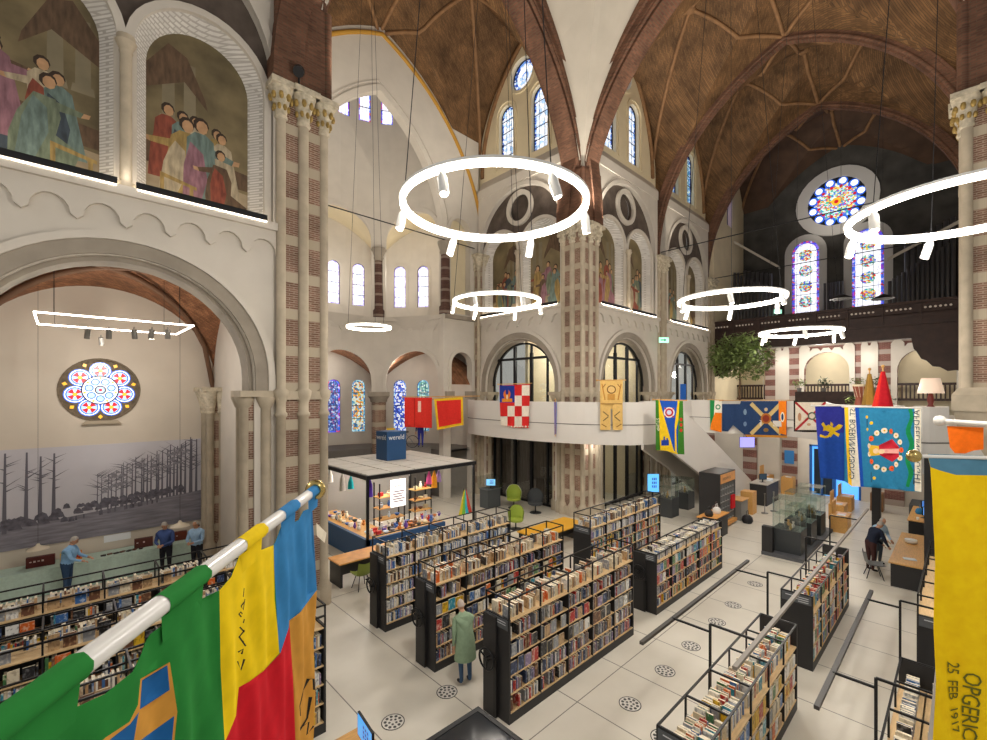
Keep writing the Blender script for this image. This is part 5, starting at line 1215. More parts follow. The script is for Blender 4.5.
def handbag(x,y,z,c,label,s=1.0):
    r=root('handbag',(x,y,z),label,'bag'); m=MB(); m.lathe(x,y,[(.13*s,z),(.17*s,z+.08*s),(.15*s,z+.2*s),(.09*s,z+.26*s)],10); m.build('body',[mat('bag_'+c,c,.6)],r)
    MB().tube([(x-.1*s,y,z+.24*s),(x-.08*s,y,z+.4*s),(x+.08*s,y,z+.4*s),(x+.1*s,y,z+.24*s)],.012,6).build('handle',[mat('bag_'+c,c,.6)],r)
handbag(19.3,7.3,.92,'2b2624','dark handbag on the low charcoal counter, stair side'); handbag(20.0,7.25,.92,'e6e2dc','white handbag on the low charcoal counter'); handbag(20.35,7.4,.92,'4a332a','brown handbag on the low charcoal counter touching the cabinet')
handbag(22.9,6.95,0,'26262a','black backpack standing on the floor before the pigeonhole cabinet',1.4)
table(23.0,24.0,7.2,7.9,.95,'grey counter with wooden top beside the pigeonhole cabinet',OAK,'cab',base=mat('counter_grey2','85827d',.6))
def crate(x,y,w,d,h,label,m_=OAK,papers=0,back=False):
    r=root('wooden_display',(x,y,0),label,'display stand'); MB().box(x-w/2,x+w/2,y-d/2,y+d/2,0,h).build('box',[m_],r)
    if back: MB().cbox((x+.05,y+d/2-.05,h+.28),(w*.8,.04,.55)).build('back_board',[m_],r)
    for k in range(papers): tag(MB().cbox((x-w*.25+k*w*.26,y-.05,h+.004+.012),(.2,.28,.024),rz=.2*k).build('leaflet_pile',[[mat('paper_pale','dfe4ea',.7),mat('paper_pink','d8b8b8',.7),mat('paper_blue','a8c0dc',.7)][k%3]]),['pale','pinkish','bluish'][k%3]+' leaflets on the '+label,'leaflets')
    return r
crate(24.9,7.5,.62,.55,1.1,'square oak box beside the chrome barrier posts')
for k,(x,y) in enumerate(((25.35,6.9),(26.1,6.7))):
    r=root('stanchion',(x,y,0),['chrome barrier post beside the square oak box','chrome barrier post before the dark service desk'][k],'barrier post'); MB().lathe(x,y,[(.16,0),(.16,.03),(.025,.05),(.025,.95),(.04,.97),(.04,1.0)],12).build('post',[STEEL],r)
table(26.9,29.2,7.2,8.1,1.15,'dark service desk with till and papers under the gallery',mat('desk_pale','b9b4aa',.5),'cab')
screen(27.6,7.6,1.15,.45,.32,-.6,'dark till screen on the service desk',scr='24323e',rows=False)
tag(MB().cbox((28.4,7.5,1.2),(.5,.3,.1),rz=.3).build('paper_stack',[mat('paper_pale','dfe4ea',.7)]),'white paper stack on the service desk','papers')
screen(29.6,9.0,2.75,.9,.62,-.75,'violet wall screen hanging under the gallery',scr='9a96f0',stand=False,s=1.1,rows=False,nm='hanging_screen')
MB().bar((29.6,9.02,3.3),(29.6,9.02,4.3),.05).build('hanger',[BLACK],D.objects['hanging_screen'])
crate(24.6,3.75,.95,.6,.72,'oak leaflet stand next to the glass cases',papers=2,back=True); crate(26.9,4.2,.95,.6,.72,'middle oak leaflet stand of the three by the blue door',papers=2,back=True); crate(29.2,4.25,.95,.6,.72,'oak leaflet stand closest to the blue door',papers=2,back=True)
crate(30.2,3.1,.7,.5,.9,'brown cabinet beside the blue door',m_=mat('brown_board','8a6440',.6)); crate(31.4,7.3,.7,.6,1.0,'oak side cabinet against the entrance wall',papers=1); crate(31.5,8.5,.9,.6,.95,'oak sorting cabinet with papers against the entrance wall',papers=2,back=True)
# entrance wall below the gallery
w=MB(TX(32.2)).plate([(-1,0-.2),(12.8,-.2),(12.8,4.3),(-1,4.3)],[[(4.0,-.1),(6.4,-.1),(6.4,2.95),(4.0,2.95)]],0,-.3).build('wall_entrance',[WHITE],kind='structure')
m=MB(TX(32.2)); 
for a in (2.2,7.0,9.2,11.8): m.box(a,a+.8,-.05,.12,0,4.3)
m.build('pilaster',[BRW],w); 
d=MB(TX(32.2)).box(4.0,6.4,-.25,-.2,0,2.95).build('door_1',[emit('daylight_blue','58a6f2',1.1)],kind='structure')
m=MB(TX(32.2)); 
for a,b in ((4.0,4.1),(5.15,5.3),(6.3,6.4)): m.box(a,b,-.2,.03,0,2.95)
m.box(4,6.4,-.2,.03,2.85,2.95); m.box(5.75,5.85,-.2,.0,0,2.8); m.build('door_frame',[mat('blue_paint','1f5fae',.5)],d); MB(TX(32.2)).box(5.3,6.2,-.19,-.12,.05,2.7).build('door_leaf',[mat('door_dark','24303c',.3)],d)
tag(MB(TX(32.15)).box(7.15,7.65,.1,.12,1.7,2.5).build('wall_sign',[mat('sign_blue','3a7fc0',.5)]),'blue and white notice on the brick pilaster beside the door','sign')
# ------------------------------------------------------------------ reading tables under the south balcony
table(18.6,22.9,.75,1.65,.76,'long oak reading table with a dark end under the balcony',OAK,'slab')
chair(19.1,2.05,-PI/2+.3,'grey shell chair at the end of the long reading table',mat('shell_grey','77797a',.5))
tag(MB().cbox((19.3,1.2,.77+.004),(.21,.3,.02),rz=.3).build('magazine',[mat('paper_pale','dfe4ea',.7)]),'white magazine lying on the long reading table','magazine')
tag(MB().lathe(21.4,1.3,[(.1,.762),(.16,.8),(.17,.9),(.16,.9)],12).build('paper_tray',[mat('tray_white','ecece8',.5)]),'round white tray on the long reading table','tray')
r=table(24.4,27.6,.6,1.6,.95,'dark desk with oak top and computers beyond the reading table',OAK,'cab')
screen(25.2,1.1,.95,.5,.34,-.3,'computer screen with blue picture on the dark desk',scr='5a9ae8'); screen(26.6,1.2,.95,.5,.34,-.3,'second computer screen on the dark desk, farther along',scr='3a78c8')
handbag(25.9,1.3,.95,'2a7fb8','bright blue bag on the dark desk between the screens',.9)
for k,(x,y) in enumerate(((24.7,1.3),(24.8,.85))): tag(MB().lathe(x,y,[(.04,.951),(.042,1.05),(.036,1.05),(.034,.96)],10).build('mug',[[LWHITE,STEEL][k]]),['white mug on the front of the dark desk','steel cup on the front of the dark desk'][k],'mug')
tag(MB().box(28.5,30.2,1.2,1.8,0,.8).build('storage_chest',[mat('chest_grey','4f5254',.6)]),'grey storage chest against the far end under the balcony','chest')
# ------------------------------------------------------------------ shop kiosk in the choir
KX0,KX1,KY0,KY1,KZ=7.7,12.72,14.38,19.3,3.13
KB=mat('kiosk_blue','1b4672',.5); KW=mat('kiosk_roof','cfcac2',.7)
r=root('kiosk',((KX0+KX1)/2,(KY0+KY1)/2,0),'square shop kiosk with a flat grey roof and blue base in the choir','kiosk')
MB().box(KX0,KX1,KY0,KY1,KZ-.14,KZ-.02).build('roof',[mat('roof_joint','5d5a55',.7)],r)
m=MB(); n=5
for i in range(n):
    for j in range(n):
        a=KX0+.03+(KX1-KX0-.06)*i/n; b=KY0+.03+(KY1-KY0-.06)*j/n; m.box(a+.03,a+(KX1-KX0-.06)/n-.03,b+.03,b+(KY1-KY0-.06)/n-.03,KZ-.02,KZ)
m.build('roof_tile',[KW],r)
m=MB(); m.box(KX0-.03,KX1+.03,KY0-.04,KY0,KZ-.16,KZ-.02); m.box(KX0-.04,KX0,KY0,KY1,KZ-.16,KZ-.02); m.box(KX1,KX1+.04,KY0,KY1,KZ-.16,KZ-.02); m.build('fascia',[BLACK],r)
for a in (KX0+.05,KX1-.05):
    for b in (KY0+.05,KY1-.05): MB().bar((a,b,0),(a,b,KZ-.16),.08).build('post',[BLACK],r)
m=MB(); m.box(KX0,KX1-1.6,KY0,KY0+.12,0,.86,0); m.box(KX0,KX0+.12,KY0,KY1,0,.86); m.build('base_panel',[KB],r)
MB().box(KX0+.12,KX1-1.6,KY0+.12,KY0+1.1,.78,.86).build('front_counter',[OAK],r); MB().box(KX0+.12,KX0+1.1,KY0+1.1,KY1,.78,.86).build('side_counter',[OAK],r)
MB().box(KX0+.1,KX1-.1,KY1-.12,KY1-.02,0,KZ-.16).build('back_wall',[mat('kiosk_wall','8f8a86',.7)],r)
for k,(x,y) in enumerate(((9.0,15.6),(11.3,15.6),(9.0,17.8),(11.3,17.8),(10.1,16.7))):
    MB().box(x-.5,x+.5,y-.06,y+.06,KZ-.19,KZ-.145).build('lamp_panel',[emit('kiosk_lamp','fff6e8',75)],r)
# blue sign box on the roof
b=root('sign_box',(10.4,17.15,KZ),'dark blue square sign box with white letters standing on the kiosk roof','sign')
MB().box(9.94,10.88,16.85,17.75,KZ+.001,KZ+1.22).build('box',[KB],b)
for to in (lambda x,y:(10.02+x*.92,16.845,KZ+.88+y),lambda x,y:(9.935,17.7-x*.92,KZ+.88+y)): t=MB(); text_mesh('wereld',.3,t,to); t.build('lettering',[LWHITE],b)
# shelving inside with goods
def shelf_unit(x0,x1,y0,y1,zs,label,h):
    r=root('shop_shelf',((x0+x1)/2,(y0+y1)/2,0),label,'shelf')
    for z in zs: MB().box(x0,x1,y0,y1,z-.03,z).build('shelf',[OAK],r)
    for x in (x0+.03,x1-.03):
        for y in (y0+.03,y1-.03): MB().bar((x,y,0),(x,y,h),.04).build('post',[BLACK],r)
    return r
shelf_unit(9.1,10.3,16.0,16.5,(.5,.95,1.4,1.85),'open shop shelf behind the white poster in the kiosk',2.4)
shelf_unit(10.9,11.8,16.2,16.7,(.5,.95,1.4,1.85),'open shop shelf at the outer side of the kiosk',2.4)
p=root('poster',(9.9,15.95,1.0),'large white lit poster with dark print in the kiosk','poster'); MB().box(9.55,10.25,15.9,15.93,1.4,2.5).build('sheet',[emit('poster_white','f6f4f0',.9)],p)
t=MB(); text_mesh('wereld',.2,t,lambda x,y:(9.62+x*.8,15.895,2.2+y)); 
for k in range(5): t.box(9.65,10.2-.06*(k%3),15.892,15.897,2.0-.1*k,2.04-.1*k)
t.build('print',[mat('print_dark','6a4a58',.6)],p)
rnd=random.Random(5); GC=[('white','eceae6'),('cream','e6d8b4'),('purple','6a48b0'),('pale blue','c4d4e4'),('ivory','eee6d6'),('black','2a2a2c'),('orange','d8843a'),('red','c03030'),('blue','3f68b8'),('brown','7a5236'),('grey','9a9a9c')]
def good(x,y,z,kind,ci,where):
    nme,c=GC[ci]; m=MB(); mt=mat('goods_'+nme,c,.45)
    s=rnd.uniform(.68,.92)*(.78 if kind=='basket' else 1)
    if kind=='vase': m.lathe(x,y,[(.05*s,z),(.09*s,z+.1*s),(.07*s,z+.2*s),(.035*s,z+.26*s),(.055*s,z+.32*s)],10)
    elif kind=='bowl': m.lathe(x,y,[(.05*s,z),(.11*s,z+.06*s),(.13*s,z+.1*s),(.12*s,z+.1*s),(.04*s,z+.03*s)],12)
    elif kind=='plush': m.ball((x,y,z+.1*s),(.1*s,.09*s,.1*s),8); m.ball((x,y-.03,z+.25*s),.075*s,8); m.ball((x-.06*s,y-.02,z+.32*s),.03*s,6); m.ball((x+.06*s,y-.02,z+.32*s),.03*s,6)
    elif kind=='gift box': m.box(x-.1*s,x+.1*s,y-.07*s,y+.07*s,z,z+.16*s); m.box(x-.105*s,x+.105*s,y-.075*s,y+.075*s,z+.13*s,z+.17*s)
    elif kind=='basket': m.lathe(x,y,[(.1*s,z),(.14*s,z+.14*s),(.15*s,z+.15*s),(.13*s,z+.14*s)],12); m.tube([(x-.14*s,y,z+.14*s),(x-.09*s,y,z+.27*s),(x+.09*s,y,z+.27*s),(x+.14*s,y,z+.14*s)],.012,6)
    elif kind=='wall plate': m.lathe(x,y,[(.03,z+.17),(.16,z+.17),(.17,z+.185),(.03,z+.185)],14)
    o=m.build(kind.replace(' ','_'),[mt]); tag(o,'%s %s %s'%(nme,kind,where),kind,'shop goods '+where)
kinds=['vase','bowl','plush','gift box','basket']
for i in range(11): good(KX0+.35+i*.29,KY0+.32+.02*(i%2),.862,kinds[(i*3)%5],(i*7)%11,'on the front counter of the kiosk, outer row')
for i in range(14): good(KX0+.35+i*.22,KY0+.52+.05*(i%2),.862,kinds[(i*4+2)%5],(i*3+4)%11,'on the front counter of the kiosk, middle row')
for i in range(12): good(KX0+1.35+i*.22,KY0+.9,.862,kinds[(i*3+1)%5],(i*7+2)%11,'on the front counter of the kiosk, against the aisle')
for i in range(10): good(KX0+.4+i*.3,KY0+.72+.03*(i%2),.862,kinds[(i*2+1)%5],(i*4+3)%11,'on the front counter of the kiosk, inner row')
for i in range(11): good(KX0+.38,KY0+1.35+i*.31,.862,kinds[(i*3+2)%5],[0,2,0,8,0,1,10][i%7],'on the side counter of the kiosk facing the pier')
for i in range(9): good(KX0+.8,KY0+1.4+i*.36,.862,kinds[(i*2)%5],(i*5+1)%11,'on the side counter of the kiosk, inner row')
for z in (.95,1.4,1.85):
    for i in range(3): good(9.3+i*.38,16.25,z+.001,kinds[(i+int(z*10))%5],(i*5+int(z*10))%11,'on the kiosk shelf behind the poster')
    for i in range(3): good(11.1+i*.26,16.45,z+.001,kinds[(i*2+int(z*10))%5],(i*3+int(z*7))%11,'on the outer kiosk shelf')
for k,(x,y,c,nme) in enumerate(((10.7,14.9,'e05a9a','pink'),(11.0,14.95,'e8a030','orange'),(11.25,15.0,'b090c8','lilac'),(8.3,15.3,'5a3ab0','purple'),(8.0,16.2,'20a0a8','teal'),(8.05,17.0,'b8b2a8','grey'),(8.0,18.0,'e8e4de','white'))):
    m=MB(); m.lathe(x,y,[(.12,2.35-.2*(k%2)),(.1,2.6),(.02,2.85),(.01,2.97)],8); o=m.build('hanging_scarf',[cloth(c)]); tag(o,nme+' scarf hanging from the kiosk roof','scarf')
    MB()
# dress stand with green yellow cyan cloth at the open side
r=root('clothes_stand',(12.35,14.7,0),'stand with yellow green and cyan cloths at the open kiosk corner','clothes stand')
MB().lathe(12.35,14.7,[(.2,0),(.2,.03),(.02,.05),(.02,1.95)],10).build('pole',[BLACK],r)
for k,c in enumerate(('d8c83a','7ab84a','3fb8d0','c84a3a')):
    a=-.9+k*.6; m=MB(); m.add([(12.35+.02*k,14.66,1.9),(12.4+.02*k,14.66,1.9),(12.35+.32*sin(a)+.08,14.62-.03*k,.9),(12.35+.32*sin(a)-.1,14.62-.03*k,.9),(12.35,14.72,1.9),(12.35+.32*sin(a),14.68-.03*k,.9)],[(0,1,2,3),(0,3,5,4),(1,4,5,2)]); m.build('hanging_cloth',[cloth(c)],r)
# ------------------------------------------------------------------ stage with blue figure and bicycle in the apse
MB().box(12.9,15.0,20.7,22.0,0,2.98).build('floor_stage',[mat('platform_grey','6f6a64',.7)],kind='structure')
def bicycle(x,y,z,rz,label):
    r=root('bicycle',(x,y,z),label,'bicycle'); T=lambda a,b,c:(x+a*cos(rz)-b*sin(rz),y+a*sin(rz)+b*cos(rz),z+c)
    for cx in (-.52,.52):
        m=MB(T); m.tube([(cx+.33*cos(2*PI*k/20),0,.34+.33*sin(2*PI*k/20)) for k in range(20)],.018,6,closed=True)
        for k in range(6): m.tube([(cx,0,.34),(cx+.33*cos(PI*k/3),0,.34+.33*sin(PI*k/3))],.004,4)
        m.build('wheel',[BLACK],r)
    m=MB(T)
    for p,q in (((-.52,.34),(-.05,.3)),((-.05,.3),(-.2,.82)),((-.2,.82),(.36,.78)),((-.05,.3),(.38,.7)),((-.52,.34),(-.18,.75)),((.52,.34),(.36,.95)),((.3,1.0),(.5,.98))): m.tube([(p[0],0,p[1]),(q[0],0,q[1])],.018,6)
    m.tube([(.34,-.25,1.0),(.36,0,1.0),(.34,.25,1.0)],.014,6); m.build('frame',[mat('bike_grey','8a8d90',.4,.4)],r)
    MB(T).box(.42,.86,-.2,.2,.75,1.1).build('crate',[mat('crate_yellow','e8c020',.5)],r); MB(T).ball((-.21,0,.88),(.13,.07,.04),8).build('saddle',[BLACK],r)
bicycle(13.55,21.3,2.985,PI-.5,'bicycle with a yellow crate on the stage in the apse')
# ------------------------------------------------------------------ people
SKIN=mat('skin','c9987a',.55); HG=mat('hair_grey','b9b4ac',.8); EYE=mat('eye_dark','2a211c',.4); LIP=mat('lip','a5635a',.5)
def person(x,y,rz,label,shirt,trousers,hair=HG,h=1.75,lean=0.0,headpitch=.2,armL=None,armR=None,z0=0,legs=None,coat=None,sleeve=False,shoes=BLACK,bald=False,scale=1):
    """one continuous skinned body, facing local +x; arms given as elbow and wrist points"""
    s=h/1.75; cl,sl=cos(lean),sin(lean); pel=(0,0,.94)
    def up(p): a,b,c=p[0],p[1],p[2]-.94; return (a*cl+c*sl,b,.94-a*sl+c*cl)
    J={};E=[]
    def j(n,p,r): J[n]=(p,r)
    j('pel',pel,.145); j('waist',up((0,0,1.08)),.145); j('chest',up((0,0,1.28)),.165); j('upper',up((0,0,1.41)),.115); j('neck',up((.01,0,1.5)),.056); j('skull',up((.025,0,1.585)),.07)
    E+=[('pel','waist'),('waist','chest'),('chest','upper'),('upper','neck'),('neck','skull')]
    legs=legs or {}
    for sd,n in ((1,'L'),(-1,'R')):
        k=legs.get(n,((.02,.1*sd,.5),(-.02,.1*sd,.07)))
        j('hip'+n,(0,.09*sd,.88),.108); j('knee'+n,k[0],.062); j('ank'+n,k[1],.042); j('toe'+n,(k[1][0]+.17,k[1][1]+.02*sd,.035),.035)
        E+=[('pel','hip'+n),('hip'+n,'knee'+n),('knee'+n,'ank'+n),('ank'+n,'toe'+n)]
        a=(armL if sd>0 else armR) or (up((-.02,.25*sd,1.13)),up((.06,.26*sd,.88)))
        j('sho'+n,up((0,.185*sd,1.41)),.076); j('elb'+n,a[0],.05); j('wri'+n,a[1],.031)
        w=Vector(a[1]); d=(w-Vector(a[0])).normalized(); pk=w+d*.085; j('palm'+n,tuple(pk),.036)
        E+=[('upper','sho'+n),('sho'+n,'elb'+n),('elb'+n,'wri'+n),('wri'+n,'palm'+n)]
    names=list(J); me=D.meshes.new('sk'); me.from_pydata([J[n][0] for n in names],[(names.index(a),names.index(b)) for a,b in E],[])
    o=D.objects.new('sk',me); COL.objects.link(o); o.modifiers.new('s','SKIN')
    for i,n in enumerate(names):
        sv=me.skin_vertices[0].data[i]; rr=J[n][1]; sv.radius=(rr,rr*(1.25 if n in('chest','waist','pel') else 1)); sv.use_root=(n=='pel')
    sb=o.modifiers.new('b','SUBSURF'); sb.levels=2; sb.render_levels=2
    bpy.context.view_layer.update(); dg=bpy.context.evaluated_depsgraph_get(); em=D.meshes.new_from_object(o.evaluated_get(dg))
    m=MB(); vs=[tuple(v.co) for v in em.vertices]
    segs=[(Vector(J[a][0]),Vector(J[b][0]),a,b) for a,b in E]
    def lab(c):
        best=None
        for p,q,a,b in segs:
            t=max(0,min(1,(c-p).dot(q-p)/max(1e-9,(q-p).length_squared))); dd=(c-(p+(q-p)*t)).length-(J[a][1]*(1-t)+J[b][1]*t)
            if best is None or dd<best[0]: best=(dd,a,b,t)
        a,b,t=best[1:]
        if b in('neck','skull') : return 0
        if b.startswith('palm'): return 0
        if b.startswith('wri') and sleeve and t>.15: return 0
        if b[:3] in('kne','ank') or (b[:3]=='hip'): return 2
        if b.startswith('toe'): return 3
        if b=='waist' and t<.35: return 2
        return 1
    for p in em.polygons: m.add([],[]); m.f.append(list(p.vertices)); m.m.append(lab(p.center)); m.sm.append(True)
    m.v=vs
    D.objects.remove(o); D.meshes.remove(em); D.meshes.remove(me)
    # head with face, turned by headpitch
    hc=Vector(up((.045,0,1.645))); cp,sp_=cos(lean*.6+headpitch),sin(lean*.6+headpitch)
    Hd=lambda a,b,c:(hc.x+a*cp+c*sp_,hc.y+b,hc.z-a*sp_+c*cp)
    hm=MB(Hd); hm.ball((0,0,0),(.095,.075,.115),14,0); hm.ball((.02,0,-.06),(.07,.058,.06),10,0); hm.ball((.1,0,-.015),(.022,.014,.024),8,0)
    for sd in (-1,1): hm.ball((-.005,.077*sd,-.01),(.018,.01,.03),6,0); hm.ball((.083,.03*sd,.012),(.01,.012,.008),6,4); hm.ball((.086,.03*sd,.03),(.008,.018,.005),6,4)
    hm.ball((.088,0,-.055),(.01,.024,.006),6,5)
    k=len(m.v); m.v+=hm.v; m.f+=[[k+i for i in f] for f in hm.f]; m.m+=hm.m; m.sm+=hm.sm
    # fingers
    for sd,n in ((1,'L'),(-1,'R')):
        w=Vector(J['wri'+n][0]); pk=Vector(J['palm'+n][0]); d=(pk-w).normalized(); side=d.cross(Vector((0,0,1))); side=side.normalized() if side.length>.1 else Vector((0,1,0)); dn=d.cross(side).normalized(); dn=dn if dn.z<0 else -dn
        for q in range(4):
            ln=[.058,.068,.063,.048][q]; b=pk+side*(.026*(q-1.5)/1.5)-d*.0; p1=b+d*(.02+ln*.5)+dn*.008; p2=p1+d*ln*.42+dn*.022
            m.tube([tuple(b),tuple(p1),tuple(p2)],[.0095,.0085,.0065],6,0)
        th=-side*sd; b=w+d*.035+th*.02; m.tube([tuple(b),tuple(b+d*.03+th*.025+dn*.01),tuple(b+d*.058+th*.03+dn*.016)],[.012,.0105,.008],6,0)
    r=root('person',(x,y,z0),label,'person',rz=rz); r.scale=(s,s,s)
    def put(mb,nme,mats): 
        ob=mb.build(nme,mats,None); ob.parent=r; return ob
    put(m,'body',[SKIN,shirt,trousers,shoes,EYE,LIP])
    if not bald or True:
        hb=MB(Hd); n=14; vs=[]
        for i in range(6):
            ph=(.12 if bald else .0)+PI/2*i/5*1.0
            for k2 in range(n):
                an=2*PI*k2/n; front=max(0,cos(an)); el=max(ph if not bald else ph*.3-.1,front*(1.0 if not bald else 1.35)-.25 if front>0 else -.35+ph*.2 if i==0 else ph)
                if i==0 and front<=0: el=-.35
                rr=1.07; vs.append((.095*rr*cos(el)*cos(an)-.004,.076*rr*cos(el)*sin(an),.115*rr*sin(el)+.004))
        hb.add(vs,[(i*n+k2,i*n+(k2+1)%n,(i+1)*n+(k2+1)%n,(i+1)*n+k2) for i in range(5) for k2 in range(n)],0,True); put(hb,'hair',[hair])
    if coat:
        cb=MB(); n=18; vs=[]; 
        pr=[(.13,.17,1.43),(.16,.2,1.3),(.165,.2,1.1),(.175,.215,.95),(.19,.235,.75),(.205,.25,.55)]
        for rx,ry,z in pr:
            for k2 in range(n):
                an=2*PI*k2/n; p=(rx*cos(an),ry*sin(an)+.0,z); p=up(p) if z>.94 else p; vs.append(p)
        cb.add(vs,[(i*n+k2,i*n+(k2+1)%n,(i+1)*n+(k2+1)%n,(i+1)*n+k2) for i in range(len(pr)-1) for k2 in range(n)],0,True); put(cb,'coat',[coat])
    return r
U=lambda sd,e,w:((e[0],e[1]*sd,e[2]),(w[0],w[1]*sd,w[2]))
LB_=cloth('a4c6e6','shirt_light_blue'); DB=cloth('4a5f94','shirt_blue'); NV=cloth('2a3040','navy'); JE=cloth('39506e','jeans'); DK=cloth('2b2c33','trousers_dark')
# three men at the green table
person(.15,18.35,-.45,'man in light blue shirt and jeans reaching out over the green table',cloth('8fbce6','shirt_sky'),JE,h=1.76,lean=.18,headpitch=.35,armL=U(1,(.2,.22,1.13),(.42,.18,1.05)),armR=U(-1,(.2,.22,1.13),(.42,.16,1.05)))
x,y,_=atD(165.5,0,14.9); person(x,y-.1,-PI/2-.55,'grey haired man in a dark blue shirt by the green table',DB,DK,h=1.8,lean=.08,headpitch=.55,armL=U(1,(.1,.25,1.12),(.33,.06,1.08)),armR=U(-1,(.1,.25,1.12),(.33,.06,1.08)))
x,y,_=atD(197,0,15.0); person(x,y,-PI/2-.7,'bald man in a pale blue shirt reading beside the wall pilaster',LB_,DK,h=1.78,lean=.05,headpitch=.55,bald=True,armL=U(1,(.12,.24,1.13),(.34,.08,1.12)),armR=U(-1,(.12,.24,1.13),(.34,.07,1.12)))
# visitor in the green coat
x,y,_=atZ(463,687,0); person(6.05,7.15,1.3,'white haired visitor in a long pale green coat browsing between the tall bookcases',cloth('93a98c','coat_green'),cloth('4a6382','jeans_blue'),hair=mat('hair_white','c9b8ac',.8),h=1.66,lean=.28,headpitch=.3,coat=cloth('93a98c','coat_green'),armR=U(-1,(.16,.2,1.05),(.34,.16,1.15)))
# two visitors at the reading table
person(19.75,2.2,-.75,'man in a navy top bending over the reading table under the balcony',NV,cloth('4a3230','trousers_brown'),h=1.74,lean=.42,headpitch=.35,armL=U(1,(.34,.2,1.02),(.5,.12,.86)),armR=U(-1,(.34,.2,1.02),(.5,.12,.86)))
person(20.75,2.12,-2.2,'person in a light blue top holding a bright blue bag at the reading table',cloth('a9c8e4','shirt_pale'),cloth('5a6470','trousers_grey'),h=1.68,lean=.2,headpitch=.4,bald=True,armL=U(1,(.2,.2,1.1),(.4,.1,.98)),armR=U(-1,(.2,.2,1.1),(.4,.1,.98)))
# blue overall display figure on the stage
person(14.55,21.05,-2.3,'display figure in a blue overall standing beside the bicycle on the apse stage',cloth('3a3f8c','overall_blue'),cloth('3d46b0','overall_blue_light'),hair=mat('hair_brown','5a3c2a',.8),h=1.72,z0=2.985)
# ------------------------------------------------------------------ left aisle fittings
T=TYA=FR((0,19.8),(1,0),(0,-1))
# rose window with seven petals in a stone tracery
NWIN[0]+=1; cx,cz=.97,6.1; K8=.8
ps=[(circ(cx,cz,1.27*K8,36),0)]
for k in range(7):
    an=PI/2+2*PI*k/7; px_,pz_=cx+.8*K8*cos(an),cz+.8*K8*sin(an)
    ps+=[(circ(px_,pz_,.36*K8,16),1),(circ(px_,pz_,.325*K8,16),2),(circ(px_,pz_,.29*K8,16),1),(circ(px_,pz_,.25*K8,16),3)]
    for q in range(4): a2=PI/4+PI/2*q; ps.append(([(px_,pz_),(px_+.24*K8*cos(a2-.45),pz_+.24*K8*sin(a2-.45)),(px_+.24*K8*cos(a2+.45),pz_+.24*K8*sin(a2+.45))],4 if q%2==0 or True else 5))
    ps.append((circ(px_,pz_,.08*K8,8),5))
    a3=an+PI/7; ps.append(([(cx+1.12*K8*cos(a3-.07),cz+1.12*K8*sin(a3-.07)),(cx+1.2*K8*cos(a3),cz+1.2*K8*sin(a3)),(cx+1.12*K8*cos(a3+.07),cz+1.12*K8*sin(a3+.07)),(cx+1.02*K8*cos(a3),cz+1.02*K8*sin(a3))],5))
ps.append((circ(cx,cz,.56*K8,28),2))
for k in range(7):
    an=PI/2+2*PI*k/7; ps+=[(circ(cx+.36*K8*cos(an+PI/7),cz+.36*K8*sin(an+PI/7),.15*K8,12),1),(circ(cx+.36*K8*cos(an+PI/7),cz+.36*K8*sin(an+PI/7),.11*K8,12),3),(circ(cx+.5*K8*cos(an),cz+.5*K8*sin(an),.05*K8,6),5)]
ps+=[(circ(cx,cz,.19*K8,14),6),(circ(cx,cz,.14*K8,12),3),(circ(cx,cz,.06*K8,8),4)]
w=MB(T).sheet(ps,y=-.12).build('window_%d'%NWIN[0],[mat('tracery_stone','776a58',.85,noise=.3,scale=9),E_BLUE,E_WHT,E_LBL,E_RED,E_YEL,mat('tracery_stone','776a58')],kind='structure')
m=MB(T); c=circ(cx,cz,1.24*K8,36); m.ring(c+[c[0]],circ(cx,cz,1.31*K8,36)+[circ(cx,cz,1.31*K8,36)[0]],-.15,.03); m.build('window_frame',[mat('tracery_stone','776a58')],w)
m=MB(T); c=circ(cx,cz,.56*K8,36); m.ring(c+[c[0]],circ(cx,cz,.6*K8,36)+[circ(cx,cz,.6*K8,36)[0]],-.11,-.08); m.build('leading',[LEAD],w)
MB(T).prism([(.5,4.98),(1.5,4.98),(1.4,5.09),(.6,5.09)],'y',0,.14).build('sill',[mat('sill_stone','b3a590',.85)],w)
# black and white landscape mural
r=root('photo_mural',T(0,.02,1.3),'huge black and white photograph of bare trees and a playing field on the aisle wall','picture')
MB(T).box(-4.4,3.8,.004,.03,1.28,4.3).build('panel',[mat('mural_sky','c9c6cc',.7,noise=.12,scale=.5)],r)
gx=lambda x:1.28+.95+.1*(x+4.4)/7.9
g=MB(T); g.add([(-4.4,.034,1.28),(3.8,.034,1.28),(3.8,.034,2.38),(1.8,.034,2.2),(.2,.034,2.05),(-1.6,.034,1.9),(-4.4,.034,1.75)],[(0,1,2,3,4,5,6)]); g.build('field',[mat('mural_grass','86838c',.8,noise=.25,scale=3,stretch=(.6,1,5))],r)
rn=random.Random(3); DQ=[.0352]
def dq(): DQ[0]+=.00002; return DQ[0]
tr=MB(T); cr=MB(T); fl=MB(T)
def trunk(x,z0,z1,w):
    k_=dq(); tr.add([(x-w,k_,z0),(x+w,k_,z0),(x+w*.4+.02,k_,z1),(x-w*.4+.02,k_,z1)],[(0,1,2,3)])
    for q in range(9):
        zz=z0+(z1-z0)*rn.uniform(.4,.98); sd=rn.choice((-1,1)); l=rn.uniform(.12,.4); k_=dq(); tr.add([(x,k_,zz),(x+sd*l,k_,zz+l*rn.uniform(.3,.9)),(x,k_,zz+.02+w*.3)],[(0,1,2)])
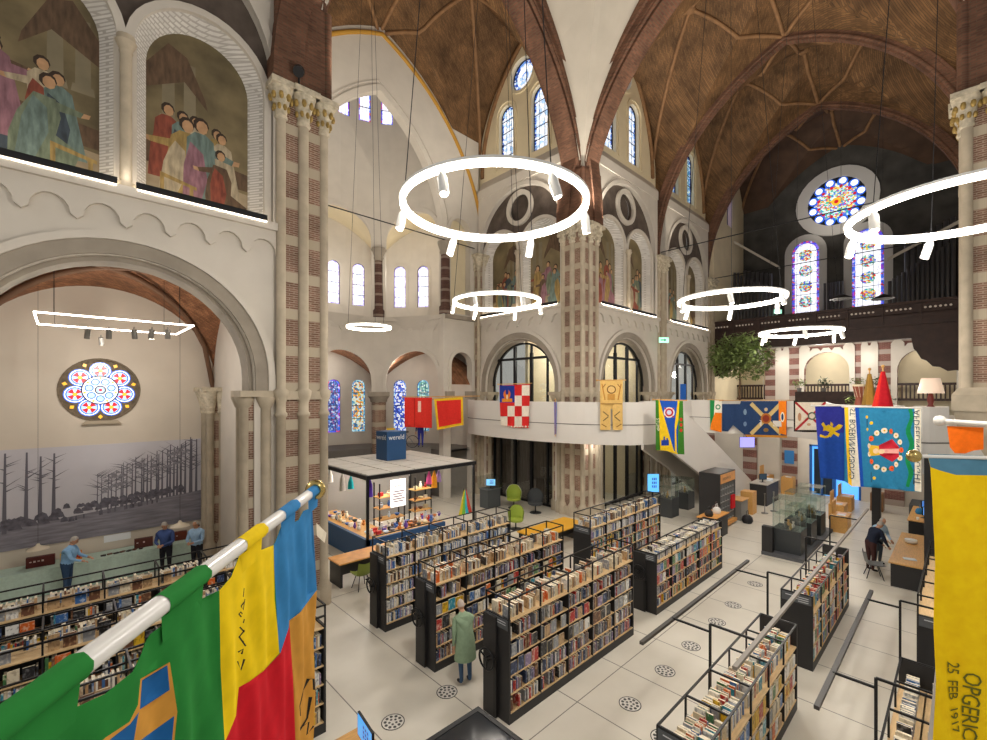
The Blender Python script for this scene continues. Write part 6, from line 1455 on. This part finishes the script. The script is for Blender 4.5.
for i in range(26): x=.9+2.85*i/26+rn.uniform(-.04,.04); trunk(x,2.1+.09*(x-.9),3.35+.38*(x-.9)+rn.uniform(-.15,.1),.018+.008*(x-.9))
for x in (-.55,-.25,.05): trunk(x-.2,2.0,4.1+rn.uniform(-.1,.1),.05)
for x in (-4.1,-3.4,-2.7,-1.9,-1.2): trunk(x,1.8,4.2,.05)
for i in range(90):
    x=rn.uniform(.4,3.4); z=2.2+.09*(x-.9)+rn.uniform(0,.22); s_=rn.uniform(.05,.13); k_=dq(); fl.add([(x-s_,k_,z-.05),(x+s_,k_,z-.05),(x+s_*.6,k_,z+s_*.6),(x,k_,z+s_),(x-s_*.7,k_,z+s_*.5)],[(0,1,2,3,4)])
for i in range(70):
    x=rn.uniform(-4.3,.35); z=1.95+rn.uniform(0,.25)+(.35*max(0,1-abs(x-.15)/.45) if rn.random()<.6 else 0); s_=rn.uniform(.06,.16); k_=dq(); fl.add([(x-s_,k_,z-.08),(x+s_,k_,z-.08),(x+s_*.6,k_,z+s_*.6),(x,k_,z+s_),(x-s_*.7,k_,z+s_*.5)],[(0,1,2,3,4)])
for i in range(22): x=rn.uniform(.3,2.6); z=1.98+.1*x; s_=rn.uniform(.015,.03); k_=dq(); fl.add([(x-s_,k_,z-.1),(x+s_,k_,z-.1),(x+s_*.6,k_,z+.05),(x-s_*.6,k_,z+.05)],[(0,1,2,3)])
for i in range(60):
    x=rn.uniform(1.0,3.4); z=3.0+.38*(x-.9)+rn.uniform(-.4,.15); s_=rn.uniform(.04,.1); k_=dq(); tr.add([(x-s_,k_,z-s_*.5),(x+s_,k_,z-s_*.4),(x+s_*.5,k_,z+s_*.6),(x-s_*.5,k_,z+s_*.5)],[(0,1,2,3)],1)
tr.build('tree_print',[mat('mural_trunk','6a6771',.8),mat('mural_twig','8f8c94',.8,noise=.3,scale=20)],r); fl.build('hedge_print',[mat('mural_dark','65626c',.8,noise=.4,scale=8)],r)
# suspended light frame with spots
r=root('track_lamp',(1,17.2,7.5),'white rectangular suspended light frame with spotlights in the side aisle','lamp')
def tp(u,v,z): return atZ(u,v,z)
a,b,c,d=[tp(*q,7.75) for q in ((34,311.5),(189,325.5),(178,333.5),(44,325.5))]
x0=min(a[0],d[0]);x1=max(b[0],c[0]);y0=(a[1]+b[1])/2;y1=(c[1]+d[1])/2
ya,yb=min(y0,y1),max(y0,y1)
m=MB(); m.bar((x0,ya,7.75),(x1,ya,7.75),.032); m.bar((x0,yb,7.75),(x1,yb,7.75),.032); m.bar((x0,ya,7.75),(x0,yb,7.75),.032); m.bar((x1,ya,7.75),(x1,yb,7.75),.032); m.build('light_tube',[LED],r)
m=MB(); [m.tube([(x,y,7.78),(x,y,9.3)],.006,4) for x in (x0+.3,x1-.3) for y in (ya,yb)]; m.build('cable',[BLACK],r)
for k,u in enumerate((88,109,134,152,168,101)):
    p=atZ(u,327+ (8 if k==5 else 0),7.7); s=MB(); s.tube([(p[0],p[1],7.7),(p[0],p[1],7.62)],.012,5); s.tube([(p[0],p[1],7.63),(p[0]+.02*(k%3-1),p[1]+.05,7.4)],.06,10); h=s.build('spot_head',[mat('spot_grey','77746e',.5)],r)
    if k==3: MB().tube([(p[0],p[1]+.055,7.398),(p[0],p[1]+.056,7.39)],.05,10).build('lens',[LED],h)
# green table with things
GT=cloth('b9cfc2','table_green')
r=root('cloth_table',(0,19.2,0),'long table under a pale green cloth along the aisle wall','table')
MB().box(-4.5,3.4,18.85,19.7,.76,.78).build('tablecloth',[GT],r); m=MB(); n=60; vs=[]
for i in range(n+1):
    x=-4.5+7.9*i/n; vs+=[(x,18.845+.015*sin(i*1.7),.77),(x,18.83+.03*sin(i*1.7),.02)]
m.add(vs,[(2*i,2*i+1,2*i+3,2*i+2) for i in range(n)],0,True); m.build('cloth_skirt',[GT],r)
def boxsign(x,w,h,c,label,dots):
    r=root('model_box',(x,19.3,.78),label,'box'); MB().cbox((x,19.3,.78+h/2+.002),(w,.14,h),rz=-.1).build('body',[mat('box_'+c,c,.5)],r)
    m=MB()
    for k in range(dots): m.cbox((x-w*.35+k*w*.7/max(1,dots-1),19.3-.075,.78+h*.6),(.05,.01,.03+.02*(k%2)),rz=-.1)
    m.build('print',[mat('print_pale','d8c0b8',.6)],r)
boxsign(-.42,.62,.3,'5a2420','dark maroon box with pale print on the green table, beside the colourful covers',6); boxsign(2.05,.5,.3,'5a3028','dark brown box on the green table behind the man in dark blue',3); boxsign(3.1,.36,.3,'6a3020','small brown framed board on the green table behind the bald man',2)
for k,(x,c) in enumerate(((.12,'e8b830'),(.38,'e0842c'))):
    r=root('art_book',(x,19.25,.78),['yellow picture book with red flowers','orange picture book'][k]+' standing on the green table','book'); MB().cbox((x,19.25,.78+.14),(.24,.04,.27),rz=.1,tilt=-.2).build('cover',[mat('cover_'+c,c,.5)],r); m=MB(); [m.ball((x-.06+.06*q,19.215,.86+.04*(q%2)),(.035,.008,.035),7) for q in range(3)]; m.build('print',[mat('print_red','c03024',.5)],r)
for k in range(7): tag(MB().cbox((1.0+.16*k,19.1+.03*(k%2),.8),(.13,.09,.035),rz=.2*k).build('scale_model',[[mat('model_dark','3a3634',.5),mat('model_brown','6a4a38',.5)][k%2]]),'small dark scale model in the row on the green table','model','row of small models on the green table')
tag(MB(T).box(1.05,1.75,.004,.012,1.02,1.25).build('paper_notice',[mat('paper_white','eceef0',.7)]),'white paper notice taped on the wall under the mural','notice')
for k,u in enumerate((38,180)):
    x,y,z=atD(u,548 if k==0 else 525,13.6); z=1.4 if k==0 else 2.02; x,y,_=atD(u,0,(6-z)*452/((549 if k==0 else 526)-393))
    r=root('pendant_lamp',(x,y,z),['beige dish pendant lamp hanging over the maroon box','beige dish pendant lamp hanging between the two men in blue'][k],'lamp'); MB().lathe(x,y,[(.26,z),(.24,z+.02),(.06,z+.1),(.03,z+.16)],18).build('shade',[mat('shade_beige','cfc4ae',.6)],r); MB().tube([(x,y,z+.15),(x,y,9.2)],.005,4).build('cable',[BLACK],r)
x,y,_=atZ(243,560,.2); r=root('fire_extinguisher',(4.0,18.5,0),'red fire extinguisher beside the wall pilaster in the aisle','fire extinguisher'); MB().lathe(3.55,18.95,[(.07,.6),(.075,.62),(.075,1.1),(.04,1.18),(.03,1.25)],12).build('cylinder',[mat('extinguisher_red','c02020',.35)],r); MB().box(3.5,3.6,18.92,18.98,1.25,1.3).build('valve',[BLACK],r); MB().box(3.53,3.57,19.02,19.78,.55,.6).build('bracket',[BLACK],r)
# ------------------------------------------------------------------ organ, gallery furniture
r=root('organ',(38,6.5,9.9),'dark grey organ pipes standing in ranks on the loft on both sides of the windows','organ')
def pipes(ys,tops,x,rad_):
    for yy,zt in zip(ys,tops): MB().lathe(x,yy,[(rad_*.3,9.92),(rad_,10.5),(rad_,zt),(rad_*.8,zt)],8).build('pipe',[PIPE],r)
pipes([9.75+.24*i for i in range(13)],[13.6+.16*i+.1*(i%2) for i in range(13)],38.6,.1)
pipes([3.35-.22*i for i in range(14)],[13.2+.15*i for i in range(14)],38.6,.1)
pipes([2.6-.3*i for i in range(8)],[15.8+.14*i for i in range(8)],39.6,.13); pipes([10.4+.3*i for i in range(7)],[15.2+.1*i for i in range(7)],39.6,.13)
pipes([6.0+.2*i for i in range(6)],[13.9]*6,39.8,.08)
m=MB(); m.box(38.3,38.9,9.6,12.7,9.92,10.6); m.box(38.3,38.9,.3,3.6,9.92,10.6); m.build('wind_chest',[DWOOD],r)
m=MB(); m.prism([(9.6,15.3),(12.8,18.0),(12.8,18.2),(9.6,15.5)],'x',38.9,39.0); m.prism([(3.5,14.6),(.2,16.2),(.2,16.4),(3.5,14.8)],'x',38.9,39.0); m.build('case_rail',[WHITE],r)
LEAFM=mat('leaf_green','7f9054',.6,noise=.35,scale=8); LEAFD=mat('leaf_dark','35482a',.6,noise=.35,scale=8); POT=mat('pot_grey','6f6c68',.6)
def plant(x,y,z,h,rr,n,label,name='potted_plant',trunk=0,leaf=LEAFM,ls=.12,seed=1,pot=.16):
    rn=random.Random(seed); r=root(name,(x,y,z),label,'plant'); MB().lathe(x,y,[(pot*.75,z),(pot,z+pot*1.6),(pot*.9,z+pot*1.6)],12).build('pot',[POT],r)
    t=MB(); t.tube([(x,y,z+pot*1.4),(x+.05,y,z+trunk+.3*h),(x,y,z+trunk+h*.6)],[.05 if trunk else .02,.04 if trunk else .015,.015],7); t.build('stem',[mat('bark','6a5038',.8)],r)
    m=MB()
    for i in range(n):
        a=rn.uniform(0,2*PI); b=rn.uniform(-.9,1); q=rn.random()**.4; cx,cy,cz_=x+rr*q*cos(a)*math.sqrt(1-b*b),y+rr*q*sin(a)*math.sqrt(1-b*b),z+trunk+pot*1.6+h/2+b*h/2*q
        d=Vector((rn.uniform(-1,1),rn.uniform(-1,1),rn.uniform(-.6,.3))).normalized(); s=d.cross(Vector((0,0,1))).normalized(); l=ls*rn.uniform(.7,1.3); c0=Vector((cx,cy,cz_)); e=c0+d*l
        m.add([tuple(c0),tuple(c0+d*l*.5+s*l*.22),tuple(e),tuple(c0+d*l*.5-s*l*.22)],[(0,1,2,3)])
    m.build('foliage',[leaf],r,recalc=False); return r
plant(29.9,9.5,4.65,3.0,1.85,3200,'big indoor tree with pale green foliage standing on the gallery by the organ loft',name='indoor_tree',trunk=1.5,ls=.34,pot=.35)
tag(MB().box(37.0,37.5,3.6,8.2,4.66,6.1).build('sideboard',[DWOOD]),'long dark sideboard carrying plants below the organ loft','sideboard')
for k,(y,lb) in enumerate(((8.0,'small bushy plant at the far end of the dark sideboard'),(6.6,'trailing plant in the middle of the dark sideboard'),(4.8,'leafy plant on the dark sideboard below the white niche'),(3.9,'round plant at the near end of the dark sideboard'))):
    plant(37.25,y,6.1,.7,.45,160,lb,leaf=LEAFD if k%2 else LEAFM,seed=k+2,ls=.2)
plant(24.5,2.2,4.56,1.1,.42,220,'dark green plant behind the balcony beside the table lamp',leaf=LEAFD,seed=11,ls=.18,pot=.2)
plant(23.6,3.0,4.56,1.25,.5,240,'palm like plant behind the balcony beside the drum',leaf=LEAFM,seed=12,ls=.22,pot=.2)
# djembe on a white table behind the parapet
tag(MB().box(18.6,20.6,1.4,2.6,4.56,5.58).build('white_counter',[PARA]),'white counter behind the curved balcony carrying the drum','counter')
x,y,_=atD(830.5,0,15.2); x,y=19.4,2.45
r=root('drum',(x,y,5.58),'red brown goblet drum standing on the white counter behind the balcony','drum'); MB().lathe(x,y,[(.15,5.582),(.11,5.8),(.13,5.95),(.19,6.2),(.19,6.28)],16).build('shell',[mat('drum_wood','8a4632',.4)],r); MB().lathe(x,y,[(.195,6.22),(.2,6.29),(.0,6.295)],16).build('skin',[mat('drum_skin','d9c8a8',.6)],r)
m=MB(); [m.tube([(x+.195*cos(2*PI*k/10),y+.195*sin(2*PI*k/10),6.24),(x+.13*cos(2*PI*k/10+.3),y+.13*sin(2*PI*k/10+.3),5.86)],.008,4) for k in range(10)]; m.build('rope',[mat('rope_pale','d8c8b0',.8)],r)
# table lamp on a white cupboard
tag(MB().box(19.35,20.7,.35,1.15,4.56,5.57).build('white_cupboard',[PARA]),'white cupboard behind the balcony carrying the table lamp','cupboard')
x,y=19.62,.74
r=root('table_lamp',(x,y,5.57),'table lamp with a pale conical shade and dark red foot on the white cupboard','lamp'); MB().lathe(x,y,[(.1,5.572),(.055,5.64),(.09,5.78),(.055,5.97),(.02,6.02)],14).build('foot',[mat('lamp_foot','6a2420',.4)],r)
MB().lathe(x,y,[(.32,5.99),(.22,6.46),(.215,6.46),(.315,5.99)],24).build('shade',[emit('lamp_shade','e8d0bc',.35)],r)
for k,(u,d) in enumerate(((841,22),(883,22))):
    x,y,z=atD(u,299,d); r=root('pendant_lamp',(x,y,z),['black dish pendant lamp before the organ window, farther from the pier','black dish pendant lamp before the organ window closer to the pier'][k],'lamp')
    MB().lathe(x,y,[(.46,z),(.44,z+.04),(.2,z+.17),(.06,z+.24)],20).build('shade',[BLACK],r); MB().tube([(x,y,z+.2),(x,y,24)],.01,4).build('cable',[BLACK],r)
for k,(u,v,d) in enumerate(((664,340,26.3),(778,311.5,33.4))):
    x,y,z=atD(u,v,d); r=root('exit_sign',(x,y,z),['lit green exit sign on the second nave pier','lit green exit sign on the organ loft front'][k],'sign'); 
    MB(lambda a,b,c:(x+a*RT[0]+b*FW[0],y+a*RT[1]+b*FW[1],z+c)).box(-.28,.28,0,.05,-.15,.15).build('panel',[emit('exit_green','a8f0d0',1.1)],r)
    m=MB(lambda a,b,c:(x+a*RT[0]+b*FW[0],y+a*RT[1]+b*FW[1],z+c)); m.box(-.2,.02,-.01,-.002,-.03,.03); m.prism([(.02,-.09),(.16,0),(.02,.09)],'y',-.01,-.002); m.build('arrow',[mat('exit_mark','2a9a6a',.5)],r)
# black floodlights on the capitals
for k,(x,y,lb) in enumerate(((4.6,12.3,'small black floodlight on the capital of the aisle side pier'),(18.2,-.75,'small black floodlight on the capital of the pier by the organ'))):
    r=root('floodlight',(x,y,14.4),lb,'lamp'); MB().tube([(x,y,14.25),(x,y,14.5)],.03,6).build('bracket',[BLACK],r); MB().tube([(x-.05,y-.1,14.5),(x+.05,y+.12,14.7)],.14,12).build('lamp_head',[BLACK],r)
EXPO=0.12; WORLD=.4
LAMPS_FILLS=[((28.3,7.5,9.6),130),((38.7,9.55,8.4),16),((38.7,4.45,8.4),16),((1.05,12.55,10.75),7),((22.55,12.55,10.75),6),((30.3,12.55,10.75),6),((17.95,17.05,10.75),6),((5.2,5.4,8.7),560),((11,11.3,8.9),500),((15.2,5.1,8.6),620),((22.2,4.75,8.2),560),((10.55,.6,8.6),520),((9.9,18.3,8.6),200),((1,16.5,7.0),215),((-3,6,8.8),240),  # besides the ring lamps: unseen fills added above the tree and for the flags
 ((21.5,15.5,8.3),260),((21.5,18.5,8.3),160),((29,15.5,8.3),260),((37.5,6.8,8.0),300),((36.5,10,7.5),140),((36.5,2.5,7.5),140),((40.0,6.8,8.9),26),((40.0,1.7,8.9),26),((21,16,3.3),60),
 ((14.8,24.0,13.0),65),((11.6,26.3,13.0),65),((8.4,24,13),60),((14.8,24.0,7.6),50),((11.6,26.3,7.6),50),((17.2,21.8,7.5),40),((17.0,21.8,14.5),40),
 ((30.3,5.5,3.9),110),((29.5,10.5,3.9),80),((24,2.3,3.6),70),((18.6,12.0,3.6),60),((24,9.9,3.4),40),((27.5,3,3.9),60)]
SPOTS=[((1.0,17.0,7.3),(.97,19.8,6.2),55,46),((X1-.9,YN-.9,14.6),(22,6,26),1050,120),((X0+.9,YN-.9,14.6),(11,6,26),800,120),((X1+.9,YN-.9,14.6),(23,6,25),950,120),((X2+.8,YN-1,14.6),(31,6,25),420,120),((X1-1,YN+1,14.6),(11,17,25),1000,130),((X0+1,YN+1,14.6),(14,17,25),650,130),((X1+.9,YS+1.2,14.6),(24,8,25),950,120),
 ((11.6,20.2,11),(11.6,24.5,17),250,130),((9,14.5,15),(11.6,20.4,20),500,120),((37,6.5,16),(41,6.5,20.5),350,80),((1.5,-1.6,8.6),(4.6,-.4,4.8),260,70),((1.8,-1.0,8.6),(.8,2.0,5.0),70,80)]  # last two are unseen spots added to brighten the big flags
# ------------------------------------------------------------------ camera, light, view
cam=D.cameras.new('camera'); co=D.objects.new('camera',cam); COL.objects.link(co); SC.camera=co
cam.sensor_width=36; cam.lens=452/987*36; cam.shift_y=-(370-393)/987*1.0; cam.clip_start=.05; cam.clip_end=200
cam.shift_y=(393-370)/987
yaw=R(46.2)-PI/2
co.location=(0,0,6); co.rotation_euler=(PI/2,0,yaw)
SC.view_settings.view_transform='Standard'; SC.view_settings.look='None'; SC.view_settings.gamma=1; SC.view_settings.exposure=EXPO; SC.view_settings.use_curve_mapping=False
w=D.worlds.new('world'); SC.world=w; w.use_nodes=True
w.node_tree.nodes['Background'].inputs[0].default_value=(1,.96,.9,1); w.node_tree.nodes['Background'].inputs[1].default_value=WORLD
SC.cycles.use_denoising=True; SC.cycles.max_bounces=6; SC.cycles.diffuse_bounces=3; SC.cycles.sample_clamp_indirect=4; SC.cycles.transparent_max_bounces=12
SC.cycles.caustics_reflective=False; SC.cycles.caustics_refractive=False
def plight(name,loc,p,c=(1,.94,.86),r=.25): 
    l=D.lights.new(name,'POINT'); l.energy=p; l.color=c; l.shadow_soft_size=r; o=D.objects.new(name,l); COL.objects.link(o); o.location=loc; return o
def slight(name,loc,tgt,p,ang=100,c=(1,.92,.8),r=.15,blend=.8):
    l=D.lights.new(name,'SPOT'); l.energy=p; l.color=c; l.shadow_soft_size=r; l.spot_size=R(ang); l.spot_blend=blend
    o=D.objects.new(name,l); COL.objects.link(o); o.location=loc; o.rotation_euler=(Vector(tgt)-Vector(loc)).to_track_quat('-Z','Y').to_euler(); return o
for loc,p in LAMPS_FILLS: plight('lamp_fill_light',loc,p)
for loc,t,p,a in SPOTS: slight('spot_light',loc,t,p,a)
